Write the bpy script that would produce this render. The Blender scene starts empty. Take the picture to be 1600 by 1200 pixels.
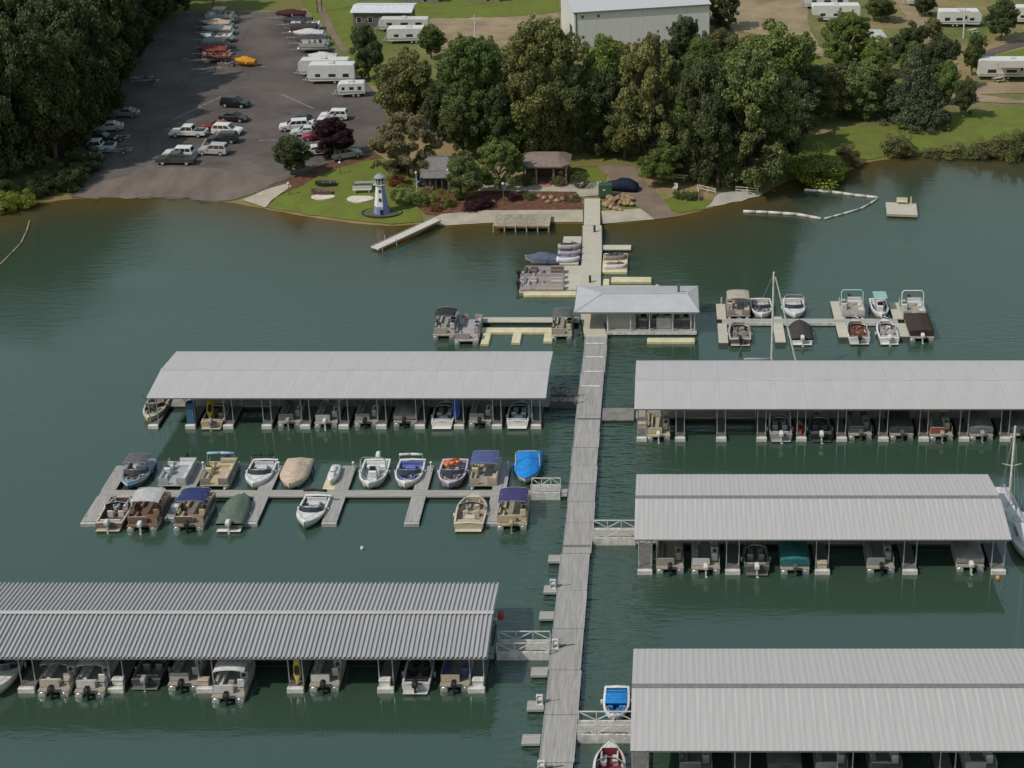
import bpy, math, random
import numpy as np
from mathutils import Vector, Matrix
random.seed(7)
R = math.radians
SC = bpy.context.scene
COL = SC.collection

# ------------------------------------------------------------------ camera, sky, sun, exposure
F_PX, CX, CY = 2400.0, 1040.0, 200.0          # a long lens, cropped from a wider frame (lens shift)
TH = math.atan(826.0 / F_PX)
CAM_H = math.cos(TH) / 0.0117
cam_d = bpy.data.cameras.new('camera'); cam = bpy.data.objects.new('camera', cam_d); COL.objects.link(cam)
cam.location = (0, 0, CAM_H); cam.rotation_euler = (math.pi / 2 - TH, 0, 0)
cam_d.sensor_width = 36.0; cam_d.lens = F_PX / 1600 * 36.0
cam_d.shift_x = (800 - CX) / 1600; cam_d.shift_y = -(600 - CY) / 1600
cam_d.clip_start = 1.0; cam_d.clip_end = 20000
SC.camera = cam
SUN_EL, SUN_AZ = R(50), (0.857, 0.515)            # light travels towards +x +y
world = bpy.data.worlds.new('World'); SC.world = world; world.use_nodes = True
wn = world.node_tree.nodes; bg = wn['Background']
sky = wn.new('ShaderNodeTexSky'); sky.sky_type = 'NISHITA'; sky.sun_disc = False
sky.sun_elevation = SUN_EL; sky.sun_rotation = math.atan2(-SUN_AZ[0], -SUN_AZ[1])
sky.air_density = 2.7; sky.dust_density = 1.0; sky.ozone_density = 2.5
bg.inputs['Strength'].default_value = 0.102
world.node_tree.links.new(sky.outputs[0], bg.inputs[0])
sun_d = bpy.data.lights.new('sun', 'SUN'); sun_d.energy = 2.95; sun_d.angle = R(0.6); sun_d.color = (1.0, 0.915, 0.82)
sun = bpy.data.objects.new('sun', sun_d); COL.objects.link(sun)
_sd = Vector((SUN_AZ[0] * math.cos(SUN_EL), SUN_AZ[1] * math.cos(SUN_EL), -math.sin(SUN_EL)))
sun.rotation_euler = _sd.to_track_quat('-Z', 'Y').to_euler()
SC.view_settings.view_transform = 'Standard'; SC.view_settings.look = 'None'
SC.view_settings.exposure = 0.1; SC.view_settings.gamma = 1.0; SC.view_settings.use_curve_mapping = False
SC.cycles.max_bounces = 6; SC.cycles.transparent_max_bounces = 6
SC.cycles.caustics_reflective = False; SC.cycles.caustics_refractive = False

# ------------------------------------------------------------------ helpers: survey of the place
_c, _s = math.cos(TH), math.sin(TH)
def P(px, py, z=0.0):
    """Point of the level z that a survey mark of the picture stands on."""
    b = -(py - CY) / F_PX
    d = ((px - CX) / F_PX, _c + b * _s, -_s + b * _c); t = (z - CAM_H) / d[2]
    return Vector((d[0] * t, d[1] * t, z))
def ZAT(py, Y):
    b = -(py - CY) / F_PX
    return CAM_H + (-_s + b * _c) * Y / (_c + b * _s)
def SCALE(v):                                      # picture units per metre at a point
    return F_PX / (v[1] * _c + (CAM_H - v[2]) * _s)

# ------------------------------------------------------------------ materials
_M = {}
def mat(key, color, rough=0.6, metal=0.0, var=0.12, scale=3.0, bump=0.0, bscale=30.0, rand=0.0, spec=0.5, streak=None, dirt=None):
    if key in _M: return _M[key]
    m = bpy.data.materials.new(key); m.use_nodes = True
    n, l = m.node_tree.nodes, m.node_tree.links; b = n['Principled BSDF']
    b.inputs['Roughness'].default_value = rough; b.inputs['Metallic'].default_value = metal
    b.inputs['Specular IOR Level'].default_value = spec
    tc = n.new('ShaderNodeTexCoord'); src = tc.outputs['Object']
    if streak:
        mp = n.new('ShaderNodeMapping'); mp.inputs['Scale'].default_value = streak; l.new(src, mp.inputs[0]); src = mp.outputs[0]
    nz = n.new('ShaderNodeTexNoise'); nz.inputs['Scale'].default_value = scale; nz.inputs['Detail'].default_value = 5; nz.inputs['Roughness'].default_value = 0.65
    l.new(src, nz.inputs['Vector'])
    mx = n.new('ShaderNodeMix'); mx.data_type = 'RGBA'
    c2 = dirt if dirt else tuple(max(0, v * (1 - 2 * var)) for v in color)
    c1 = tuple(min(1, v * (1 + var * 0.6)) for v in color)
    mx.inputs[6].default_value = (*c2, 1); mx.inputs[7].default_value = (*c1, 1)
    rp = n.new('ShaderNodeValToRGB'); rp.color_ramp.elements[0].position = 0.30; rp.color_ramp.elements[1].position = 0.62
    l.new(nz.outputs['Fac'], rp.inputs[0]); l.new(rp.outputs[0], mx.inputs[0])
    out = mx.outputs[2]
    if rand > 0:
        oi = n.new('ShaderNodeObjectInfo'); mr = n.new('ShaderNodeMapRange')
        mr.inputs[3].default_value = 1 - rand; mr.inputs[4].default_value = 1 + rand
        l.new(oi.outputs['Random'], mr.inputs[0])
        hs = n.new('ShaderNodeHueSaturation'); l.new(mr.outputs[0], hs.inputs['Value']); l.new(out, hs.inputs['Color']); out = hs.outputs[0]
    l.new(out, b.inputs['Base Color'])
    if bump > 0:
        nb = n.new('ShaderNodeTexNoise'); nb.inputs['Scale'].default_value = bscale; nb.inputs['Detail'].default_value = 3
        l.new(tc.outputs['Object'], nb.inputs['Vector'])
        bp = n.new('ShaderNodeBump'); bp.inputs['Strength'].default_value = bump; bp.inputs['Distance'].default_value = 0.05
        l.new(nb.outputs['Fac'], bp.inputs['Height']); l.new(bp.outputs[0], b.inputs['Normal'])
    _M[key] = m
    return m
def paint(c, rough=0.35):
    c = tuple(round(v, 3) for v in c)
    return mat('paint_%s_%s' % (c, rough), c, rough, var=0.08, scale=2.0)
def cloth(c):
    c = tuple(round(v, 3) for v in c)
    return mat('canvas_%s' % (c,), c, 0.85, var=0.14, scale=2.5, bump=0.35, bscale=4, spec=0.2)
def vinyl(c):
    c = tuple(round(v, 3) for v in c)
    return mat('vinyl_%s' % (c,), c, 0.5, var=0.12, scale=6)

WHITE = (0.62, 0.61, 0.59); CREAM = (0.50, 0.44, 0.31); TAN = (0.40, 0.31, 0.20); GREY = (0.30, 0.30, 0.31); DGREY = (0.09, 0.09, 0.095)
BLACK = (0.02, 0.02, 0.022); NAVY = (0.03, 0.04, 0.12); BLUE = (0.04, 0.22, 0.52); RED = (0.35, 0.04, 0.035); TEAL = (0.03, 0.13, 0.14); BROWN = (0.12, 0.07, 0.04)
M_ALU = mat('brushed_aluminium', (0.52, 0.53, 0.54), 0.35, 0.6, var=0.1)
M_STEEL = mat('galvanised_steel', (0.42, 0.42, 0.43), 0.5, 0.3, var=0.15)
M_BLACK = mat('black_rubber', BLACK, 0.55)
M_GLASS = mat('dark_tinted_glass', (0.02, 0.025, 0.03), 0.08, var=0.05)
M_DECK = mat('weathered_dock_boards', (0.31, 0.295, 0.27), 0.85, var=0.16, scale=1.2, bump=0.4, bscale=14, rand=0.07, streak=(0.4, 6, 1))
M_DECKX = mat('weathered_cross_boards', (0.30, 0.285, 0.265), 0.85, var=0.16, scale=1.2, bump=0.4, bscale=14, rand=0.07, streak=(6, 0.4, 1))
M_TANDECK = mat('tan_composite_deck', (0.44, 0.41, 0.33), 0.8, var=0.10, scale=1.5, rand=0.05, streak=(0.5, 5, 1))
M_POLY = mat('cream_polyethylene', (0.56, 0.51, 0.33), 0.45, var=0.1, scale=1.5)
M_WHITEP = mat('white_painted_metal', (0.62, 0.61, 0.60), 0.45, var=0.1, scale=2, dirt=(0.36, 0.34, 0.31))
M_FOAM = mat('black_float_drum', (0.03, 0.03, 0.03), 0.7)
M_WOOD = mat('brown_timber', (0.16, 0.10, 0.065), 0.8, var=0.2, scale=4)
M_TYRE = mat('tyre_rubber', (0.02, 0.02, 0.02), 0.8)

# ------------------------------------------------------------------ mesh builder
class MB:
    def __init__(s): s.v = []; s.f = []; s.mi = []; s.cur = 0; s.sm = []; s.smooth = False
    def add(s, vs, fs):
        o = len(s.v); s.v.extend([tuple(p) for p in vs])
        for f in fs: s.f.append(tuple(i + o for i in f)); s.mi.append(s.cur); s.sm.append(s.smooth)
        return s
    def box(s, x0, x1, y0, y1, z0, z1):
        return s.add([(x0, y0, z0), (x1, y0, z0), (x1, y1, z0), (x0, y1, z0), (x0, y0, z1), (x1, y0, z1), (x1, y1, z1), (x0, y1, z1)],
                     [(0, 3, 2, 1), (4, 5, 6, 7), (0, 1, 5, 4), (1, 2, 6, 5), (2, 3, 7, 6), (3, 0, 4, 7)])
    def rbox(s, x0, x1, y0, y1, z0, z1, r=0.05):        # box with chamfered top and vertical edges
        def ring(z, i):
            c = r * 0.7
            return [(x0 + i + c, y0 + i, z), (x1 - i - c, y0 + i, z), (x1 - i, y0 + i + c, z), (x1 - i, y1 - i - c, z), (x1 - i - c, y1 - i, z), (x0 + i + c, y1 - i, z), (x0 + i, y1 - i - c, z), (x0 + i, y0 + i + c, z)]
        return s.loft([ring(z0, 0), ring(z1 - r, 0), ring(z1, r)])
    def loft(s, rings, closed=True, cap0=True, cap1=True):
        n = len(rings[0]); vs = [p for r_ in rings for p in r_]; fs = []
        for i in range(len(rings) - 1):
            for j in range(n if closed else n - 1):
                k = (j + 1) % n
                fs.append((i * n + j, i * n + k, (i + 1) * n + k, (i + 1) * n + j))
        if closed and cap0: fs.append(tuple(range(n - 1, -1, -1)))
        if closed and cap1: fs.append(tuple((len(rings) - 1) * n + j for j in range(n)))
        return s.add(vs, fs)
    def prism(s, poly, z0, z1):
        return s.loft([[(x, y, z0) for x, y in poly], [(x, y, z1) for x, y in poly]])
    def cyl(s, p0, p1, r0, r1=None, n=10):
        r1 = r0 if r1 is None else r1
        p0, p1 = Vector(p0), Vector(p1); d = (p1 - p0)
        if d.length < 1e-6: return s
        d.normalize(); a = d.orthogonal().normalized(); b = d.cross(a)
        def ring(p, r): return [p + (a * math.cos(t) + b * math.sin(t)) * r for t in [2 * math.pi * i / n for i in range(n)]]
        return s.loft([ring(p0, r0), ring(p1, r1)])
    def tube(s, pts, r, n=6):
        pts = [Vector(p) for p in pts]
        for i in range(len(pts) - 1): s.cyl(pts[i], pts[i + 1], r, r, n)
        return s
    def bar(s, p0, p1, w=0.05, h=0.05):
        p0, p1 = Vector(p0), Vector(p1); d = (p1 - p0).normalized()
        a = d.cross(Vector((0, 0, 1)))
        a = a.normalized() if a.length > 1e-3 else Vector((1, 0, 0)); b = a.cross(d)
        def ring(p): return [p + a * w / 2 + b * h / 2, p - a * w / 2 + b * h / 2, p - a * w / 2 - b * h / 2, p + a * w / 2 - b * h / 2]
        return s.loft([ring(p0), ring(p1)])
    def ell(s, c, rx, ry, rz, nu=12, nv=8, zmin=-1.0, jit=0.0, rng=None):
        rings = []
        for i in range(nv + 1):
            a = -math.pi / 2 + math.pi * i / nv; z = max(zmin, math.sin(a)); rr = math.cos(a) if math.sin(a) > zmin else math.sqrt(max(0, 1 - zmin * zmin)) * (i / nv + 0.3)
            rr = max(rr, 0.02)
            rings.append([(c[0] + rx * rr * math.cos(t) * (1 + (rng.uniform(-jit, jit) if rng else 0)), c[1] + ry * rr * math.sin(t) * (1 + (rng.uniform(-jit, jit) if rng else 0)), c[2] + rz * z) for t in [2 * math.pi * j / nu for j in range(nu)]])
        return s.loft(rings)
    def quad(s, a, b, c, d): return s.add([a, b, c, d], [(0, 1, 2, 3)])
    def mesh(s, name, mats):
        me = bpy.data.meshes.new(name); me.from_pydata(s.v, [], s.f)
        mats = mats if isinstance(mats, (list, tuple)) else [mats]
        for m in mats: me.materials.append(m)
        if len(mats) > 1: me.polygons.foreach_set('material_index', s.mi)
        if any(s.sm): me.polygons.foreach_set('use_smooth', s.sm)
        me.update(); return me
    def build(s, name, mats, parent=None, loc=None, rz=None):
        return link(name, s.mesh(name, mats), parent, loc, rz)
def link(name, me, parent=None, loc=None, rz=None):
    o = bpy.data.objects.new(name, me); COL.objects.link(o)
    if parent: o.parent = parent
    if loc is not None: o.location = loc
    if rz is not None: o.rotation_euler = (0, 0, rz)
    return o
def tag(o, label=None, cat=None, group=None, kind=None):
    if label: o['label'] = label
    if cat: o['category'] = cat
    if group: o['group'] = group
    if kind: o['kind'] = kind
    return o
def thing(name, label, cat, loc=(0, 0, 0), rz=0.0, group=None):
    o = bpy.data.objects.new(name, None); COL.objects.link(o); o.empty_display_size = 0.3
    o.location = loc; o.rotation_euler = (0, 0, rz)
    return tag(o, label, cat, group)
def copy_tree(o, parent=None):
    c = o.copy(); COL.objects.link(c); c.parent = parent
    for ch in list(o.children): copy_tree(ch, c)
    return c

# ------------------------------------------------------------------ terrain and water
SHORE_PX = [(-420, 395), (-200, 372), (-60, 350), (0, 336), (50, 319), (110, 311), (200, 309), (300, 310), (360, 317), (415, 327), (480, 339), (560, 350), (610, 354), (660, 350),
            (690, 355), (770, 350), (912, 349), (940, 352), (1022, 345), (1070, 336), (1130, 320), (1190, 305), (1215, 291), (1238, 279), (1290, 277), (1330, 266), (1348, 255),
            (1420, 244), (1480, 239), (1530, 243), (1600, 244), (1750, 238), (2100, 225)]
SHORE = np.array([P(*q).xy for q in SHORE_PX])
SHORE = np.vstack([[(-4000, SHORE[0, 1] - 40)], SHORE, [(4000, SHORE[-1, 1] + 30)]])
def sdist(X, Y):
    X = np.asarray(X, float); Y = np.asarray(Y, float)
    d = np.full(X.shape, 1e9); below = np.interp(X, SHORE[:, 0], SHORE[:, 1])
    for i in range(len(SHORE) - 1):
        a, b = SHORE[i], SHORE[i + 1]; ab = b - a; L2 = ab @ ab
        t = np.clip(((X - a[0]) * ab[0] + (Y - a[1]) * ab[1]) / L2, 0, 1)
        d = np.minimum(d, np.hypot(X - a[0] - t * ab[0], Y - a[1] - t * ab[1]))
    return np.where(Y > below, d, -d)
def height(X, Y):
    d = sdist(X, Y); dp = np.maximum(d, 0); dn = np.maximum(-d, 0)
    return np.where(d > 0, 0.55 * (1 - np.exp(-dp / 4.0)) + 0.9 * (1 - np.exp(-dp / 30.0)), -4.5 * (1 - np.exp(-dn / 20.0)))
def H(x, y): return float(height(np.array([x]), np.array([y]))[0])
def PL(px, py, off=0.0):
    z = 0.6
    for _ in range(6): v = P(px, py, z); z = H(v.x, v.y)
    v = P(px, py, z); v.z = z + off
    return v
def grid_axis(a, b, step, far):
    core = list(np.arange(a, b + 1e-6, step)); ext = []; s_, x = step, 0
    lo, hi = [], []
    x, s_ = a, step
    while x > -far: s_ *= 1.6; x -= s_; lo.append(x)
    x, s_ = b, step
    while x < far: s_ *= 1.6; x += s_; hi.append(x)
    return np.array(lo[::-1] + core + hi)
def grid_mesh(name, xs, ys, zf, m):
    X, Y = np.meshgrid(xs, ys); Z = zf(X, Y)
    v = np.stack([X.ravel(), Y.ravel(), Z.ravel()], 1); nx, ny = len(xs), len(ys)
    i = (np.arange(ny - 1)[:, None] * nx + np.arange(nx - 1)[None, :]).ravel()
    f = np.stack([i, i + 1, i + 1 + nx, i + nx], 1)
    me = bpy.data.meshes.new(name); me.from_pydata(v.tolist(), [], f.tolist()); me.materials.append(m)
    me.polygons.foreach_set('use_smooth', [True] * len(f)); me.update()
    return me

def ground_mat():
    m = mat('shore_soil_and_grass', (0.14, 0.11, 0.065), 0.95, var=0.1, scale=0.05, bump=0.6, bscale=1.5, spec=0.1)
    n, l = m.node_tree.nodes, m.node_tree.links; b = n['Principled BSDF']
    tc = n.new('ShaderNodeTexCoord')
    def noise(sc, det=6):
        z = n.new('ShaderNodeTexNoise'); z.inputs['Scale'].default_value = sc; z.inputs['Detail'].default_value = det; l.new(tc.outputs['Object'], z.inputs[0]); return z
    a1, a2 = noise(0.045), noise(0.9)
    add = n.new('ShaderNodeMath'); add.operation = 'MULTIPLY_ADD'; add.inputs[1].default_value = 0.3
    l.new(a2.outputs[0], add.inputs[0]); l.new(a1.outputs[0], add.inputs[2])
    rp = n.new('ShaderNodeValToRGB'); e = rp.color_ramp.elements
    e[0].position = 0.50; e[0].color = (0.085, 0.115, 0.03, 1); e[1].position = 0.80; e[1].color = (0.26, 0.185, 0.10, 1)
    k = rp.color_ramp.elements.new(0.66); k.color = (0.16, 0.15, 0.06, 1)
    l.new(add.outputs[0], rp.inputs[0])
    geo = n.new('ShaderNodeNewGeometry'); sx = n.new('ShaderNodeSeparateXYZ'); l.new(geo.outputs['Position'], sx.inputs[0])
    mr = n.new('ShaderNodeMapRange'); mr.inputs[1].default_value = -0.6; mr.inputs[2].default_value = 0.45; l.new(sx.outputs[2], mr.inputs[0])
    mx = n.new('ShaderNodeMix'); mx.data_type = 'RGBA'; mx.inputs[6].default_value = (0.25, 0.14, 0.06, 1)
    l.new(mr.outputs[0], mx.inputs[0]); l.new(rp.outputs[0], mx.inputs[7]); l.new(mx.outputs[2], b.inputs['Base Color'])
    return m
xs = grid_axis(-190, 130, 1.6, 4000); ys = grid_axis(150, 345, 1.6, 4000)
ground = link('ground', grid_mesh('ground', xs, ys, height, ground_mat())); tag(ground, 'brown and green shore land and lake bed', 'ground', kind='structure')

def water_mat():
    m = bpy.data.materials.new('green_lake_water'); m.use_nodes = True
    n, l = m.node_tree.nodes, m.node_tree.links; b = n['Principled BSDF']; out = n['Material Output']
    b.inputs['Base Color'].default_value = (0.036, 0.068, 0.046, 1); b.inputs['IOR'].default_value = 2.0
    b.inputs['Roughness'].default_value = 0.06
    geo = n.new('ShaderNodeNewGeometry')
    def noise(scale, vec, det=3, rough=0.55):
        mp = n.new('ShaderNodeMapping'); mp.inputs['Scale'].default_value = vec; l.new(geo.outputs['Position'], mp.inputs[0])
        z = n.new('ShaderNodeTexNoise'); z.inputs['Scale'].default_value = scale; z.inputs['Detail'].default_value = det; z.inputs['Roughness'].default_value = rough
        l.new(mp.outputs[0], z.inputs[0]); return z
    rip = noise(1.0, (0.45, 1.5, 1), 4, 0.6); swell = noise(0.22, (0.6, 1.6, 1), 2); zone = noise(0.035, (0.8, 1.0, 1), 3)
    zr = n.new('ShaderNodeValToRGB'); zr.color_ramp.elements[0].position = 0.40; zr.color_ramp.elements[0].color = (0.12, 0.12, 0.12, 1); zr.color_ramp.elements[1].position = 0.66
    l.new(zone.outputs[0], zr.inputs[0])
    b1 = n.new('ShaderNodeBump'); b1.inputs['Distance'].default_value = 0.10; l.new(rip.outputs[0], b1.inputs['Height'])
    sp = n.new('ShaderNodeSeparateXYZ'); l.new(geo.outputs['Position'], sp.inputs[0])      # choppier water round the walkway
    m1 = n.new('ShaderNodeMapRange'); m1.interpolation_type = 'SMOOTHSTEP'; m1.inputs[1].default_value = 150; m1.inputs[2].default_value = 166; m1.inputs[3].default_value = 1; m1.inputs[4].default_value = 0; l.new(sp.outputs[1], m1.inputs[0])
    ab = n.new('ShaderNodeMath'); ab.operation = 'ADD'; ab.inputs[1].default_value = 6.5; l.new(sp.outputs[0], ab.inputs[0]); a2 = n.new('ShaderNodeMath'); a2.operation = 'ABSOLUTE'; l.new(ab.outputs[0], a2.inputs[0])
    m2 = n.new('ShaderNodeMapRange'); m2.interpolation_type = 'SMOOTHSTEP'; m2.inputs[1].default_value = 3.0; m2.inputs[2].default_value = 8.0; m2.inputs[3].default_value = 1.3; m2.inputs[4].default_value = 0; l.new(a2.outputs[0], m2.inputs[0])
    m3 = n.new('ShaderNodeMath'); m3.operation = 'MULTIPLY'; l.new(m1.outputs[0], m3.inputs[0]); l.new(m2.outputs[0], m3.inputs[1])
    m4 = n.new('ShaderNodeMath'); m4.operation = 'ADD'; l.new(m3.outputs[0], m4.inputs[0]); l.new(zr.outputs[0], m4.inputs[1])
    mu = n.new('ShaderNodeMath'); mu.operation = 'MULTIPLY'; mu.inputs[1].default_value = 0.75; l.new(m4.outputs[0], mu.inputs[0]); l.new(mu.outputs[0], b1.inputs['Strength'])
    b2 = n.new('ShaderNodeBump'); b2.inputs['Distance'].default_value = 0.12; b2.inputs['Strength'].default_value = 0.18; l.new(swell.outputs[0], b2.inputs['Height']); l.new(b1.outputs[0], b2.inputs['Normal'])
    chop = noise(0.8, (0.5, 2.0, 1), 2, 0.5); b3 = n.new('ShaderNodeBump'); b3.inputs['Distance'].default_value = 0.32; l.new(chop.outputs[0], b3.inputs['Height']); l.new(m3.outputs[0], b3.inputs['Strength']); l.new(b2.outputs[0], b3.inputs['Normal'])
    l.new(b3.outputs[0], b.inputs['Normal'])
    wz = noise(0.022, (0.7, 1.5, 1), 4, 0.6); wr = n.new('ShaderNodeMapRange'); wr.inputs[1].default_value = .42; wr.inputs[2].default_value = .62; wr.inputs[3].default_value = .035; wr.inputs[4].default_value = .24; l.new(wz.outputs[0], wr.inputs[0]); l.new(wr.outputs[0], b.inputs['Roughness'])   # wind patches
    at = n.new('ShaderNodeAttribute'); at.attribute_name = 'depth'
    mr = n.new('ShaderNodeMath'); mr.operation = 'MULTIPLY'; mr.inputs[1].default_value = -0.55; l.new(at.outputs['Fac'], mr.inputs[0])
    ex = n.new('ShaderNodeMath'); ex.operation = 'EXPONENT'; l.new(mr.outputs[0], ex.inputs[0])
    sc = n.new('ShaderNodeMath'); sc.operation = 'MULTIPLY'; sc.inputs[1].default_value = 0.8; l.new(ex.outputs[0], sc.inputs[0])
    tr = n.new('ShaderNodeBsdfTransparent'); tr.inputs[0].default_value = (0.72, 0.66, 0.42, 1); mx = n.new('ShaderNodeMixShader')
    l.new(sc.outputs[0], mx.inputs[0]); l.new(b.outputs[0], mx.inputs[1]); l.new(tr.outputs[0], mx.inputs[2]); l.new(mx.outputs[0], out.inputs['Surface'])
    return m
wx = grid_axis(-190, 130, 1.6, 4000); wy = np.concatenate([grid_axis(150, 252, 1.6, 1)[:0], np.arange(150, 252, 1.6)]); wy = np.concatenate([[-4000, -1000, -200, 0, 60, 100, 130, 142], wy, [280]])
wme = grid_mesh('water', wx, wy, lambda X, Y: X * 0.0, water_mat())
co = np.zeros(len(wme.vertices) * 3); wme.vertices.foreach_get('co', co); co = co.reshape(-1, 3)
da = wme.attributes.new('depth', 'FLOAT', 'POINT'); da.data.foreach_set('value', np.maximum(0.0, -height(co[:, 0], co[:, 1])).astype(np.float32))
water = link('water', wme); tag(water, 'calm dark green lake water of the marina', 'water', kind='structure')

def sheet(name, poly_px, m, off, label, step=3.0, kind='structure', jit=0.0, seed=1):
    """A ground surface of its own, draped over the terrain."""
    import bmesh
    rng = random.Random(seed)
    pts = [PL(*q) for q in poly_px]
    if jit > 0:                                         # ragged natural edge
        q = []
        for i, a in enumerate(pts):
            b = pts[(i + 1) % len(pts)]; k = max(1, int((b - a).length / 1.5))
            for j in range(k):
                p = a.lerp(b, j / k); q.append(p + Vector((rng.uniform(-jit, jit), rng.uniform(-jit, jit), 0)))
        pts = q
    bm = bmesh.new(); vs = [bm.verts.new((p.x, p.y, 0)) for p in pts]; bm.faces.new(vs)
    bmesh.ops.triangulate(bm, faces=bm.faces[:])
    x0, x1 = min(p.x for p in pts), max(p.x for p in pts); y0, y1 = min(p.y for p in pts), max(p.y for p in pts)
    for ax, lo, hi in ((0, x0, x1), (1, y0, y1)):
        v = lo + step
        while v < hi:
            co_ = (v, 0, 0) if ax == 0 else (0, v, 0); no = (1, 0, 0) if ax == 0 else (0, 1, 0)
            bmesh.ops.bisect_plane(bm, geom=bm.verts[:] + bm.edges[:] + bm.faces[:], plane_co=co_, plane_no=no, dist=1e-5); v += step
    X = np.array([v.co.x for v in bm.verts]); Y = np.array([v.co.y for v in bm.verts]); Z = height(X, Y) + off
    for v, z in zip(bm.verts, Z): v.co.z = float(z)
    for f in bm.faces:
        f.smooth = True
        if f.normal.z < 0: f.normal_flip()
    me = bpy.data.meshes.new(name); bm.to_mesh(me); bm.free(); me.materials.append(m)
    o = link(name, me); tag(o, label, kind=kind); return o

G_ASPH = mat('worn_asphalt', (0.106, 0.089, 0.080), 0.9, var=0.22, scale=0.09, bump=0.3, bscale=6, spec=0.2)
def crack(m):
    n, l = m.node_tree.nodes, m.node_tree.links; b = n['Principled BSDF']; src = b.inputs['Base Color'].links[0].from_socket
    tc = n.new('ShaderNodeTexCoord'); ds = n.new('ShaderNodeTexNoise'); ds.inputs['Scale'].default_value = .25; l.new(tc.outputs['Object'], ds.inputs[0])
    ad = n.new('ShaderNodeVectorMath'); ad.operation = 'MULTIPLY_ADD'; ad.inputs[1].default_value = (5, 5, 0); l.new(ds.outputs['Color'], ad.inputs[0]); l.new(tc.outputs['Object'], ad.inputs[2])
    v = n.new('ShaderNodeTexVoronoi'); v.feature = 'DISTANCE_TO_EDGE'; v.inputs['Scale'].default_value = .075; l.new(ad.outputs[0], v.inputs['Vector'])
    r = n.new('ShaderNodeMapRange'); r.inputs[1].default_value = .004; r.inputs[2].default_value = .016; r.inputs[3].default_value = .82; r.inputs[4].default_value = 1; l.new(v.outputs['Distance'], r.inputs[0])
    h = n.new('ShaderNodeHueSaturation'); l.new(r.outputs[0], h.inputs['Value']); l.new(src, h.inputs['Color']); l.new(h.outputs[0], b.inputs['Base Color'])
crack(G_ASPH)
G_RAMP = mat('stained_ramp_concrete', (0.150, 0.122, 0.101), 0.9, var=0.16, scale=0.25, bump=0.2, spec=0.2, streak=(1, 0.4, 1))
G_LAWN = mat('mown_lawn_grass', (0.115, 0.150, 0.028), 0.95, var=0.14, dirt=(0.115, 0.115, 0.032), scale=0.4, bump=0.8, bscale=9, spec=0.1)
G_LAWN2 = mat('coarse_grass', (0.105, 0.125, 0.03), 0.95, var=0.22, scale=0.16, bump=0.8, bscale=6, spec=0.1, dirt=(0.17, 0.13, 0.055))
G_MULCH = mat('red_brown_mulch', (0.13, 0.065, 0.042), 0.95, var=0.25, scale=1.5, bump=0.9, bscale=9, spec=0.1)
G_CONC = mat('pale_concrete', (0.36, 0.32, 0.25), 0.85, var=0.12, scale=0.5, spec=0.2)
G_SAND = mat('tan_gravel_and_sand', (0.27, 0.205, 0.13), 0.95, var=0.16, scale=0.2, bump=0.5, bscale=8, spec=0.1)
G_DRIVE = mat('brown_gravel_drive', (0.19, 0.145, 0.11), 0.95, var=0.15, scale=0.3, bump=0.4, spec=0.1)
G_BEACH = mat('grey_beach_sand', (0.36, 0.34, 0.30), 0.95, var=0.1, scale=0.5, spec=0.1)

# ------------------------------------------------------------------ ground surfaces
sheet('parking_lot', [(205, 60), (245, 25), (320, 17), (466, 19), (500, 55), (532, 92), (560, 118), (592, 150), (606, 190), (596, 232), (560, 243), (500, 262), (440, 284), (385, 306), (358, 315), (300, 309), (200, 308), (112, 309), (90, 290), (60, 240), (120, 150)], G_ASPH, 0.05, 'worn grey brown asphalt parking lot sloping to the water')
sheet('boat_ramp', [(118, 309), (160, 285), (240, 262), (330, 262), (400, 272), (440, 281), (392, 304), (358, 316), (300, 310), (200, 309)], G_RAMP, 0.09, 'light brown concrete boat ramp at the water edge', jit=0.5)
sheet('ramp_shoulder', [(105, 309), (140, 280), (215, 250), (300, 246), (390, 252), (450, 266), (446, 283), (392, 305), (358, 317), (300, 310.5), (200, 309.5)], mat('sandy_worn_asphalt', (0.120, 0.100, 0.088), 0.9, var=0.22, scale=0.2, spec=0.2), 0.07, 'sandy worn asphalt between parking lot and boat ramp', jit=1.2)
sheet('lawn', [(416, 325), (432, 309), (470, 290), (520, 264), (565, 251), (600, 248), (640, 268), (650, 300), (652, 325), (663, 346), (612, 351), (560, 346), (480, 336)], G_LAWN, 0.09, 'mown green lawn around the lighthouse', jit=0.15)
sheet('mulch_border', [(398, 303), (445, 284), (492, 263), (540, 247), (592, 241), (600, 248), (565, 252), (520, 265), (470, 291), (440, 304), (424, 312)], G_MULCH, 0.12, 'red brown mulch strip between parking lot and lawn', jit=0.2)
sheet('sidewalk', [(379, 314), (414, 298), (448, 288), (456, 292), (440, 303), (424, 315), (415, 326)], G_CONC, 0.16, 'pale concrete sidewalk beside the boat ramp')
sheet('mulch_bed', [(648, 318), (690, 300), (748, 298), (905, 301), (914, 331), (760, 331), (690, 337), (664, 336)], G_MULCH, 0.10, 'red mulch planting bed above the concrete bank', jit=0.2)
sheet('patio', [(740, 287), (940, 285), (944, 306), (906, 309), (900, 301), (742, 299)], G_CONC, 0.14, 'tan concrete patio path before the pavilion')
sheet('concrete_bank', [(664, 347), (690, 336), (760, 330), (911, 329), (911, 348), (772, 349), (690, 354)], G_CONC, 0.14, 'pale sloping concrete bank left of the entry pier')
sheet('concrete_apron', [(939, 331), (1000, 327), (1023, 344), (941, 351)], G_CONC, 0.14, 'pale concrete slab beside the gravel drive')
sheet('gravel_drive', [(935, 262), (962, 256), (990, 258), (1006, 283), (1058, 339), (1023, 344), (985, 316), (958, 307), (945, 303), (944, 285), (955, 280)], G_DRIVE, 0.11, 'brown gravel drive running down to the water', jit=0.15)
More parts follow.
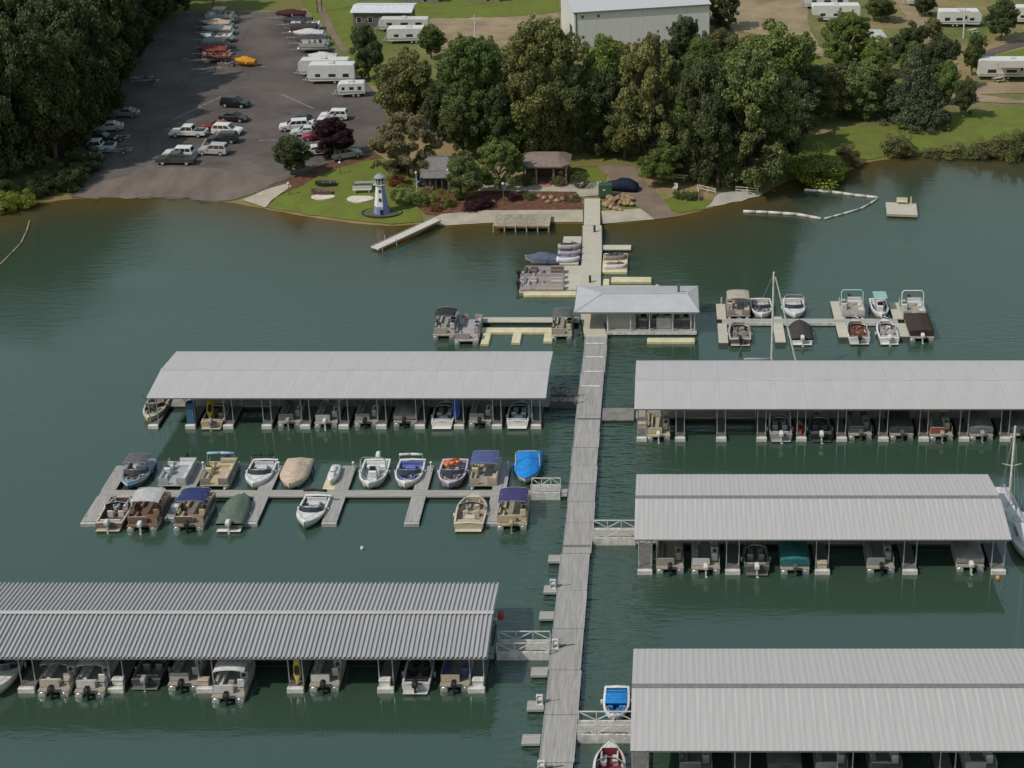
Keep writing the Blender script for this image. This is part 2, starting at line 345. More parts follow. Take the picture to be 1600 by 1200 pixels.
sheet('grass_patch', [(896, 263), (948, 262), (946, 284), (905, 286)], G_LAWN, 0.09, 'small green grass patch behind the patio')
sheet('grass_patch', [(1022, 316), (1050, 308), (1112, 313), (1104, 326), (1062, 335)], G_LAWN, 0.09, 'small green grass patch beside the clipped hedge', jit=0.2)
sheet('beach', [(1104, 326), (1122, 303), (1160, 297), (1192, 302), (1186, 308), (1130, 320)], G_BEACH, 0.09, 'small grey sand beach below the trees', jit=0.15)
sheet('shore_lawn', [(1216, 228), (1300, 204), (1420, 194), (1500, 180), (1600, 168), (1760, 160), (1760, 236), (1600, 241), (1530, 240), (1480, 237), (1420, 241), (1346, 252), (1320, 264), (1250, 268), (1218, 262)], G_LAWN, 0.08, 'green lawn along the far right shore', jit=0.4)
sheet('shade_lawn', [(800, 225), (980, 222), (1200, 195), (1216, 228), (1190, 285), (1060, 290), (1000, 262), (890, 262), (800, 250)], G_LAWN2, 0.06, 'shaded rough grass under the big trees', jit=0.4)
sheet('field', [(470, 4), (500, -30), (560, -30), (560, 30), (566, 60), (590, 100), (600, 140), (566, 118), (530, 76)], G_LAWN, 0.06, 'bright green grass strip beside the upper lot', jit=0.3)
sheet('field', [(640, 6), (860, -12), (880, 18), (800, 27), (645, 30)], G_LAWN, 0.06, 'green meadow behind the gravel yard', jit=0.4)
sheet('field', [(1232, 88), (1262, 84), (1300, 100), (1290, 130), (1240, 125)], G_LAWN2, 0.06, 'grass verge among the campground trees', jit=0.3)
sheet('dry_field', [(230, 20), (290, -40), (490, -40), (470, 16), (320, 15)], G_LAWN2, 0.06, 'dry olive grass behind the parking lot', jit=0.5)
sheet('farm_track', [(488, -10), (497, -10), (524, 50), (545, 82), (536, 84), (510, 48)], G_DRIVE, 0.11, 'narrow dirt track across the green strip')
sheet('gravel_yard', [(655, 30), (800, 27), (872, 20), (872, 60), (830, 80), (700, 78), (660, 60)], G_SAND, 0.09, 'tan gravel yard beside the white hall', jit=0.3)
sheet('campground_road', [(1110, 30), (1180, -20), (1262, -20), (1262, 40), (1290, 88), (1262, 90), (1235, 60), (1150, 50)], G_SAND, 0.09, 'sandy campground road behind the tall trees', jit=0.3)
sheet('campground_road', [(1392, -10), (1425, -12), (1470, 50), (1500, 110), (1488, 118), (1445, 70)], G_SAND, 0.09, 'sandy lane between the campers', jit=0.3)
sheet('gravel_path', [(1455, 146), (1520, 130), (1700, 128), (1700, 143), (1530, 148), (1600, 158), (1700, 158), (1700, 166), (1520, 160), (1465, 164)], G_SAND, 0.09, 'tan gravel path above the shore lawn', jit=0.25)
sheet('paved_loop', [(1528, 96), (1545, 78), (1590, 64), (1700, 58), (1700, 64), (1600, 72), (1556, 84), (1540, 100)], G_ASPH, 0.09, 'curving paved loop road by the campers')
sheet('field', [(1545, 96), (1560, 84), (1610, 74), (1700, 68), (1700, 95), (1600, 92)], G_LAWN, 0.06, 'green grass inside the paved loop', jit=0.2)
# faint stall lines on the asphalt
M_LINE = mat('faded_line_paint', (0.30, 0.29, 0.27), 0.9, var=0.3, scale=1.5)
for i, (a, b) in enumerate([((398, 105), (420, 105)), ((440, 148), (490, 170)), ((300, 108), (335, 106)), ((270, 188), (345, 152)), ((305, 248), (322, 217)), ((405, 220), (432, 219)), ((330, 290), (372, 247)), ((300, 295), (420, 200))][:6]):
    p, q = PL(*a), PL(*b); d = (q - p); n = Vector((-d.y, d.x, 0)).normalized() * 0.09
    mb = MB(); k = 8
    for j in range(k):
        u, v = p.lerp(q, j / k), p.lerp(q, (j + 0.96) / k); 
        zs = [H(w.x, w.y) + 0.075 for w in (u - n, v - n, v + n, u + n)]
        mb.add([(*(w.xy), z) for w, z in zip((u - n, v - n, v + n, u + n), zs)], [(0, 1, 2, 3)])
    tag(mb.build('stall_line', M_LINE), 'faded painted line on the parking lot', kind='structure')

# ------------------------------------------------------------------ covered docks
M_ROOF_P = mat('smooth_pale_roof_metal', (0.405, 0.387, 0.38), 0.5, 0.0, var=0.05, scale=0.3, rand=0.008, streak=(1, 0.3, 1))
M_ROOF_S = mat('pale_grey_roof_metal', (0.40, 0.382, 0.375), 0.5, 0.0, var=0.06, scale=0.5, rand=0.012, streak=(2, 0.15, 1))
M_ROOF_D = mat('galvanised_corrugated_roof', (0.40, 0.39, 0.385), 0.45, 0.1, var=0.10, scale=0.6, rand=0.03, streak=(2, 0.15, 1))
M_TRIM = mat('dark_grey_trim_and_shade', (0.16, 0.16, 0.165), 0.6)
M_UNDER = mat('dark_steel_and_roof_shade', (0.085, 0.08, 0.078), 0.8)  # dark steel parts; also the painted shade on roof undersides
M_DOCKF = mat('dark_grey_finger', (0.12, 0.115, 0.11), 0.95, var=0.15, scale=2)  # darker grey than the open slip decks
def panel_mesh(name, pw, pitch, rh, run, rise, flip, m):
    """One roof sheet: eave at y=0, ridge at y=run; ribs run up the slope."""
    prof = []; n = max(1, round(pw / pitch)); p = pw / n; g = 0.004
    for i in range(n):
        a = i * p
        prof += [(a + (g if i == 0 else 0), 0), (a + 0.30 * p, 0), (a + 0.42 * p, rh), (a + 0.72 * p, rh), (a + 0.84 * p, 0)]
    prof.append((pw - g, 0)); mb = MB()
    t = 0.012; sy = -1 if flip else 1
    for z_, rev in ((0, False), (-t, True)):
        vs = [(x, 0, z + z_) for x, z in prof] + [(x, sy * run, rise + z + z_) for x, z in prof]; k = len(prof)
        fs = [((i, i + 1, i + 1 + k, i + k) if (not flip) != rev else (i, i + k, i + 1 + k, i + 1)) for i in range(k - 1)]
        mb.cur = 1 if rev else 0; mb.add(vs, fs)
    return mb.mesh(name, [m, M_UNDER])  # underside coloured dark to deepen the shade over the slips
def gable_truss(x, y0, y1, ez, rise, w=0.07):
    mb = MB(); ym = (y0 + y1) / 2
    mb.bar((x, y0, ez), (x, y1, ez), w, w); mb.bar((x, y0, ez), (x, ym, ez + rise), w, w); mb.bar((x, y1, ez), (x, ym, ez + rise), w, w)
    for k in (0.25, 0.5, 0.75):
        y = y0 + (y1 - y0) * k; zz = ez + rise * (1 - abs(k - 0.5) * 2); mb.bar((x, y, ez), (x, y, zz), w * 0.7, w * 0.7)
    return mb
def covered_dock(label, x0, x1, yf, W, ez, rise, fingers, pitch, rh, rmat, pw=0.95, fw=1.0, group=None, post_r=0.05, trim=M_TRIM, cap=None):
    W -= 0.6; T = thing('covered_dock', label, 'boat dock', (x0, yf, 0)); Lx = x1 - x0; ov = 0.3
    yr = W / 2; n = max(1, round(Lx / pw)); pw = Lx / n
    zr = ez + rise
    roof = MB(); roof.loft([[(0, yr - 0.22, zr + rh + 0.005), (0, yr, zr + rh + 0.05), (0, yr + 0.22, zr + rh + 0.005), (0, yr, zr + rh - 0.0)], [(Lx, yr - 0.22, zr + rh + 0.005), (Lx, yr, zr + rh + 0.05), (Lx, yr + 0.22, zr + rh + 0.005), (Lx, yr, zr + rh)]])
    roof = roof.build('roof', cap or rmat, T)
    near = panel_mesh('roof_panel', pw, pitch, rh, yr + ov, rise * (yr + ov) / yr, False, rmat); farp = panel_mesh('roof_panel', pw, pitch, rh, yr + ov, rise * (yr + ov) / yr, True, rmat)
    ze = ez - rise * ov / yr
    for i in range(n):
        link('roof_panel', near, roof, (i * pw, -ov, ze + 0.003 * (i % 2))); link('roof_panel', farp, roof, (i * pw, W + ov, ze + 0.003 * (i % 2)))
    fs = MB()
    fs.box(0.02, Lx - 0.02, -ov + 0.02, -ov + 0.06, ze - 0.14, ze - 0.02); fs.box(0.02, Lx - 0.02, W + ov - 0.06, W + ov - 0.02, ze - 0.14, ze - 0.02)
    for x in (0.02, Lx - 0.08): 
        fs.bar((x + 0.03, -ov + 0.08, ze - 0.08), (x + 0.03, yr, zr - 0.08), 0.06, 0.12); fs.bar((x + 0.03, W + ov - 0.08, ze - 0.08), (x + 0.03, yr, zr - 0.08), 0.06, 0.12)
    fs.build('fascia', trim, T)
    for x in (0.12, Lx - 0.12): gp = MB(); gp.loft([[(x - .015, .3, ez + .02), (x - .015, W - .3, ez + .02), (x - .015, yr, zr - .05)], [(x + .015, .3, ez + .02), (x + .015, W - .3, ez + .02), (x + .015, yr, zr - .05)]]); gp.build('gable_shade_panel', trim, T)  # dark sheet painting the inner shade seen through the gable end
    pl = MB()
    for k in range(1, 6):
        y = -0.1 + (yr - 0.2) * k / 6; z = ez + rise * y / yr - 0.09
        pl.box(0.1, Lx - 0.1, y, y + 0.06, z - 0.06, z + 0.05); pl.box(0.1, Lx - 0.1, W - y - 0.06, W - y, z - 0.06, z + 0.05)
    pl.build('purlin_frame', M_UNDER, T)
    tx = sorted(set([0.35, Lx - 0.35] + [fx - x0 for fx in fingers if 0.6 < fx - x0 < Lx - 0.6]))
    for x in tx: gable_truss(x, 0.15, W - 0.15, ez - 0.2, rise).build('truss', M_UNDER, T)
    cw = 1.5                                                   # centre walkway between the two rows of slips
    wk = MB(); wk.box(0.05, Lx - 0.05, yr - cw / 2, yr + cw / 2, 0.28, 0.42); wk.cur = 1; wk.box(0.15, Lx - 0.15, yr - cw / 2 + 0.1, yr + cw / 2 - 0.1, -0.3, 0.275)
    wk.build('centre_walkway', [M_DECK, M_FOAM], T)
    fl = yr - cw / 2 - 0.02
    fm = MB(); fm.box(-fw / 2, fw / 2, 0.36, fl, 0.26, 0.40); fm.cur = 1; fm.box(-fw / 2 + 0.08, fw / 2 - 0.08, 0.4, fl - 0.3, -0.3, 0.255); fmesh = fm.mesh('finger', [M_DOCKF, M_FOAM])
    bm_ = MB(); bm_.rbox(-fw / 2 - 0.03, fw / 2 + 0.03, 0.0, 0.34, -0.12, 0.44, 0.05); bmesh_ = bm_.mesh('bumper', M_WHITEP)
    cl = MB(); cl.box(-0.03, 0.03, -0.13, 0.13, 0.02, 0.06); cl.box(-0.025, 0.025, -0.04, 0.04, 0, 0.03); clm = cl.mesh('cleat', M_STEEL)
    pm = MB(); pm.cyl((0, 0, 0.2), (0, 0, ez - 0.02), post_r, post_r, 8); pm = pm.mesh('post', M_ALU)
    for fx in fingers:
        x = fx - x0
        for side in (0, 1):
            o = link('finger', fmesh, T, (x, 0 if side == 0 else W, 0), 0 if side == 0 else math.pi)
            link('bumper', bmesh_, o)
            for sx in (-1, 1): link('cleat', clm, o, (sx * (fw / 2 - 0.12), 1.0, 0.40))
        for sx in (-1, 1):
            for y in (0.62, yr - cw / 2 - 0.15, yr + cw / 2 + 0.15, W - 0.62): link('post', pm, T, (x + sx * (fw / 2 - 0.08), y, 0))
    for i in range(0, len(fingers)):                            # diagonal knee braces by the front posts
        x = fingers[i] - x0
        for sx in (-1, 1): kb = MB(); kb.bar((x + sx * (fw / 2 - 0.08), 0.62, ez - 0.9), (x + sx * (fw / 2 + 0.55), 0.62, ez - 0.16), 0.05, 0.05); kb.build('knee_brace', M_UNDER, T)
    return T
def fx(px, py, off=0): return P(px, py).x
E_ = {}
R1F = [fx(p, 688) for p in (1003, 1063, 1127, 1190, 1252, 1315, 1380, 1443, 1506, 1570, 1633, 1697)]
covered_dock('long pale grey roofed boat dock directly below the marina store', -3.15, 43.2, 137.0, 10.4, 3.95, 0.55, R1F, 0.48, 0.003, M_ROOF_P, pw=2.9)
L1F = [fx(p, 668) for p in (241, 299, 358, 418, 478, 538, 597, 657, 718, 777, 838)]
covered_dock('pale grey roofed boat dock across the walkway with a blue locker at its corner', -53.0, -12.2, 139.5, 10.3, 3.8, 0.56, L1F, 0.48, 0.003, M_ROOF_P, pw=2.9)
R2F = [fx(p, 897) for p in (1008, 1145, 1285, 1422, 1560)]
covered_dock('grey roofed boat dock with a dark ridge line and sailboats at its far end', -2.72, 30.0, 114.5, 10.5, 3.86, 0.87, R2F, 0.42, 0.012, M_ROOF_S, pw=0.85, fw=1.25, cap=M_TRIM)  # dark cap colour paints the shadow line along the ridge
L3F = [fx(p, 1082) for p in (-238, -98, 42, 181, 321, 462, 603, 745)]
covered_dock('strongly corrugated grey roofed boat dock nearest the camera at lower left', -63.0, -13.75, 99.1, 9.5, 3.54, 0.55, L3F, 0.36, 0.15, M_ROOF_D, pw=0.72, fw=1.25, cap=M_ROOF_P)
R3F = [fx(p, 1232) for p in (1000, 1160, 1240 + 80, 1480, 1640)]
covered_dock('grey roofed boat dock cut off by the lower right picture corner', -2.5, 33.0, 88.75, 11.2, 3.8, 0.99, R3F, 0.47, 0.014, M_ROOF_S, pw=0.94, fw=1.25, cap=M_TRIM)  # ridge shadow painted by the dark cap here too

# ------------------------------------------------------------------ the long walkway and its bridges
T = thing('floating_walkway', 'long grey floating walkway between the covered docks and the store', 'walkway')
ysec = [527, 544, 565, 588, 611, 655, 682, 706, 735, 763, 791, 824, 872, 930, 990, 1055, 1125, 1200, 1290, 1400]
for i in range(len(ysec) - 1):
    ya, yb = P(800, ysec[i]).y, P(800, ysec[i + 1]).y; j = random.uniform(-0.08, 0.08); xa, xb = -9.22 + j, -6.74 + j; zz = 0.50 + random.uniform(-0.012, 0.012)
    mb = MB(); mb.box(xa, xb, yb + 0.03, ya - 0.03, zz - 0.16, zz); sec = mb.build('deck_section', M_DECKX, T)
    mb = MB(); mb.box(xa + 0.12, xb - 0.12, yb + 0.3, ya - 0.3, -0.4, zz - 0.165); mb.build('float', M_FOAM, sec)
    mb = MB(); mb.box(xa - 0.05, xa - 0.004, yb + 0.05, ya - 0.05, zz - 0.2, zz + 0.03); mb.box(xb + 0.004, xb + 0.05, yb + 0.05, ya - 0.05, zz - 0.2, zz + 0.03); mb.build('edge_rail', M_STEEL, sec)
    if ysec[i + 1] < 620 and i < 5:
        mb = MB(); mb.box(xa + 0.2, xb - 0.2, yb + 0.05, yb + 0.30, zz + 0.002, zz + 0.03); mb.build('joint_plate', M_WHITEP, sec)
    if i in (5, 6, 7, 8, 10, 11, 12):
        mb = MB(); mb.box(xa + 0.02, xb - 0.02, yb - 0.025, yb + 0.025, zz - 0.1, zz - 0.03); mb.build('joint_strip', M_BLACK, sec)
mb = MB()
for y in (118.0, 140.6): mb.box(-9.18, -6.78, y, y + 0.18, 0.53, 0.60)
mb.build('cable_cover', M_TRIM, T)
def winch(T, x, y, z):
    mb = MB(); mb.box(-0.28, 0.28, -0.2, 0.2, 0, 0.06); mb.box(-0.25, -0.18, -0.18, 0.18, 0.06, 0.75); mb.box(0.18, 0.25, -0.18, 0.18, 0.06, 0.75); mb.cyl((-0.18, 0, 0.45), (0.18, 0, 0.45), 0.17, 0.17, 12); mb.box(-0.25, 0.25, -0.1, 0.1, 0.75, 0.80)
    w = mb.build('winch', M_WHITEP, T, (x, y, z))
    mb = MB(); mb.cyl((0.24, 0, 0.45), (0.36, 0, 0.45), 0.025); mb.cyl((0.36, 0, 0.45), (0.36, 0.12, 0.70), 0.022); mb.build('crank_handle', M_STEEL, w)
    mb = MB(); mb.cyl((0.3, 0.1, 0.04), (1.55, 0.4, 0.04), 0.03, 0.03, 6); mb.build('cable', M_BLACK, w)
stub = [(878, 857, False), (926, 850, True), (967, 843, False), (1055, 830, False), (1108, 824, True), (1161, 816, False)]
for i, (py, pxl, wn_) in enumerate(stub):
    p = P(pxl, py); lab = ['topmost', 'second', 'third', 'fourth', 'fifth', 'lowest'][i]
    S = thing('anchor_platform', '%s of the small grey platforms jutting off the left walkway edge' % lab, 'platform', (p.x, p.y, 0), 0, 'anchor platforms along the walkway')
    wd = -9.34 - p.x
    mb = MB(); mb.box(0, wd, -0.55, 0.45, 0.30, 0.44); mb.build('deck', M_DECK, S)
    mb = MB(); mb.box(0.08, wd - 0.1, -0.48, 0.38, -0.3, 0.295); mb.build('float', M_FOAM, S)
    mb = MB(); mb.box(0.0, wd, -0.60, -0.553, 0.26, 0.47); mb.build('edge_rail', M_STEEL, S)
    if wn_: winch(S, wd - 0.35, 0.1, 0.44)
for k, (px, py) in enumerate([(868, 1012), (846, 1203)]):
    p = P(px, py, 0.5); S = thing('anchor_winch', ['white anchor winch on the walkway beside the lower left gangway', 'white anchor winch on the walkway at the bottom picture edge'][k], 'winch', (p.x, p.y, 0.512)); winch(S, 0, 0, 0)
def gangway(label, x0, x1, y, z0=0.45, z1=0.45, w=1.5, skirt=0.85, m=M_WHITEP, nseg=3, off=0.0):
    """White bridge with truss side rails; runs along x."""
    T = thing('gangway', label, 'gangway', ((x0 + x1) / 2, y, 0)); h = (x1 - x0) / 2
    mb = MB(); mb.box(-h, h, -w / 2 + 0.06, w / 2 - 0.06, 0.50, 0.58); mb.build('deck', M_DECK, T)
    for s in (-1, 1):
        yy = s * w / 2; mb = MB(); mb.box(-h, h, yy - 0.05, yy + 0.05, 0.0, 0.78); mb.build('side_beam', m, T)
        mb = MB(); top = 1.6
        mb.bar((-h, yy, top), (h, yy, top), 0.07, 0.07)
        for i in range(nseg + 1): x = -h + 0.04 + (2 * h - 0.08) * i / nseg; mb.bar((x, yy, 0.78), (x, yy, top), 0.07, 0.07)
        for i in range(nseg): xa = -h + 2 * h * i / nseg; xb = -h + 2 * h * (i + 1) / nseg; mb.bar((xa, yy, top) if i % 2 == 0 else (xa, yy, 0.82), (xb, yy, 0.82) if i % 2 == 0 else (xb, yy, top), 0.06, 0.06)
        mb.build('rail_truss', m, T)
    mb = MB(); mb.box(-h + 0.3, -h + 1.2, -w / 2 + 0.2, w / 2 - 0.2, -0.3, 0.098); mb.box(h - 1.2, h - 0.3, -w / 2 + 0.2, w / 2 - 0.2, -0.3, 0.098); mb.build('float', M_FOAM, T)
    return T
gangway('white truss gangway from walkway to the dock with the dark ridge line', -6.6, -2.72, 119.75)
gangway('white truss gangway from walkway to the lower right dock', -6.6, -2.5, 94.35)
gangway('white truss gangway half shaded by the corrugated dock roof', -13.6, -9.35, 103.85)
gangway('white truss gangway from walkway to the uncovered boat slips', -12.8, -10.0, 127.0, w=1.2, nseg=3)
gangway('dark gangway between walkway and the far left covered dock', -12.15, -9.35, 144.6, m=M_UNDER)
M_DECKD = mat('dark_wet_deck', (0.19, 0.18, 0.165), 0.8, var=0.2, scale=1.5)
def platform(label, x0, x1, y0, y1, z=0.42, m=M_DECK, name='float_platform'):
    T = thing(name, label, 'platform', ((x0 + x1) / 2, (y0 + y1) / 2, 0)); hx, hy = (x1 - x0) / 2, (y1 - y0) / 2
    n = max(1, round(2 * hy / 1.2)); 
    for i in range(n):
        a = -hy + 2 * hy * i / n; mb = MB(); mb.box(-hx, hx, a + 0.012, a + 2 * hy / n - 0.012, z - 0.14, z); mb.build('deck_board_section', m, T)
    mb = MB(); mb.box(-hx + 0.1, hx - 0.1, -hy + 0.1, hy - 0.1, -0.3, z - 0.145); mb.build('float', M_FOAM, T)
    return T
platform('grey floating platform left of the walkway behind the dark gangway', -12.0, -9.4, P(0, 627).y, P(0, 612).y, 0.36, M_DECKD)
platform('low grey floating platform between walkway and the dock below the store', -6.6, -3.3, P(0, 661).y, P(0, 642).y, 0.36, M_DECKD)
platform('short grey deck strip joining walkway to the uncovered slips', -9.98, -9.35, 126.4, 127.6, 0.44)

# ------------------------------------------------------------------ uncovered slips (left)
T = thing('slip_dock', 'grey uncovered dock with five long fingers of open boat slips', 'boat dock')
mb = MB(); mb.box(-53.8, -12.85, 126.3, 127.4, 0.28, 0.42); mb.cur = 1; mb.box(-53.6, -13, 126.4, 127.3, -0.3, 0.275); mb.build('spine_walkway', [M_DECK, M_FOAM], T)
S_FX = [-53.2, -45.7, -38.3, -31.0, -23.4, -15.9]
for i, x in enumerate(S_FX):
    for s in (-1, 1):
        ya = 126.85 + s * 0.56; yb = 126.85 + s * (4.75 if not (i == 1 and s < 0) else 3.9); a, b = min(ya, yb), max(ya, yb)
        mb = MB(); mb.box(x - 0.68, x + 0.68, a, b, 0.30, 0.435); mb.cur = 1; mb.box(x - 0.6, x + 0.6, a + 0.1, b - 0.15, -0.3, 0.295); f_ = mb.build('finger', [M_DECKX, M_FOAM], T)
        mb = MB(); e = a if s < 0 else b; mb.rbox(x - 0.70, x + 0.70, e - 0.22 if s < 0 else e + 0.004, e - 0.004 if s < 0 else e + 0.22, -0.1, 0.40, 0.04); mb.build('bumper', M_STEEL, f_)
        for sx in (-1, 1):
            mb = MB(); yy = (a + b) / 2 + s * 1.2; mb.box(x + sx * 0.55 - 0.03, x + sx * 0.55 + 0.03, yy - 0.13, yy + 0.13, 0.46, 0.50); mb.box(x + sx * 0.55 - 0.02, x + sx * 0.55 + 0.02, yy - 0.04, yy + 0.04, 0.437, 0.47); mb.build('cleat', M_STEEL, f_)
        if s > 0:
            mb = MB(); mb.cyl((x + 0.45, b - 0.25, 0.437), (x + 0.45, b - 0.25, 0.95), 0.09, 0.07, 8); mb.ell((x + 0.45, b - 0.25, 1.02), 0.14, 0.14, 0.12, 8, 6); mb.build('dock_lamp_post', M_WHITEP, f_)

# ------------------------------------------------------------------ upper right open dock
T = thing('slip_dock', 'white edged open dock right of the marina store', 'boat dock')
yA = P(0, 507).y
mb = MB(); xa, xb = P(1128, 505).x, P(1402, 505).x; mb.box(xa, xb, yA - 0.5, yA + 0.5, 0.30, 0.44); mb.cur = 1; mb.box(xa, xb, yA - 0.56, yA - 0.503, 0.12, 0.47); mb.box(xa, xb, yA + 0.503, yA + 0.56, 0.12, 0.47); mb.cur = 2; mb.box(xa + .1, xb - .1, yA - 0.4, yA + 0.4, -0.3, 0.295); mb.build('spine_walkway', [M_DECK, M_WHITEP, M_FOAM], T)
for (pa, pb, w) in [((1127, 541), (1129, 480), 1.1), ((1219, 540), (1214, 500), 1.2), ((1317, 532), (1306, 476), 1.2), ((1412, 531), (1396, 478), 1.2)]:
    a, b = P(*pa), P(*pb); x = (a.x + b.x) / 2
    for s, (u, v) in enumerate(((a.y, yA - 0.6), (yA + 0.6, b.y))):
        if v - u < 0.4: continue
        mb = MB(); mb.box(x - w / 2, x + w / 2, u, v, 0.31, 0.445); mb.cur = 1; mb.box(x - w / 2 + .06, x + w / 2 - .06, u + 0.05, v - .05, -0.3, 0.305); f_ = mb.build('finger', [M_TANDECK, M_FOAM], T)
        if s == 0: mb = MB(); mb.box(x - w / 2, x + w / 2, u - 0.07, u - 0.004, -0.05, 0.40); mb.build('bumper', M_UNDER, f_)
p = P(1127, 478); post = MB(); post.cyl((0, 0, 0.2), (0, 0, 1.3), 0.08); post.build('post', M_WHITEP, T, (p.x, p.y - 0.4, 0))
# west pier of the store
T = thing('pier', 'narrow tan pier running left from the marina store', 'pier')
yP = P(0, 505).y; mb = MB(); mb.box(P(749, 505).x, P(905, 505).x, yP - 0.6, yP + 0.6, 0.34, 0.48); mb.cur = 1; mb.box(P(751, 505).x, P(904, 505).x, yP - 0.5, yP + 0.5, -0.3, 0.335); mb.build('deck', [M_TANDECK, M_FOAM], T)
mb = MB(); xg = P(742, 520).x; yg0, yg1 = P(0, 534).y, P(0, 497).y
# ------------------------------------------------------------------ cream floating jet-ski ports
def poly_float(name, label, parts, cat='float'):
    cx = sum((a + b) / 2 for a, b, c, d in parts) / len(parts); cy = sum((c + d) / 2 for a, b, c, d in parts) / len(parts)
    T = thing(name, label, cat, (cx, cy, 0))
    for a, b, c, d in parts:
        mb = MB(); mb.rbox(a - cx, b - cx, c - cy, d - cy, -0.2, 0.36, 0.08); mb.build('float_block', M_POLY, T)
    return T
def pw(px0, px1, py0, py1):                               # world box of a level rectangle
    a, b = P(px0, py1, 0.3), P(px1, py1, 0.3); return (a.x, b.x, a.y, P(px0, py0, 0.3).y)
poly_float('personal_watercraft_port', 'cream E shaped plastic float along the narrow tan pier', [pw(751, 764, 520, 537), pw(799, 813, 520, 535), pw(849, 863, 520, 533), pw(751, 863, 512, 519)])
poly_float('personal_watercraft_port', 'cream U shaped plastic float right of the entry pier', [pw(942, 952, 436, 445), pw(955, 1018, 433, 440), pw(942, 1022, 446, 453)])
poly_float('plastic_float', 'single cream plastic float before the store deck', [pw(1011, 1086, 528, 534)])
b_ = P(1024, 448, 0.4); mb = MB(); mb.ell((0, 0, 0.35), 0.34, 0.34, 0.34, 12, 8); S = mb.build('mooring_ball', M_WHITEP, None, (b_.x + 0.25, b_.y, 0)); tag(S, 'round white ball at the end of the U shaped float', 'buoy')
S = MB(); S.ell((0, 0, 0.1), 0.18, 0.18, 0.2, 10, 8); p = P(566, 858); tag(S.build('buoy', M_WHITEP, None, p), 'tiny white buoy floating in open water below the slips', 'buoy')
S = MB(); S.ell((0, 0, 0.15), 0.2, 0.2, 0.22, 10, 8); p = P(1559, 905); tag(S.build('buoy', mat('orange_buoy', (0.5, 0.25, 0.08), 0.5), None, p), 'small orange buoy by the last finger near the sailboats', 'buoy')
# entry pier from shore to the store
T = thing('entry_pier', 'pale tan entry pier from the shore to the marina store', 'pier')
pts = [(925.5, 310, 0.9), (925, 352, 0.62), (925, 395, 0.5), (923, 430, 0.5), (922, 470, 0.5), (925, 500, 0.5), (931, 526, 0.5)]
W_ = 2.55
for i in range(len(pts) - 1):
    a, b = P(*pts[i]), P(*pts[i + 1]); w = 2.2 if i == 0 else W_; mb = MB(); g = 0.02
    if i == 0: a.z = H(a.x, a.y) + 0.24; b.z = 0.68
    def rg(p, dy, dz): return [(p.x - w / 2, p.y + dy, p.z + dz) , (p.x + w / 2, p.y + dy, p.z + dz)]
    A = rg(a, -g, 0) + rg(a, -g, -0.18)[::-1]; B = rg(b, g, 0) + rg(b, g, -0.18)[::-1]
    mb.loft([A, B]); sec = mb.build('deck_section', M_TANDECK, T)
    if i >= 2: mb = MB(); mb.box(min(a.x, b.x) - w / 2 + 0.3, max(a.x, b.x) + w / 2 - 0.3, b.y + 0.3, a.y - 0.3, -0.3, 0.30); mb.build('float', M_FOAM, sec)
    if i == 1:
        for s in (-1, 1): mb = MB(); mb.bar((a.x + s * (w / 2 + 0.05), a.y, a.z - 0.1), (b.x + s * (w / 2 + 0.05), b.y, b.z - 0.1), 0.08, 0.3); mb.build('edge_beam', M_UNDER, sec)
for k, (px, py) in enumerate([(929, 362), (922, 441)]):
    p = P(px, py, 0.62 if k == 0 else 0.51); S = thing('power_pedestal', ['dark post on the upper part of the entry pier', 'dark post on the entry pier near the store roof'][k], 'post', (p.x, p.y, p.z - 0.02)); mb = MB(); mb.rbox(-0.14, 0.14, -0.12, 0.12, 0.02, 0.85, 0.03); mb.build('housing', M_BLACK, S); mb = MB(); mb.rbox(-0.16, 0.16, -0.14, 0.14, 0.852, 0.93, 0.03); mb.build('cap', M_UNDER, S)
platform('pale tan watercraft platform left of the entry pier', P(858, 457).x, P(907, 457).x - 0.02, P(0, 458).y, P(0, 420).y, 0.46, M_TANDECK)
platform('small pale tan upper platform left of the entry pier', P(879, 386).x, P(909, 386).x - 0.1, P(0, 418).y + 0.03, P(0, 374).y, 0.44, M_TANDECK)
poly_float('plastic_float', 'long cream float strip below the jet ski row', [pw(818, 903, 455, 461)])
platform('narrow pale platform right of the entry pier', P(940.5, 390).x, P(986, 390).x, P(0, 394).y, P(0, 387).y, 0.40, M_TANDECK)

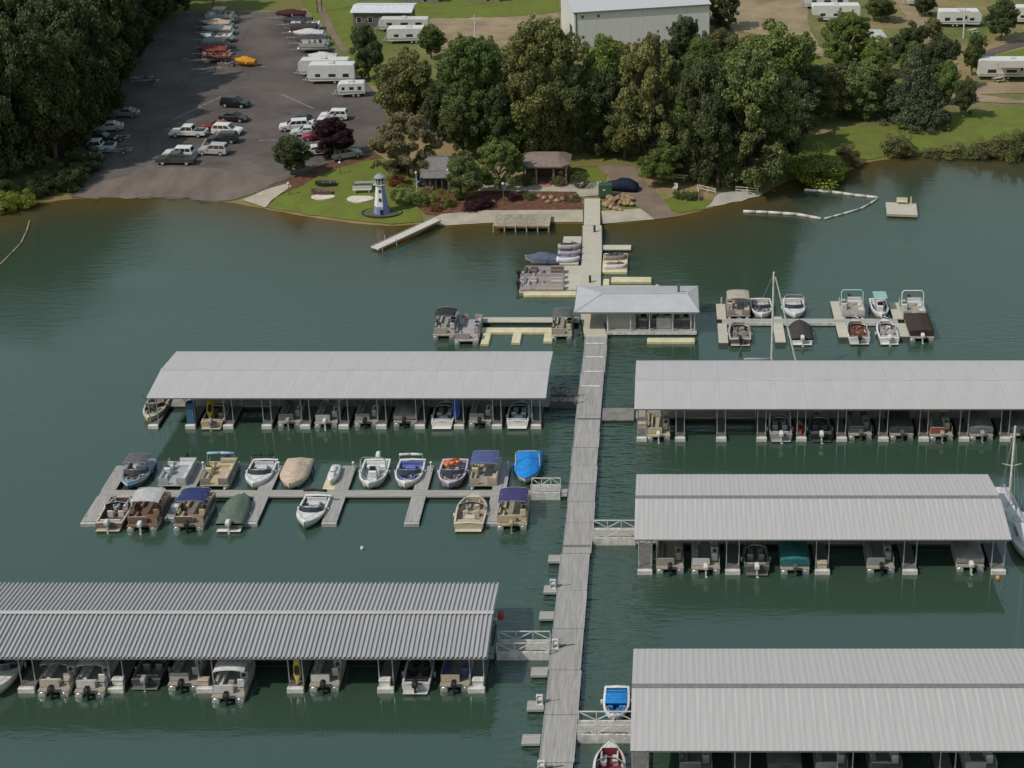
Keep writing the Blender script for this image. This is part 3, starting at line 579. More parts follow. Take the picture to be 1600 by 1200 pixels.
# ------------------------------------------------------------------ marina store
def store():
    a = P(930, 525, 0.5); x0, x1 = P(905, 520).x, P(1087, 520).x; y0, y1 = P(0, 525).y, P(0, 480).y
    T = thing('marina_store', 'floating marina store with pale blue grey hip roof', 'building', (x0, y0, 0)); Lx = x1 - x0
    ez = 3.1; Wd = 6.9
    mb = MB(); mb.box(3.2, Lx + 0.1, 0, Wd, 0.34, 0.5); mb.cur = 1; mb.box(3.4, Lx - 0.1, 0.15, Wd - 0.2, -0.3, 0.335); d = mb.build('deck', [M_DECK, M_FOAM], T)
    mb = MB(); mb.box(3.2, Lx + 0.1, -0.1, -0.004, 0.2, 0.54); mb.build('edge_beam', M_WHITEP, d)
    wallm = mat('grey_clapboard_wall', (0.25, 0.24, 0.235), 0.8, var=0.1, scale=2); wl = mat('pale_wall', (0.38, 0.36, 0.34), 0.8, var=0.1)
    mb = MB(); mb.box(3.2, Lx - 0.7, 1.9, Wd - 1.0, 0.505, ez); mb.build('wall', wallm, T)
    mb = MB(); mb.box(3.4, 6.6, 1.0, 1.9 - 0.004, 0.505, 2.85); mb.build('porch_wall', wl, T)
    for (xa, xb, z0, z1) in [(7.0, 8.0, 0.52, 2.5), (12.0, 12.9, 0.52, 2.5)]:
        mb = MB(); mb.box(xa, xb, 1.84, 1.897, z0, z1); dd = mb.build('door', mat('white_door', (0.5, 0.49, 0.48), 0.6), T); mb = MB(); mb.box(xa + 0.15, xb - 0.15, 1.81, 1.838, 1.4, 2.3); mb.build('pane', M_GLASS, dd)
        mb = MB(); mb.cyl((xb - 0.12, 1.76, 1.3), (xb - 0.12, 1.838, 1.3), 0.04); mb.build('handle', M_STEEL, dd)
    for (xa, xb) in [(8.4, 9.4), (9.7, 10.7), (11.0, 11.8)]:
        mb = MB(); mb.box(xa, xb, 1.85, 1.897, 1.2, 2.45); w = mb.build('window', M_WHITEP, T)
        mb = MB(); mb.box(xa + 0.08, xb - 0.08, 1.825, 1.848, 1.28, 2.37); mb.build('pane', M_GLASS, w)
    for xx in [3.35, 6.0, 8.2, 10.9, 13.0, Lx - 0.15]:
        mb = MB(); mb.box(xx - 0.06, xx + 0.06, 0.3, 0.42, 0.505, ez - 0.1); mb.build('post', M_WHITEP, T)
    # roof: fitted to the surveyed eaves
    X0, X1, Y0, Y1 = -0.5, Lx + 0.35, -0.15, Wd + 0.2; rz = ez + 0.75; ym = (Y0 + Y1) / 2; hx = 3.2
    m = mat('blue_grey_standing_seam', (0.40, 0.405, 0.415), 0.45, 0.0, var=0.05, scale=0.5)
    mb = MB(); mb.add([(X0, Y0, ez), (X1, Y0, ez), (X1, Y1, ez), (X0, Y1, ez), (X0 + hx, ym, rz), (X1 - 1.4, ym, rz)], [(0, 1, 5, 4), (1, 2, 5), (2, 3, 4, 5), (3, 0, 4), (0, 3, 2, 1)]); rf = mb.build('roof', m, T)
    mb = MB(); mb.box(X0, X1, Y0 - 0.05, Y0 - 0.004, ez - 0.16, ez + 0.02); mb.box(X0 - 0.05, X0 - 0.004, Y0, Y1, ez - 0.16, ez + 0.02); mb.box(X1 + 0.004, X1 + 0.05, Y0, Y1, ez - 0.16, ez + 0.02); mb.build('fascia', M_TRIM, rf)
    mb = MB(); mb.bar((X0, Y0, ez + 0.03), (X0 + hx, ym, rz + 0.03), 0.14, 0.05); mb.bar((X1, Y0, ez + 0.03), (X1 - 1.4, ym, rz + 0.03), 0.14, 0.05); mb.bar((X0 + hx, ym, rz + 0.04), (X1 - 1.4, ym, rz + 0.04), 0.2, 0.05); mb.build('hip_cap', M_TRIM if False else m, rf)
    mb = MB(); mb.cyl((11.6, ym + 0.4, rz - 0.4), (11.6, ym + 0.4, rz + 0.7), 0.14); mb.cyl((11.6, ym + 0.4, rz + 0.7), (11.6, ym + 0.4, rz + 0.82), 0.22, 0.1); mb.build('vent_pipe', M_UNDER, rf)
    return T, (x0, y0)
ST, st0 = store()
def onstore(x, y): return (st0[0] + x, st0[1] + y, 0.505)
S = thing('ice_chest', 'white ice chest on the store porch', 'freezer', onstore(9.9, 1.25)); mb = MB(); mb.rbox(-0.9, 0.9, -0.4, 0.4, 0.05, 1.35, 0.06); mb.build('cabinet', M_WHITEP, S)
for s in (-1, 1): mb = MB(); mb.box(s * 0.44 - 0.4, s * 0.44 + 0.4, -0.43, -0.404, 0.2, 1.2); d = mb.build('door', mat('ice_door', (0.48, 0.47, 0.47), 0.5), S); mb = MB(); mb.box(s * 0.1 - 0.02, s * 0.1 + 0.02, -0.48, -0.432, 0.5, 0.9); mb.build('handle', M_STEEL, d)
for k, (x, lab) in enumerate([(7.5, 'dark storage cabinet left on the store porch'), (12.4, 'dark storage cabinet by the right end of the store porch')]):
    S = thing('porch_cabinet', lab, 'cabinet', onstore(x, 1.0)); mb = MB(); mb.rbox(-0.45, 0.45, -0.3, 0.3, 0.03, 1.2, 0.04); mb.build('cabinet', mat('dark_cabinet', (0.07, 0.065, 0.065), 0.6), S); mb = MB(); mb.rbox(-0.5, 0.5, -0.35, 0.35, 1.204, 1.3, 0.03); mb.build('top', M_STEEL, S)

# ------------------------------------------------------------------ boats
def outboard(T, x, y, z, col, big=1.0, tilt=0.0):
    m = paint(col, 0.3); k = big
    def rt(p):
        c, s = math.cos(tilt), math.sin(tilt); return (x + p[0] * k, y + (p[1] * c - p[2] * s) * k, z + (p[1] * s + p[2] * c) * k)
    mb = MB(); mb.smooth = False
    rings = []
    for zz, w, l0, l1 in ((0.0, 0.15, -0.26, 0.20), (0.10, 0.20, -0.34, 0.24), (0.34, 0.20, -0.36, 0.22), (0.46, 0.16, -0.30, 0.16), (0.50, 0.09, -0.22, 0.08)):
        rings.append([rt(p) for p in ((-w * .7, l0, zz), (w * .7, l0, zz), (w, l0 + .08, zz), (w, l1 - .08, zz), (w * .7, l1, zz), (-w * .7, l1, zz), (-w, l1 - .08, zz), (-w, l0 + .08, zz))])
    mb.loft(rings); o = mb.build('outboard_motor', m, T)
    mb = MB(); mb.loft([[rt(p) for p in ((-.07, -.18, -.02), (.07, -.18, -.02), (.07, .12, -.02), (-.07, .12, -.02))], [rt(p) for p in ((-.05, -.16, -.75), (.05, -.16, -.75), (.05, .06, -.75), (-.05, .06, -.75))]])
    mb.cyl(rt((0, .14, -.68)), rt((0, -.30, -.68)), 0.06 * k, 0.04 * k, 8)
    for a in (0, 2.1, 4.2): mb.add([rt((0, -.30, -.68)), rt((.14 * math.cos(a), -.32, -.68 + .14 * math.sin(a))), rt((.14 * math.cos(a + .7), -.27, -.68 + .14 * math.sin(a + .7)))], [(0, 1, 2)])
    mb.build('lower_unit', m, o)
    mb = MB(); mb.loft([[rt(p) for p in ((-.17, .12, -.18), (.17, .12, -.18), (.17, .30, -.18), (-.17, .30, -.18))], [rt(p) for p in ((-.17, .12, .05), (.17, .12, .05), (.17, .30, .05), (-.17, .30, .05))]]); mb.build('bracket', M_STEEL, o)
def seat(T, x, y, z, w, d, col, face=1, h=0.42, name='seat'):
    mb = MB(); mb.rbox(x - w / 2, x + w / 2, y - d / 2, y + d / 2, z, z + h, 0.05)
    yb = y - face * (d / 2 - 0.07); mb.rbox(x - w / 2, x + w / 2, yb - 0.07, yb + 0.07, z + h - 0.02, z + h + 0.34, 0.05); mb.build(name, vinyl(col), T)
def couch(T, x0, x1, y0, y1, z, col, back='l'):
    mb = MB(); mb.rbox(x0, x1, y0, y1, z, z + 0.36, 0.05); t = 0.14
    if back == 'l': mb.rbox(x0, x0 + t, y0, y1, z + 0.33, z + 0.68, 0.04)
    if back == 'r': mb.rbox(x1 - t, x1, y0, y1, z + 0.33, z + 0.68, 0.04)
    if back == 'b': mb.rbox(x0, x1, y0, y0 + t, z + 0.33, z + 0.68, 0.04)
    if back == 'f': mb.rbox(x0, x1, y1 - t, y1, z + 0.33, z + 0.68, 0.04)
    mb.build('couch', vinyl(col), T)
def bimini(T, w, y0, y1, zb, zt, col, frame=True, n=5):
    mb = MB(); rings = []; k = 8; rng = random.Random(int(w * 1000 + y0 * 77))
    for i in range(n + 1):
        y = y0 + (y1 - y0) * i / n; sag = (-0.03 if i % 2 else 0.02) + (-0.08 if i in (0, n) else 0)
        rings.append([(-w / 2 + w * j / k, y, zt + sag - 0.20 * abs(2 * j / k - 1) ** 3 + rng.uniform(-.012, .012)) for j in range(k + 1)])
    mb.smooth = True; mb.loft(rings, closed=False)
    r2 = [[(p[0], p[1], p[2] - 0.02) for p in reversed(r_)] for r_ in rings]; mb.loft(r2, closed=False)
    o = mb.build('bimini_top', cloth(col), T)
    if frame:
        mb = MB(); ym = (y0 + y1) / 2
        for y in (y0 + 0.05, ym, y1 - 0.05): 
            mb.tube([(-w / 2 + .03, ym + (y - ym) * 0.25, zb), (-w / 2 + .03, y, zt - .26), (-w / 2 + .2, y, zt - .12), (0, y, zt - .05), (w / 2 - .2, y, zt - .12), (w / 2 - .03, y, zt - .26), (w / 2 - .03, ym + (y - ym) * 0.25, zb)], 0.018, 5)
        mb.build('frame', M_ALU, o)
def folded_bimini(T, w, y, zb, zt, col):
    mb = MB(); mb.smooth = True; mb.tube([(-w / 2, y, zt), (0, y, zt + 0.06), (w / 2, y, zt)], 0.13, 8); o = mb.build('folded_bimini', cloth(col), T)
    mb = MB(); mb.tube([(-w / 2, y + .4, zb), (-w / 2, y, zt), (0, y, zt + .06), (w / 2, y, zt), (w / 2, y + .4, zb)], 0.02, 5); mb.build('frame', M_ALU, o)
def tower(T, w, y, zb, zt, col):
    mb = MB()
    for dy in (-0.45, 0.3): mb.tube([(-w / 2, y + dy, zb), (-w / 2 + .06, y, zt - .25), (-w / 2 + .28, y, zt), (w / 2 - .28, y, zt), (w / 2 - .06, y, zt - .25), (w / 2, y + dy, zb)], 0.05, 6)
    mb.build('tow_tower', paint(col, 0.3), T)
def pontoon(label, loc, rz=0.0, L=4.8, W=2.75, fence=GREY, deckc=(0.30, 0.27, 0.22), seatc=WHITE, top=None, folded=None, motor=BLACK, cover=None, arch=None, group=None, stripe=None, name='pontoon_boat', slide=None):
    T = thing(name, label, 'boat', loc, rz, group); h = L / 2; w = W / 2
    for sx in (-1, 1):
        mb = MB(); mb.smooth = True; x = sx * (w - 0.32); rings = []
        for y, r_, dz in ((-h + .05, .26, 0), (-h + .06, .30, 0), (h - .9, .30, 0), (h - .45, .24, .05), (h - .15, .12, .12), (h - .02, .02, .16)):
            rings.append([(x + r_ * math.cos(t), y, 0.12 + dz + r_ * math.sin(t)) for t in [2 * math.pi * i / 12 for i in range(12)]])
        mb.loft(rings); mb.build('pontoon_tube', M_ALU, T)
    z = 0.52; mb = MB(); mb.box(-w, w, -h + .1, h - .35, z - 0.1, z); mb.build('deck', mat('boat_carpet_%s' % (deckc,), deckc, 0.95, var=0.15), T)
    if stripe: mb = MB(); mb.box(-w - .012, w + .012, -h + .09, h - .34, z - .085, z - .02); mb.build('trim_band', paint(stripe), T)
    f0, f1 = -h + .55, h - .45; fz = z + 0.72
    def fence_(x0, y0, x1, y1):
        mb = MB(); mb.bar((x0, y0, z + 0.37), (x1, y1, z + 0.37), 0.045, 0.62); p = mb.build('side_panel', paint(fence), T)
        mb = MB(); mb.tube([(x0, y0, z), (x0, y0, fz), (x1, y1, fz), (x1, y1, z)], 0.02, 5); mb.build('rail', M_ALU, p)
    fence_(-w + .05, f0, -w + .05, f1); fence_(w - .05, f0, w - .05, f0 + .9); fence_(w - .05, f0 + 1.6, w - .05, f1); fence_(-w + .1, f1, -.4, f1); fence_(.4, f1, w - .1, f1); fence_(-w + .1, f0, .35, f0)
    if cover:
        mb = MB(); mb.smooth = True; rings = []; ny = 10; nx = 8; rng = random.Random(label)
        for i in range(ny + 1):
            t = i / ny; y = f0 - .12 + (f1 - f0 + .24) * t; pk = 0.42 * math.sin(math.pi * min(1, max(0.02, t))) ** .6 * (1 + .1 * math.sin(9 * t))
            rings.append([(-w - .02 + (W + .04) * 0, y, z + .15)] + [(-w - .02 + (W + .04) * j / nx, y, fz + .03 + pk * (1 - abs(2 * j / nx - 1)) + rng.uniform(-.015, .015)) for j in range(nx + 1)] + [(w + .02, y, z + .15)])
        mb.loft(rings, closed=False); n0 = len(rings[0])
        mb.add(rings[0], [tuple(range(n0))]); mb.add(rings[-1], [tuple(range(n0 - 1, -1, -1))]); mb.build('mooring_cover', cloth(cover), T)
    else:
        couch(T, -w + .1, -w + .62, h - 2.1, h - .55, z, seatc, 'l'); couch(T, w - .62, w - .1, h - 1.9, h - .55, z, seatc, 'r')
        couch(T, -w + .1, .3, f0 + .06, f0 + .66, z, seatc, 'b'); couch(T, -w + .1, -w + .6, f0 + .7, f0 + 1.5, z, seatc, 'l')
        mb = MB(); mb.rbox(w - .75, w - .12, -.15, .35, z, z + .82, .08); c = mb.build('console', paint(seatc, .5), T)
        mb = MB(); mb.loft([[(w - .72, .02, z + .83), (w - .15, .02, z + .83), (w - .15, .08, z + .83), (w - .72, .08, z + .83)], [(w - .68, .16, z + 1.05), (w - .19, .16, z + 1.05), (w - .19, .18, z + 1.05), (w - .68, .18, z + 1.05)]]); mb.build('windscreen', M_GLASS, c)
        mb = MB(); mb.cyl((w - .43, -.16, z + .62), (w - .43, -.22, z + .66), .17, .17, 12); mb.build('steering_wheel', M_BLACK, c)
        seat(T, w - .45, -.75, z + .12, .52, .5, seatc, 1, .38, 'captain_seat')
    if top: bimini(T, W - .1, -1.25, 1.15, z + .7, z + 1.95, top)
    if folded: folded_bimini(T, W - .15, -h + 1.5, z + .7, z + 1.75, folded)
    if arch: 
        mb = MB(); mb.tube([(-w + .08, .2, fz), (-w + .08, -.1, z + 2.1), (-w + .3, -.15, z + 2.4), (w - .3, -.15, z + 2.4), (w - .08, -.1, z + 2.1), (w - .08, .2, fz)], .06, 6); mb.build('arch_frame', paint(arch), T)
    if slide:
        mb = MB(); mb.loft([[(-.35, h - 3.2, z + 1.5), (.35, h - 3.2, z + 1.5), (.35, h - 3.2, z + 1.42), (-.35, h - 3.2, z + 1.42)], [(-.35, h - 1.4, z + .6), (.35, h - 1.4, z + .6), (.35, h - 1.4, z + .5), (-.35, h - 1.4, z + .5)]]); mb.build('slide', paint(slide), T)
    if motor: outboard(T, 0, -h - .12, .72, motor, 1.05)
    mb = MB(); mb.tube([(w - .6, -h + .06, z), (w - .6, -h - .05, -.2)], .02, 5); mb.tube([(w - .3, -h + .06, z), (w - .3, -h - .05, -.2)], .02, 5)
    for k in range(3): mb.tube([(w - .6, -h + .02 - .02 * k, .4 - .2 * k), (w - .3, -h + .02 - .02 * k, .4 - .2 * k)], .018, 5)
    mb.build('boarding_ladder', M_ALU, T)
    return T
def hull_secs(L, W, Hh, n=14, rise=.28, draft=.28, stern=.94):
    S = []
    for i in range(n + 1):
        t = i / n; k = max(0, (t - .42) / .58); hw = max(.03, W / 2 * (1 - k ** 3.1) * (stern + (1 - stern) * min(1, t / .35)))
        zg = Hh * (1 + rise * k ** 1.4); zc = 0.02 + .38 * Hh * k ** 1.6; zk = -draft + (draft + .55 * Hh) * k ** 2.6
        S.append((-L / 2 + t * L, hw, max(.015, hw * (.88 - .28 * k)), zg, zc, zk))
    return S
def runabout(label, loc, rz=0.0, L=4.8, W=2.6, Hh=.74, hull=WHITE, deck=WHITE, inter=(.25, .22, .18), seatc=WHITE, wind=True, top=None, folded=None, towr=None, cover=None, motor=None, band=None, console=False, ttop=None, bowopen=True, group=None, name='motor_boat', swim=True, tilt=0.0):
    T = thing(name, label, 'boat', loc, rz, group); S = hull_secs(L, W, Hh)
    mb = MB(); mb.smooth = True; rings = [[(-hw, y, zg), (-hw * .985, y, zg * .62 + zc * .38), (-wc, y, zc), (-wc * .5, y, (zc + zk) / 2), (0, y, zk), (wc * .5, y, (zc + zk) / 2), (wc, y, zc), (hw * .985, y, zg * .62 + zc * .38), (hw, y, zg)] for y, hw, wc, zg, zc, zk in S]
    mb.loft(rings, closed=False); mb.smooth = False; mb.add(rings[0], [tuple(range(9))])
    hl = mb.build('hull', paint(hull, .28), T)
    if band:
        mb = MB()
        for sx in (-1, 1): mb.loft([[(sx * (hw + .008), y, zg * .90 + zc * .1), (sx * (hw * .99 + .008), y, zg * .6 + zc * .4)] for y, hw, wc, zg, zc, zk in S], closed=False)
        mb.build('stripe', paint(band), hl)
    n = len(S) - 1; c0, c1 = 1, (n - 2 if bowopen else 8); fl = .12; dk = MB(); it = MB()
    for i in range(n):
        (y0, h0, _, z0, _, _), (y1, h1, _, z1, _, _) = S[i], S[i + 1]
        if c0 <= i < c1:
            a0, a1 = max(.04, h0 - .17), max(.04, h1 - .17)
            for sx in (-1, 1):
                q = [(sx * h0, y0, z0), (sx * a0, y0, z0 + .03), (sx * a1, y1, z1 + .03), (sx * h1, y1, z1)]; dk.quad(*(q if sx < 0 else q[::-1]))
                q = [(sx * a0, y0, z0 + .03), (sx * a0 * .97, y0, fl), (sx * a1 * .97, y1, fl), (sx * a1, y1, z1 + .03)]; it.quad(*(q if sx < 0 else q[::-1]))
            it.quad((-a0 * .97, y0, fl), (a0 * .97, y0, fl), (a1 * .97, y1, fl), (-a1 * .97, y1, fl))
        else:
            for sx in (-1, 1):
                q = [(sx * h0, y0, z0), (0, y0, z0 + .07), (0, y1, z1 + .07), (sx * h1, y1, z1)]; dk.quad(*(q if sx < 0 else q[::-1]))
    for i in (c0, c1):
        y, hw, _, zg, _, _ = S[i]; a = max(.04, hw - .17); it.quad((-a, y, zg + .05), (a, y, zg + .05), (a * .97, y, fl), (-a * .97, y, fl))
    dk.build('deck', paint(deck, .35), T); it.build('cockpit_liner', paint(inter, .7), T)
    if swim: mb = MB(); mb.rbox(-W * .42, W * .42, -L / 2 - .42, -L / 2 - .01, .16, .24, .03); mb.build('swim_platform', paint(deck, .5), T)
    if cover:
        mb = MB(); mb.smooth = True; rings = []; rng = random.Random(label); nx = 6; ns = len(S)
        for i, (y, hw, wc, zg, zc, zk) in enumerate(S):
            t = i / (ns - 1); pk = .55 * max(0.02, math.sin(math.pi * min(1, .06 + t * .98))) ** .8 * (1.25 if .35 < t < .65 else 1)
            rings.append([(-hw - .03, y, zg - .16)] + [((-1 + 2 * j / nx) * (hw + .03), y, zg + .03 + pk * (1 - abs(2 * j / nx - 1)) + rng.uniform(-.02, .02)) for j in range(nx + 1)] + [(hw + .03, y, zg - .16)])
        mb.loft(rings, closed=False); mb.add(rings[0], [tuple(range(len(rings[0])))]); mb.build('mooring_cover', cloth(cover), T)
    else:
        w = W / 2
        if console:
            mb = MB(); mb.rbox(-.38, .38, -.1, .55, fl, fl + 1.0, .08); c = mb.build('console', paint(deck), T); mb = MB(); mb.loft([[(-.34, .3, fl + 1.0), (.34, .3, fl + 1.0), (.34, .36, fl + 1.0), (-.34, .36, fl + 1.0)], [(-.28, .22, fl + 1.4), (.28, .22, fl + 1.4), (.28, .25, fl + 1.4), (-.28, .25, fl + 1.4)]]); mb.build('windscreen', M_GLASS, c)
            seat(T, 0, -.75, fl, .9, .5, seatc, 1, .5); couch(T, -.45, .45, .62, 1.05, fl, seatc, None)
        else:
            for sx in (-1, 1): seat(T, sx * .5, -.15, fl, .55, .55, seatc, 1, .38)
            if bowopen: 
                for sx in (-1, 1): couch(T, min(sx * .2, sx * .66), max(sx * .2, sx * .66), L * .17, L * .33, fl, seatc, 'l' if sx < 0 else 'r')
        couch(T, -w * .75, w * .75, -L / 2 + .5, -L / 2 + 1.0, fl, seatc, 'b')
        if not motor: mb = MB(); mb.rbox(-.5, .5, -L / 2 + 1.02, -L / 2 + 1.6, fl, fl + .62, .08); mb.build('engine_cover', vinyl(seatc), T)
        if wind and not console:
            yb = L * .08; zb = Hh + .05; a = w - .16; fr = MB()
            pts0 = [(-a, yb - .75, zb), (-a, yb - .1, zb + .03), (-a * .55, yb + .28, zb + .06), (0, yb + .38, zb + .08), (a * .55, yb + .28, zb + .06), (a, yb - .1, zb + .03), (a, yb - .75, zb)]
            pts1 = [(-a + .05, yb - .7, zb + .08), (-a + .08, yb - .3, zb + .40), (-a * .5, yb + .02, zb + .44), (0, yb + .1, zb + .46), (a * .5, yb + .02, zb + .44), (a - .08, yb - .3, zb + .40), (a - .05, yb - .7, zb + .08)]
            for i in range(6):
                mb = MB(); mb.loft([[pts0[i], pts0[i + 1], tuple(np.add(pts0[i + 1], (0, -.015, 0))), tuple(np.add(pts0[i], (0, -.015, 0)))], [pts1[i], pts1[i + 1], tuple(np.add(pts1[i + 1], (0, -.015, 0))), tuple(np.add(pts1[i], (0, -.015, 0)))]]); 
                if i == 0: ws = mb.build('windshield', M_GLASS, T)
                else: mb.build('pane', M_GLASS, ws)
            fr.tube(pts1, .02, 5); fr.build('frame', M_ALU, ws)
    if top: bimini(T, W * .88, -L * .28, L * .08, Hh, Hh + 1.35, top)
    if folded: folded_bimini(T, W * .85, -L * .32, Hh, Hh + 1.0, folded)
    if towr: tower(T, W * .92, 0, Hh, Hh + 1.6, towr)
    if ttop:
        mb = MB(); mb.rbox(-.8, .8, -1.1, .75, fl + 2.1, fl + 2.18, .04); o = mb.build('hard_top', paint(ttop), T); mb = MB()
        for sx in (-1, 1):
            for y in (-.7, .45): mb.tube([(sx * .42, y * .6, fl), (sx * .62, y, fl + 2.1)], .03, 5)
        mb.build('frame', M_ALU, o)
    if motor: outboard(T, 0, -L / 2 - .22, .78, motor, 1.1, tilt)
    if not cover:
        ys = [i for i in range(len(S) - 5, len(S))]; mb = MB(); pr = [(-S[i][1] * .8, S[i][0] - .08, S[i][3] + .30) for i in ys[:-1]] + [(0, S[-1][0] - .12, S[-1][3] + .32)] + [(S[i][1] * .8, S[i][0] - .08, S[i][3] + .30) for i in ys[:-1][::-1]]
        mb.tube(pr, .022, 5)
        for q in (pr[0], pr[2], pr[-3], pr[-1]): mb.cyl(q, (q[0], q[1], q[2] - .3), .018, .018, 5)
        mb.build('bow_rail', M_ALU, T)
    for sx in (-1, 1):
        mb = MB(); mb.smooth = True; mb.cyl((sx * (W / 2 + .1), -.5, .12), (sx * (W / 2 + .1), -.5, .62), .1, .1, 8); mb.build('fender', paint((.5, .5, .48) if len(label) % 3 else (.04, .08, .3)), T)
    return T
def jet_ski(label, loc, rz, c1, c2, group):
    T = thing('jet_ski', label, 'jet ski', loc, rz, group); L, W = 3.0, 1.1
    S = hull_secs(L, W, .5, 10, .25, .15, .9)
    mb = MB(); mb.smooth = True; rings = [[(-hw, y, zg), (-wc, y, zc), (0, y, zk), (wc, y, zc), (hw, y, zg), (hw * .55, y, zg + .12), (-hw * .55, y, zg + .12)] for y, hw, wc, zg, zc, zk in S]; mb.loft(rings); mb.build('hull', paint(c1, .25), T)
    mb = MB(); mb.smooth = True; mb.loft([[(-w_, y, z), (w_, y, z), (w_ * .8, y, z + h_), (-w_ * .8, y, z + h_)] for y, w_, z, h_ in ((-1.2, .2, .5, .12), (-.8, .24, .5, .3), (-.1, .22, .5, .24), (.25, .2, .5, .26))]); mb.build('seat', vinyl(c2), T)
    mb = MB(); mb.loft([[(-w_, y, .55), (w_, y, .55), (w_ * .6, y, .55 + h_), (-w_ * .6, y, .55 + h_)] for y, w_, h_ in ((.28, .28, .36), (.6, .32, .34), (1.1, .26, .16), (1.35, .1, .08))]); mb.build('hood', paint(c2 if c2 != BLACK else DGREY, .3), T)
    mb = MB(); mb.tube([(-.38, .22, .98), (0, .34, .92), (.38, .22, .98)], .03, 5); mb.build('handlebar', M_BLACK, T)
    return T
def sailboat(label, loc, rz, L=7.5, W=2.5, mast=10.5, boomlen=3.0, hull=WHITE, spread=True, jib=False):
    T = thing('sailboat', label, 'sailboat', loc, rz); S = hull_secs(L, W, .95, 14, .22, .35, .8)
    mb = MB(); mb.smooth = True; rings = [[(-hw, y, zg), (-hw * .97, y, zg * .6 + zc * .4), (-wc, y, zc), (0, y, zk), (wc, y, zc), (hw * .97, y, zg * .6 + zc * .4), (hw, y, zg)] for y, hw, wc, zg, zc, zk in S]; mb.loft(rings, closed=False); mb.smooth = False; mb.add(rings[0], [tuple(range(7))]); mb.build('hull', paint(hull, .28), T)
    mb = MB(); mb.loft([[(-hw, y, zg), (0, y, zg + .06), (hw, y, zg)] for y, hw, wc, zg, zc, zk in S], closed=False); mb.build('deck', paint((.52, .51, .49), .6), T)
    mb = MB(); mb.loft([[(-w_, y, .95), (w_, y, .95), (w_ * .85, y, .95 + h_), (-w_ * .85, y, .95 + h_)] for y, w_, h_ in ((-1.2, .75, .5), (.6, .7, .45), (1.6, .5, .3), (2.2, .3, .1))]); c = mb.build('cabin', paint(WHITE), T)
    for sx in (-1, 1): mb = MB(); mb.loft([[(sx * .745, -.9, 1.12), (sx * .745, .5, 1.12), (sx * .72, .5, 1.30), (sx * .72, -.9, 1.30)], [(sx * .765, -.9, 1.12), (sx * .765, .5, 1.12), (sx * .74, .5, 1.30), (sx * .74, -.9, 1.30)]]); mb.build('window', M_GLASS, c)
    mb = MB(); mb.cyl((0, .7, 1.2), (0, .7, mast), .13, .09, 8); m = mb.build('mast', M_WHITEP, T)
    mb = MB(); mb.cyl((0, .65, 2.1), (0, .65 - boomlen, 2.15), .06, .05, 8); mb.build('boom', M_WHITEP, m)
    mb = MB(); mb.smooth = True; mb.cyl((0, .55, 2.26), (0, .75 - boomlen, 2.28), .14, .09, 8); mb.build('furled_sail', cloth((.3, .32, .4)), m)
    if spread:
        mb = MB(); zz = mast * .58
        for sx in (-1, 1): mb.cyl((0, .7, zz), (sx * .9, .62, zz + .18), .035, .025, 6)
        mb.build('spreader', M_WHITEP, m)
    mb = MB()
    for p in ((0, L / 2 - .1, 1.2), (0, -L / 2 + .1, 1.0), (-W / 2 + .1, .6, 1.0), (W / 2 - .1, .6, 1.0)): mb.cyl((0, .7, mast - .15), p, .018, .018, 4)
    mb.build('stays', M_STEEL, m)
    if jib: mb = MB(); mb.cyl((0, L / 2 - .2, 1.3), (0, .9, mast - .6), .13, .06, 8); mb.build('furled_jib', cloth((.55, .54, .52)), m)
    mb = MB(); mb.tube([(-.5, L / 2 - 1.2, 1.1), (-.45, L / 2 - 1.1, 1.7), (0, L / 2 - .15, 1.8), (.45, L / 2 - 1.1, 1.7), (.5, L / 2 - 1.2, 1.1)], .02, 5); mb.build('pulpit_rail', M_ALU, T)
    return T

# -- uncovered slips: far row (bows to the spine), near row (sterns to the open water)
def sx_(px, py): return P(px, py, .35).x
YT, YB = 130.1, 123.65; PI = math.pi
def top_(px): return (sx_(px, 752), YT, 0)
def bot_(px): return (sx_(px, 797), YB, 0)
runabout('blue and white ski boat with dark grey bimini at the far left slip', top_(208), PI, hull=(.10, .16, .24), deck=(.16, .25, .36), inter=(.22, .16, .14), seatc=(.45, .42, .42), top=(.10, .10, .11), band=WHITE)
pontoon('open grey pontoon boat without a top beside the blue ski boat', top_(274), PI, fence=(.36, .36, .38), seatc=(.5, .5, .5), deckc=(.33, .33, .33))
pontoon('tan pontoon boat with light blue bimini frame in the far slip row', top_(339), PI, fence=(.22, .20, .18), seatc=(.48, .40, .26), folded=(.25, .42, .55), deckc=(.42, .33, .22))
runabout('white bow rider with dark green folded top in the far slip row', top_(402), PI, seatc=(.5, .5, .5), folded=(.02, .05, .03), bowopen=False, inter=(.18, .17, .16))
runabout('white boat under a peaked pale beige cover', top_(458), PI, cover=(.46, .36, .28), W=2.75)
jet_ski('single white jet ski on a drive-on port in the open slips', (sx_(520, 752), 129.6, .35), PI, WHITE, (.5, .5, .5), None)
poly_float('personal_watercraft_port', 'grey float under the single white jet ski', [(sx_(520, 752) - .75, sx_(520, 752) + .75, 127.7, 131.3)])
runabout('white centre console boat with raised green rail and white outboard', top_(581), PI, console=True, motor=WHITE, swim=False, W=2.7, inter=(.42, .42, .41), towr=(.35, .5, .36))
runabout('white bow rider with blue patterned seats in the far slip row', top_(637), PI, seatc=(.10, .13, .38), inter=(.42, .44, .48), folded=(.5, .5, .5), wind=True, W=2.7)
o9 = runabout('white and mauve boat carrying an orange inflatable tube', top_(705), PI, hull=(.30, .26, .34), deck=(.48, .44, .50), seatc=(.45, .38, .42), inter=(.26, .20, .22), W=2.7)
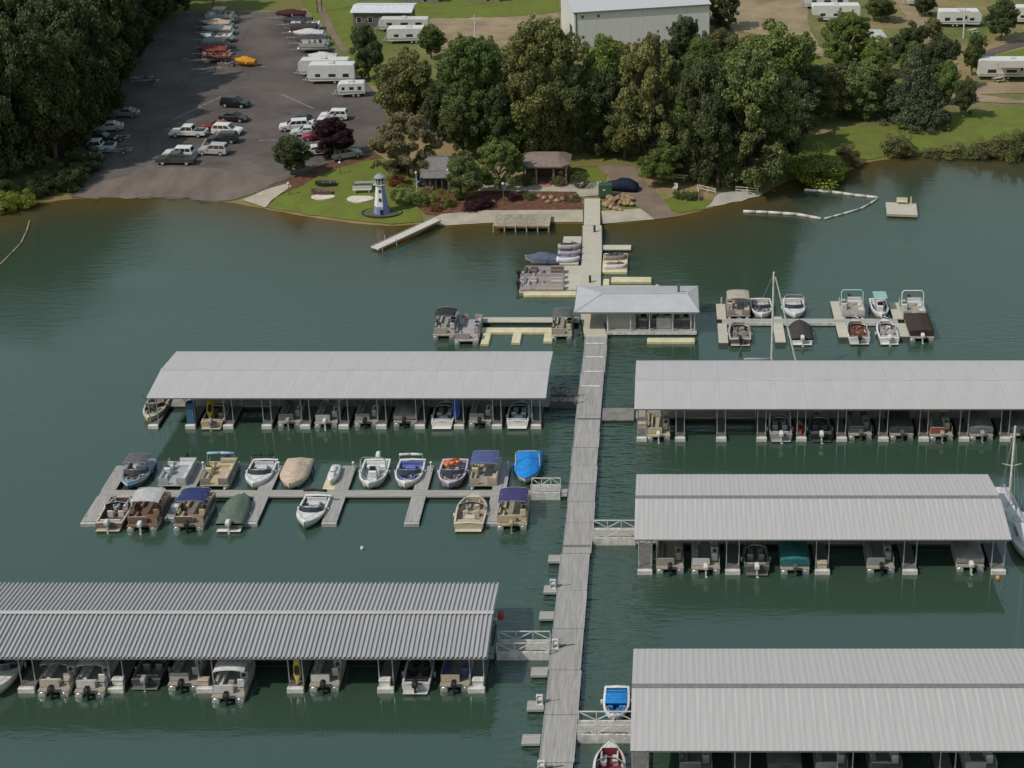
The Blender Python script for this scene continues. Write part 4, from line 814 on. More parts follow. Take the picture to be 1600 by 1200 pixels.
S = thing('towable_tube', 'orange and red inflatable tube lying on the mauve boat', 'inflatable', (o9.location.x - .25, YT + 1.2, 1.0), .5); mb = MB(); mb.smooth = True
for y in (-.35, .05): mb.tube([(-.8, y, .12), (-.3, y, .18), (.3, y, .18), (.8, y, .12)], .2, 8)
mb.build('side_tubes', paint((.55, .16, .03)), S); mb = MB(); mb.smooth = True; mb.tube([(-.7, -.15, .28), (.7, -.15, .28)], .17, 8); mb.build('seat_tube', paint((.45, .03, .02)), S)
pontoon('tan pontoon boat with slate blue bimini raised in the far slip row', top_(757), PI, fence=(.36, .30, .22), seatc=(.46, .38, .26), top=(.07, .09, .20))
runabout('boat under a bright blue cover with white tow tower', (sx_(823, 745), 131.3, 0), PI, cover=(.02, .20, .55), towr=(.55, .57, .55), hull=WHITE, L=5.2)
runabout('dark runabout with white seats at the near left slip', bot_(186), 0, hull=(.16, .13, .10), deck=(.42, .36, .28), seatc=(.5, .47, .44), inter=(.10, .06, .05), motor=(.5, .5, .5), L=4.7)
pontoon('bronze pontoon boat with pale grey bimini and brown interior', bot_(237), 0, fence=(.16, .10, .07), seatc=(.26, .15, .09), top=(.40, .39, .38), deckc=(.14, .09, .06), motor=WHITE, L=5.2)
pontoon('tan pontoon boat with navy blue bimini beside the bronze one', bot_(308), 0, fence=(.10, .085, .075), seatc=(.48, .38, .24), top=NAVY, deckc=(.20, .16, .12), motor=BLACK, L=5.1)
runabout('low boat under a fitted grey green cover', (sx_(370, 800), 123.7, 0), 0, cover=(.10, .13, .10), L=4.9, W=2.6, hull=(.10, .12, .10), motor=WHITE)
runabout('white closed bow runabout alone in the near middle slip', bot_(489), PI * .985, hull=WHITE, bowopen=False, seatc=(.5, .5, .5), inter=(.2, .2, .2), folded=(.03, .03, .03), L=5.0)
runabout('cream deck boat without a top near the walkway end', bot_(738), 0, hull=(.42, .36, .27), deck=(.50, .43, .32), seatc=(.48, .42, .33), inter=(.34, .28, .21), W=2.9, motor=None)
pontoon('cream pontoon boat with dark purple blue bimini near the white gangway', bot_(804), 0, fence=(.42, .35, .23), seatc=(.50, .42, .28), top=(.05, .045, .13), deckc=(.3, .25, .17), motor=(.35, .3, .2))
S = thing('dock_box', 'white dock box on the short finger between two pontoon boats', 'storage box', (S_FX[1], 123.9, .44)); mb = MB(); mb.rbox(-.35, .35, -.25, .25, 0, .5, .05); mb.build('box', M_WHITEP, S); mb = MB(); mb.rbox(-.38, .38, -.28, .28, .504, .6, .04); mb.build('lid', M_WHITEP, S)

# -- upper right open dock
def at_(px, py): p = P(px, py, .35); return (p.x, p.y, 0)
pontoon('beige pontoon boat with beige bimini next to the marina store', (P(1153, 490).x, yA + 3.3, 0), PI, top=(.36, .32, .27), fence=(.28, .23, .19), seatc=(.45, .40, .34))
runabout('dark brown boat with twin black outboards below the beige pontoon', (P(1155, 523).x, yA - 3.0, 0), 0, hull=(.10, .08, .07), deck=(.40, .36, .31), seatc=(.3, .27, .24), motor=BLACK, L=4.8)
runabout('plain white open boat behind the tall leaning mast', (P(1190, 493).x, yA + 3.2, 0), PI, seatc=(.45, .42, .38), wind=True)
runabout('white boat with thin metal frame right of the tall mast', (P(1241, 491).x, yA + 3.2, 0), PI, towr=(.55, .55, .55), seatc=(.5, .48, .45), bowopen=False)
runabout('white boat under a near black cover right of the tall mast', (P(1250, 520).x, yA - 2.9, 0), 0, cover=(.05, .045, .045), L=4.6, motor=WHITE)
pontoon('pale pontoon boat with light blue arch frame', (P(1330, 486).x, yA + 3.2, 0), PI, arch=(.35, .5, .55), fence=(.45, .43, .40), seatc=(.5, .48, .45))
runabout('brown and white runabout below the light blue arch boat', (P(1338, 520).x, yA - 2.7, 0), 0, hull=WHITE, deck=(.48, .45, .42), seatc=(.22, .11, .06), inter=(.22, .14, .10), motor=BLACK, L=4.7)
runabout('white centre console with a thin antenna pole', (P(1374, 488).x, yA + 3.2, 0), PI, console=True, motor=None, ttop=(.25, .4, .4), W=2.1)
runabout('white deck boat with white outboard at the open dock', (P(1384, 520).x, yA - 2.7, 0), 0, seatc=(.5, .48, .45), inter=(.35, .32, .3), motor=WHITE, W=2.4, L=4.8)
pontoon('pale pontoon boat with tall white arch at the dock end', (P(1424, 487).x, yA + 3.0, 0), PI, arch=WHITE, fence=(.42, .40, .38), seatc=(.5, .5, .48))
pontoon('dark brown covered pontoon boat at the far end of the open dock', (P(1434, 515).x, yA - 1.9, 0), 0, cover=(.045, .032, .028), fence=(.30, .25, .22), motor=WHITE, L=5.4)
sailboat('sailboat with tall white mast rising behind the dock below the store', (P(1195, 590).x, P(0, 590).y, 0), -PI / 2 * 1.02, mast=ZAT(425, P(0, 590).y), boomlen=3, spread=False, jib=True)
sailboat('white sailboat whose mast carries spreaders beyond the dark ridged roof', (P(1572, 805).x, P(0, 800).y - .5, 0), PI, L=6.4, W=2.2, mast=ZAT(660, P(0, 805).y), boomlen=2.4)
sailboat('white sailboat at the right picture edge by the last finger', (P(1598, 862).x + .3, P(0, 850).y, 0), PI, L=7.4, W=2.4, mast=ZAT(690, P(0, 850).y), boomlen=2.6, spread=False)
# -- store pier boats
pontoon('grey pontoon boat with black bimini at the end of the tan pier', (P(698, 515).x, P(0, 515).y, 0), 0, top=(.03, .03, .03), fence=(.34, .30, .30), seatc=(.48, .45, .44), W=2.5, L=5.2, motor=None)
pontoon('pinkish grey pontoon boat without top beside the cream E float', (P(734, 519).x, P(0, 521).y, 0), 0, fence=(.33, .28, .28), seatc=(.36, .31, .31), deckc=(.33, .29, .29), L=6.0, motor=None)
pontoon('tan pontoon boat with dark bimini moored at the left store corner', (P(880, 514).x, P(0, 513).y - .6, 0), 0, top=(.10, .10, .09), fence=(.36, .30, .22), seatc=(.5, .44, .33), W=2.4, L=5.0, motor=None)
# -- jet skis and small craft by the entry pier
JG = 'jet skis parked on the entry pier platforms'
pontoon('grey and white rental pontoon boat lying side-on above another left of the entry pier', (P(850, 434).x, P(0, 431, .4).y, 0), -PI / 2, L=5.9, W=2.5, fence=(.42, .38, .38), seatc=(.16, .11, .11), deckc=(.3, .26, .26), motor=BLACK)
pontoon('pinkish white rental pontoon boat lowest of the side-on boats left of the entry pier', (P(850, 450).x, P(0, 448, .4).y, 0), -PI / 2, L=5.9, W=2.5, fence=(.46, .41, .40), seatc=(.40, .35, .35), deckc=(.28, .22, .22), motor=BLACK)
for k, (px, py, c1, c2, lab) in enumerate([(890, 388, (.32, .28, .28), BLACK, 'dark jet ski highest on the left of the entry pier'), (890, 398, (.30, .27, .33), BLACK, 'purple grey jet ski on the small upper platform'), (888, 408, (.5, .5, .55), (.2, .17, .22), 'white and purple jet ski lowest on the upper platform')]):
    p = P(px, py, .5); jet_ski(lab, (p.x, p.y, .46), -PI / 2, c1, c2, JG)
for k, (px, py, c1, c2, lab) in enumerate([(962, 403, (.2, .16, .15), BLACK, 'dark brown jet ski right of the entry pier'), (962, 417, (.5, .48, .47), (.14, .09, .08), 'white and brown jet ski right of the entry pier')]):
    p = P(px, py, .5); jet_ski(lab, (p.x, p.y, .3), PI / 2 * -1, c1, c2, JG)
poly_float('personal_watercraft_port', 'pale float under the two jet skis right of the entry pier', [pw(940.5, 980, 396, 425)])
runabout('slate blue covered boat behind the left jet ski row', (P(848, 412).x, P(0, 410).y, 0), PI / 2, cover=(.09, .10, .16), hull=(.35, .33, .36), L=4.6, W=1.9, motor=None)
pontoon('grey open pontoon boat lying at the left end of the jet ski row', (P(824, 452).x + 1.0, P(0, 440).y + .2, 0), -PI / 2, L=4.8, W=2.0, fence=(.34, .31, .31), seatc=(.40, .36, .36), motor=BLACK) if False else None

# -- boats in the covered docks (sterns to the open water)
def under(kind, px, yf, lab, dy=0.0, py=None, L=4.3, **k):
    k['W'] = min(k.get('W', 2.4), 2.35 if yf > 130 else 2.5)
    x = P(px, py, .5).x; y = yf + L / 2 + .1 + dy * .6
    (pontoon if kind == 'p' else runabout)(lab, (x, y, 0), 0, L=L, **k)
y1 = 137.0
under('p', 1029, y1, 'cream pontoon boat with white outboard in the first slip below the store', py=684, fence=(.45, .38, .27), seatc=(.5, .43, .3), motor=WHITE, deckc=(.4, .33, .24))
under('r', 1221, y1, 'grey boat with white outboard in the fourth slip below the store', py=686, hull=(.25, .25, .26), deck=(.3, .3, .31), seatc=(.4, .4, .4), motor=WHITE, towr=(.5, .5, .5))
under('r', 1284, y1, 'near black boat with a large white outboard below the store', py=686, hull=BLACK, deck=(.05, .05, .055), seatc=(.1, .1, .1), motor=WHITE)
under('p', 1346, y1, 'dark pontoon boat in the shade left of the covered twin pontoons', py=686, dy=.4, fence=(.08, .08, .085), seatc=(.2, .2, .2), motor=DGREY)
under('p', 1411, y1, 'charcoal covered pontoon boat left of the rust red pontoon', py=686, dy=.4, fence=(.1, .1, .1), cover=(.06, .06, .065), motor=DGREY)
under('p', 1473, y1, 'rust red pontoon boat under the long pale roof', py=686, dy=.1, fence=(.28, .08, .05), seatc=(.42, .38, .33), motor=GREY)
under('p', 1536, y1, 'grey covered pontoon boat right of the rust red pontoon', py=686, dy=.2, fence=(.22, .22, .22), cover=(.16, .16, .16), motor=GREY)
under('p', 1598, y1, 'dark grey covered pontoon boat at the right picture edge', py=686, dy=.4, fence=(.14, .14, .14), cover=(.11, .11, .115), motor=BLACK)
y1 = 139.5
runabout('white and tan cruiser outside the left corner of the far left dock', (P(243, 650).x - .2, 143.2, 0), PI * 1.02, hull=WHITE, deck=(.48, .44, .38), band=(.45, .33, .12), seatc=(.42, .34, .26), L=6.2, W=2.3)
under('r', 330, y1, 'tan boat with a yellow kayak leaning on it under the far left roof', py=664, hull=(.36, .28, .2), deck=(.42, .36, .28), seatc=(.35, .28, .2), motor=GREY)
under('p', 450, y1, 'dark pontoon boat in the third slip of the far left dock', py=664, dy=.3, fence=(.12, .12, .12), seatc=(.3, .3, .3), motor=GREY)
under('p', 508, y1, 'white pontoon boat with white ladder in the far left dock', py=664, dy=.1, fence=(.35, .35, .35), seatc=(.45, .45, .45), motor=WHITE)
under('p', 570, y1, 'grey pontoon boat in the middle of the far left dock', py=664, dy=.4, fence=(.26, .26, .26), seatc=(.4, .4, .4), motor=BLACK)
under('p', 631, y1, 'grey covered pontoon boat in the far left dock', py=664, dy=.5, fence=(.2, .2, .2), cover=(.2, .2, .2), motor=BLACK)
under('r', 690, y1, 'low white runabout beside the upright blue paddle board', py=664, dy=.1, seatc=(.45, .45, .45), inter=(.1, .1, .1), motor=None)
under('p', 749, y1, 'grey pontoon boat right of the upright blue paddle board', py=664, dy=.5, fence=(.3, .3, .3), seatc=(.4, .4, .4), motor=BLACK)
under('r', 808, y1, 'white bow rider in the last slip by the teal panel', py=664, dy=.2, seatc=(.5, .5, .5), inter=(.1, .1, .1), motor=None)
y1 = 114.5
under('p', 1047, y1, 'grey brown pontoon boat in the first slip beside the weathered deck', py=893, fence=(.28, .25, .22), seatc=(.32, .26, .2), motor=BLACK, W=2.4)
under('p', 1103, y1, 'white pontoon boat with curved stern seat under the dark ridged roof', py=893, dy=-.1, fence=(.5, .49, .46), seatc=(.55, .54, .52), motor=WHITE, W=2.5)
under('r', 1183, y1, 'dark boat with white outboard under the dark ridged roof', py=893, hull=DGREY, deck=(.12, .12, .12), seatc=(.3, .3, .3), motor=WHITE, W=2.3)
under('p', 1243, y1, 'teal covered pontoon boat under the dark ridged roof', py=893, dy=-.2, cover=TEAL, fence=(.45, .45, .44), motor=DGREY, W=2.5)
under('p', 1378, y1, 'grey pontoon boat with white ladder under the dark ridged roof', py=893, dy=.1, fence=(.25, .25, .25), seatc=(.35, .35, .35), motor=BLACK, arch=None)
under('p', 1519, y1, 'light grey covered pontoon boat next to the last finger', py=893, dy=.5, cover=(.22, .22, .22), fence=(.32, .32, .32), motor=WHITE)
y1 = 99.1
runabout('white cruiser with pointed bow at the left picture edge', (P(4, 1066).x, 101.3, 0), PI * 1.05, hull=WHITE, deck=WHITE, bowopen=False, L=6.0, W=2.4, towr=(.2, .2, .2), Hh=.9)
under('p', 85, y1, 'tan and white pontoon boat with raised grey bimini by the first finger', py=1076, dy=-1.0, fence=(.46, .38, .30), seatc=(.55, .52, .48), top=(.3, .3, .3), motor=BLACK, W=2.4)
under('p', 142, y1, 'white pontoon boat with curved white bimini left of the empty slip', py=1076, dy=-1.2, fence=(.52, .51, .49), seatc=(.5, .5, .48), top=(.5, .5, .5), motor=BLACK, W=2.3)
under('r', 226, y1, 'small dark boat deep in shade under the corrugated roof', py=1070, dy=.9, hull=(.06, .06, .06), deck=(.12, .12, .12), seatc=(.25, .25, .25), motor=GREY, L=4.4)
under('p', 283, y1, 'grey pontoon boat with black outboard under the corrugated roof', py=1076, dy=.2, fence=(.36, .36, .36), seatc=(.42, .42, .42), motor=BLACK, W=2.35)
under('p', 361, y1, 'white pontoon boat with tall enclosed white bimini', py=1076, dy=-2.2, fence=(.5, .5, .49), seatc=(.5, .5, .5), top=(.55, .55, .54), motor=BLACK, W=2.5)
under('p', 505, y1, 'white pontoon boat with high white rails right of the yellow kayak', py=1076, fence=(.52, .51, .5), seatc=(.5, .49, .47), motor=BLACK, W=2.3)
under('r', 649, y1, 'black and white boat left of the blue covered pontoon', py=1076, hull=(.5, .5, .5), deck=(.45, .45, .45), seatc=BLACK, motor=BLACK, W=2.3)
under('p', 709, y1, 'tan pontoon boat with blue rear cover in the last slip', py=1078, fence=(.45, .37, .26), seatc=(.05, .09, .2), motor=BLACK, W=2.3)
y1 = 88.75
for px, lab, k in [(1088, 'dark pontoon boat in the first slip at the bottom picture edge', dict(fence=(.2, .2, .2), seatc=(.32, .32, .32))), (1228, 'grey covered pontoon boat second at the bottom picture edge', dict(cover=(.12, .12, .12))), (1302, 'grey pontoon boat with pale rails at the bottom picture edge', dict(fence=(.32, .32, .32), seatc=(.42, .42, .42), top=(.25, .25, .25))), (1388, 'charcoal pontoon boat with pale arch at the bottom picture edge', dict(fence=(.1, .1, .1), arch=(.4, .4, .4))), (1478 + 60, 'white topped pontoon boat at the bottom right picture corner', dict(fence=(.4, .4, .4), top=(.4, .4, .4)))]:
    under('p', px, y1, lab, py=1225, dy=1.2, motor=BLACK, **k)
runabout('small white boat with blue deck beside the lower right gangway', (P(963, 1103, .4).x, P(0, 1104, .4).y, 0), PI, L=3.9, W=2.05, hull=WHITE, deck=WHITE, inter=(.03, .20, .42), seatc=(.03, .20, .45), wind=False, swim=False, console=False, motor=None, bowopen=True)
mb = MB(); p = P(963, 1093, .8); mb.smooth = True; mb.loft([[(-.98, y, .74), (-.5, y, .80 + dz), (.5, y, .80 + dz), (.98, y, .74)] for y, dz in ((-.05, -.05), (.15, .03), (.8, .05), (1.15, -.03))], closed=False); mb.loft([[(.98, y, .71), (.5, y, .77 + dz), (-.5, y, .77 + dz), (-.98, y, .71)] for y, dz in ((-.05, -.05), (.15, .03), (.8, .05), (1.15, -.03))], closed=False)
tag(mb.build('boat_cover', cloth((.02, .20, .52)), None, (p.x, p.y - .3, 0)), 'bright blue canvas over the stern of the small white boat', 'cover')
runabout('white boat with maroon interior cut by the bottom picture edge', (P(952, 1200, .5).x, P(0, 1203, .5).y, 0), 0, L=5.0, W=2.4, hull=(.52, .5, .5), deck=(.56, .55, .54), inter=(.16, .02, .025), seatc=(.5, .46, .46), motor=None)

# -- boards, kayaks and lockers on the docks
def kayak(label, loc, rot, col, L=3.2, W=.75, cat='kayak', name='kayak'):
    T = thing(name, label, cat, loc); T.rotation_euler = rot
    mb = MB(); mb.smooth = True; rings = []
    for i in range(13):
        t = i / 12; y = (t - .5) * L; w = max(.02, W / 2 * (1 - abs(2 * t - 1) ** 2.4)); rings.append([(-w, y, .16), (-w * .7, y, .02), (0, y, -.05 + .12 * abs(2 * t - 1) ** 2), (w * .7, y, .02), (w, y, .16), (w * .5, y, .24), (-w * .5, y, .24)])
    mb.loft(rings); mb.build('hull', paint(col, .3), T)
    mb = MB(); mb.loft([[(-.22 * a, y, .235 + b) for y, a, b in ((-.55, .6, 0), (-.2, 1, .03), (.35, .7, .02))], [(.22 * a, y, .235 + b) for y, a, b in ((-.55, .6, 0), (-.2, 1, .03), (.35, .7, .02))]], closed=False); mb.build('cockpit', M_BLACK, T)
    return T
def board(label, loc, rot, col, L=3.1, W=.78):
    T = thing('paddle_board', label, 'paddle board', loc); T.rotation_euler = rot
    mb = MB(); rings = []
    for i in range(11):
        t = i / 10; y = t * L; w = max(.03, W / 2 * (1 - abs(2 * t - 1) ** 3)); rings.append([(-w, y, 0), (w, y, 0), (w, y, .1), (-w, y, .1)])
    mb.loft(rings); mb.build('board', paint(col), T); mb = MB(); mb.box(-.3, .3, L * .3, L * .7, .102, .112); mb.build('deck_pad', paint(tuple(v * .6 for v in col)), T); return T
p = P(712, 660, .4); board('blue paddle board standing upright on a finger of the far left dock', (p.x, p.y + .6, .42), (R(80), 0, 0), (.03, .09, .50), 2.4, .75)
kayak('yellow kayak leaning in the tan boat under the far left roof', (P(333, 650).x, 141.5, 1.25), (R(38), 0, R(12)), (.55, .36, .02), 2.4, .7)
p = P(461, 1080); kayak('yellow kayak standing upright on the middle finger of the corrugated dock', (p.x + .2, 99.9, 1.75), (R(82), 0, 0), (.50, .36, .10), 2.7, .62)
p = P(1252, 688); kayak('red kayak lying on a finger below the store', (p.x, 138.9, .43), (0, 0, 0), (.40, .05, .02), 2.8, .62)
p = P(299, 668)
S = thing('locker', 'tall blue locker on the left end finger of the far left dock', 'locker', (p.x, 139.95, .402)); mb = MB(); mb.rbox(-.42, .42, 0, .75, 0, 2.3, .05); mb.build('cabinet', mat('blue_locker', (.03, .09, .18), .5), S); mb = MB(); mb.box(-.36, .36, -.025, -.003, .12, 2.15); d = mb.build('door', mat('blue_locker_door', (.04, .11, .21), .5), S); mb = MB(); mb.box(.24, .29, -.07, -.028, 1.0, 1.25); mb.build('handle', M_STEEL, d)
S = thing('locker', 'tall teal panel locker in the last slip of the far left dock', 'locker', (P(807, 650).x, 143.75, .425)); mb = MB(); mb.rbox(-.45, .45, 0, .5, 0, 2.4, .05); mb.build('cabinet', mat('teal_locker', (.07, .20, .18), .5), S); mb = MB(); mb.box(-.38, .38, -.025, -.003, .12, 2.2); mb.build('door', mat('teal_locker_door', (.08, .23, .2), .5), S)
S = thing('fire_cabinet', 'red cabinet hanging at the gable end of the corrugated dock', 'cabinet', (-13.55, 105.6, 2.2)); mb = MB(); mb.rbox(-.1, .35, -.35, .35, 0, .5, .04); mb.build('cabinet', paint((.38, .03, .03)), S); mb = MB(); mb.box(-.05, .3, -.38, -.353, .06, .44); mb.build('door', paint((.45, .05, .05)), S)
DB = [(R1F[0] + .05, 139.2, 0.402, 'grey dock box on the first finger below the store'), (L3F[6] - .1, 99.65, .402, 'white dock box on the bare finger left of the black and white boat'), (L3F[7] + .1, 99.65, .402, 'white dock box on the corner finger of the corrugated dock'), (L3F[3] + .1, 99.75, .402, 'white dock box on the finger right of the curved bimini pontoon'), (L3F[4] - .2, 99.7, .402, 'tan dock box on the finger left of the tall bimini pontoon'), (R2F[2], 115.1, .402, 'dock box on the finger right of the teal covered pontoon')]
for i, (x, y, z, lab) in enumerate(DB):
    S = thing('dock_box', lab, 'storage box', (x, y, z)); m_ = M_WHITEP if 'white' in lab else mat('tan_dock_box', (.4, .34, .27), .6)
    mb = MB(); mb.rbox(-.42, .42, -.24, .24, 0, .46, .04); mb.build('box', m_, S); mb = MB(); mb.rbox(-.46, .46, -.28, .28, .464, .58, .05); mb.build('lid', m_, S)
# weathered end deck of the ridged dock
platform('weathered wide deck at the left end of the dark ridged dock', P(992, 896).x, P(1021, 896).x, 114.3, 118.6, .46, M_DECKX) if False else None

# -- swim area
def boom(label, pts, r=.22):
    ps = [P(*q) for q in pts]; T = thing('floating_boom', label, 'boom', (ps[0].x, ps[0].y, 0)); b0 = ps[0]
    for i in range(len(ps) - 1):
        a, b = ps[i] - b0, ps[i + 1] - b0; k = max(1, round((b - a).length / 2.2))
        for j in range(k):
            u, v = a.lerp(b, (j + .02) / k), a.lerp(b, (j + .98) / k); mb = MB(); mb.smooth = True; mb.cyl((u.x, u.y, .12), (v.x, v.y, .12), r, r, 10); mb.build('boom_section', mat('white_pipe', (.50, .48, .43), .5, var=.15), T)
boom('upper white pipe boom of the swimming area', [(1256, 298), (1300, 301), (1335, 306), (1372, 310)])
boom('curved thin white boom closing the swimming area on the right', [(1372, 311), (1360, 319), (1345, 327), (1318, 335), (1288, 343)], .14)
boom('lower white pipe boom of the swimming area', [(1161, 331.5), (1200, 333), (1245, 336), (1283, 343)])
p = P(1408, 331); S = thing('swim_raft', 'square pale swim raft with bench and post', 'raft', (p.x, p.y, 0), R(-6))
mb = MB(); mb.box(-2.1, 2.1, -2.2, 2.2, .36, .5); mb.build('deck', M_TANDECK, S); mb = MB(); mb.box(-2.12, 2.12, -2.26, -2.204, .18, .52); mb.box(2.124, 2.18, -2.2, 2.2, .18, .52); mb.build('edge_board', mat('raft_edge', (.35, .31, .22), .8), S); mb = MB(); mb.box(-1.9, 1.9, -2, 2, -.2, .355); mb.build('float', M_FOAM, S)
mb = MB(); mb.box(-.6, .9, 1.5, 1.9, .85, .93); mb.box(-.6, .9, 1.86, 1.94, .94, 1.4); mb.box(-.5, -.42, 1.55, 1.85, .5, .85); mb.box(.72, .8, 1.55, 1.85, .5, .85); mb.build('bench', M_POLY, S); mb = MB(); mb.box(1.3, 1.46, 1.7, 1.86, .5, 1.6); mb.build('post', M_POLY, S)
mb = MB(); q = [P(*t) for t in ((47, 345), (42, 362), (33, 381), (20, 395), (0, 415), (-20, 432))]; mb.smooth = True; mb.tube([(v.x, v.y, .08) for v in q], .13, 8); tag(mb.build('fallen_branch', mat('bleached_branch', (.24, .22, .12), .9), None), 'thin pale branch trailing in the shallows at the left edge', 'branch')
# gangway and wooden landing on shore
a, b = P(585, 388, .35), PL(683, 352, .5)
T = thing('shore_gangway', 'long pale sloping gangway left of the concrete bank', 'gangway', (a.x, a.y, 0), math.atan2(b.y - a.y, b.x - a.x)); Lg = (b.xy - a.xy).length; 
n = 6
for i in range(n):
    u, v = i / n, (i + 1) / n; za, zb = .38 + .55 * u, .38 + .55 * v; mb = MB(); mb.loft([[(Lg * u + .015, -.7, za), (Lg * u + .015, .7, za), (Lg * u + .015, .7, za - .12), (Lg * u + .015, -.7, za - .12)], [(Lg * v - .015, -.7, zb), (Lg * v - .015, .7, zb), (Lg * v - .015, .7, zb - .12), (Lg * v - .015, -.7, zb - .12)]]); mb.build('deck_section', mat('pale_gangway_deck', (.48, .46, .42), .7), T)
for s in (-1, 1): mb = MB(); mb.bar((0, s * .76, .34), (Lg, s * .76, .89), .08, .26); mb.build('side_beam', mat('gangway_beam', (.33, .27, .2), .8), T)
mb = MB(); mb.cyl((.6, -.9, -.4), (.6, -.9, .6), .08); mb.cyl((3.0, -.95, -.4), (3.0, -.95, .9), .07); mb.cyl((2.6, .95, -.4), (2.6, .95, 1.1), .07); mb.build('pile', M_STEEL, T)
x0_, x1_ = P(772, 355).x, P(860, 355).x; y0_, y1_ = P(0, 362).y, P(0, 343).y
T = thing('landing_deck', 'weathered wooden landing on posts before the concrete bank', 'deck', (x0_, y0_, 0)); n = 22
for i in range(n): u, v = (x1_ - x0_) * i / n, (x1_ - x0_) * (i + 1) / n; mb = MB(); mb.box(u + .012, v - .012, 0, y1_ - y0_, .72, .80); mb.build('plank', mat('landing_plank', (.30, .26, .19), .85, var=.18, scale=2, rand=.12), T)
mb = MB(); mb.box(0, x1_ - x0_, -.07, -.004, .55, .80); mb.build('fascia', M_WOOD, T)
for i in range(6): u = .1 + (x1_ - x0_ - .2) * i / 5; mb = MB(); mb.box(u - .08, u + .08, -.24, -.074, -1.5, .95); mb.build('pile', mat('pale_pile', (.34, .30, .22), .85), T)

# ------------------------------------------------------------------ vehicles on land
def wheel(T, x, y, r=.34, w=.22):
    mb = MB(); s = 1 if x > 0 else -1; mb.smooth = False; mb.cyl((x - s * w / 2, y, r), (x + s * w / 2, y, r), r, r, 16); t = mb.build('wheel', M_TYRE, T)
    mb = MB(); mb.cyl((x + s * w / 2 - .01, y, r), (x + s * (w / 2 + .012), y, r), r * .62, r * .55, 12); mb.build('rim', M_STEEL, t)
CARS = {  # lower-body profile (y, z) nose at +y; cabin base y0,y1, roof y0,y1, top z
    'sedan': ([(-2.3, .30), (-2.32, .75), (-2.2, .92), (-1.4, .96), (1.0, .93), (2.05, .78), (2.3, .62), (2.32, .30)], (-1.75, 1.05), (-.95, .25), 1.44, 1.78),
    'suv': ([(-2.3, .35), (-2.34, .9), (-2.28, 1.02), (-1.4, 1.04), (1.05, 1.02), (2.1, .92), (2.32, .74), (2.32, .35)], (-2.28, 1.15), (-2.0, .35), 1.74, 1.88),
    'hatch': ([(-2.0, .30), (-2.05, .85), (-1.98, .96), (-1.2, .97), (.95, .93), (1.85, .78), (2.05, .6), (2.05, .30)], (-2.0, 1.1), (-1.55, .2), 1.5, 1.76),
    'pickup': ([(-2.9, .45), (-2.92, 1.0), (-2.85, 1.05), (-1.0, 1.05), (1.35, 1.05), (2.6, .98), (2.85, .80), (2.87, .45)], (-1.0, 1.5), (-.75, .75), 1.84, 1.95),
    'van': ([(-2.5, .35), (-2.55, .95), (-2.5, 1.05), (-1.4, 1.06), (1.3, 1.02), (2.2, .92), (2.5, .70), (2.5, .35)], (-2.5, 1.6), (-2.3, .7), 1.85, 1.95)}
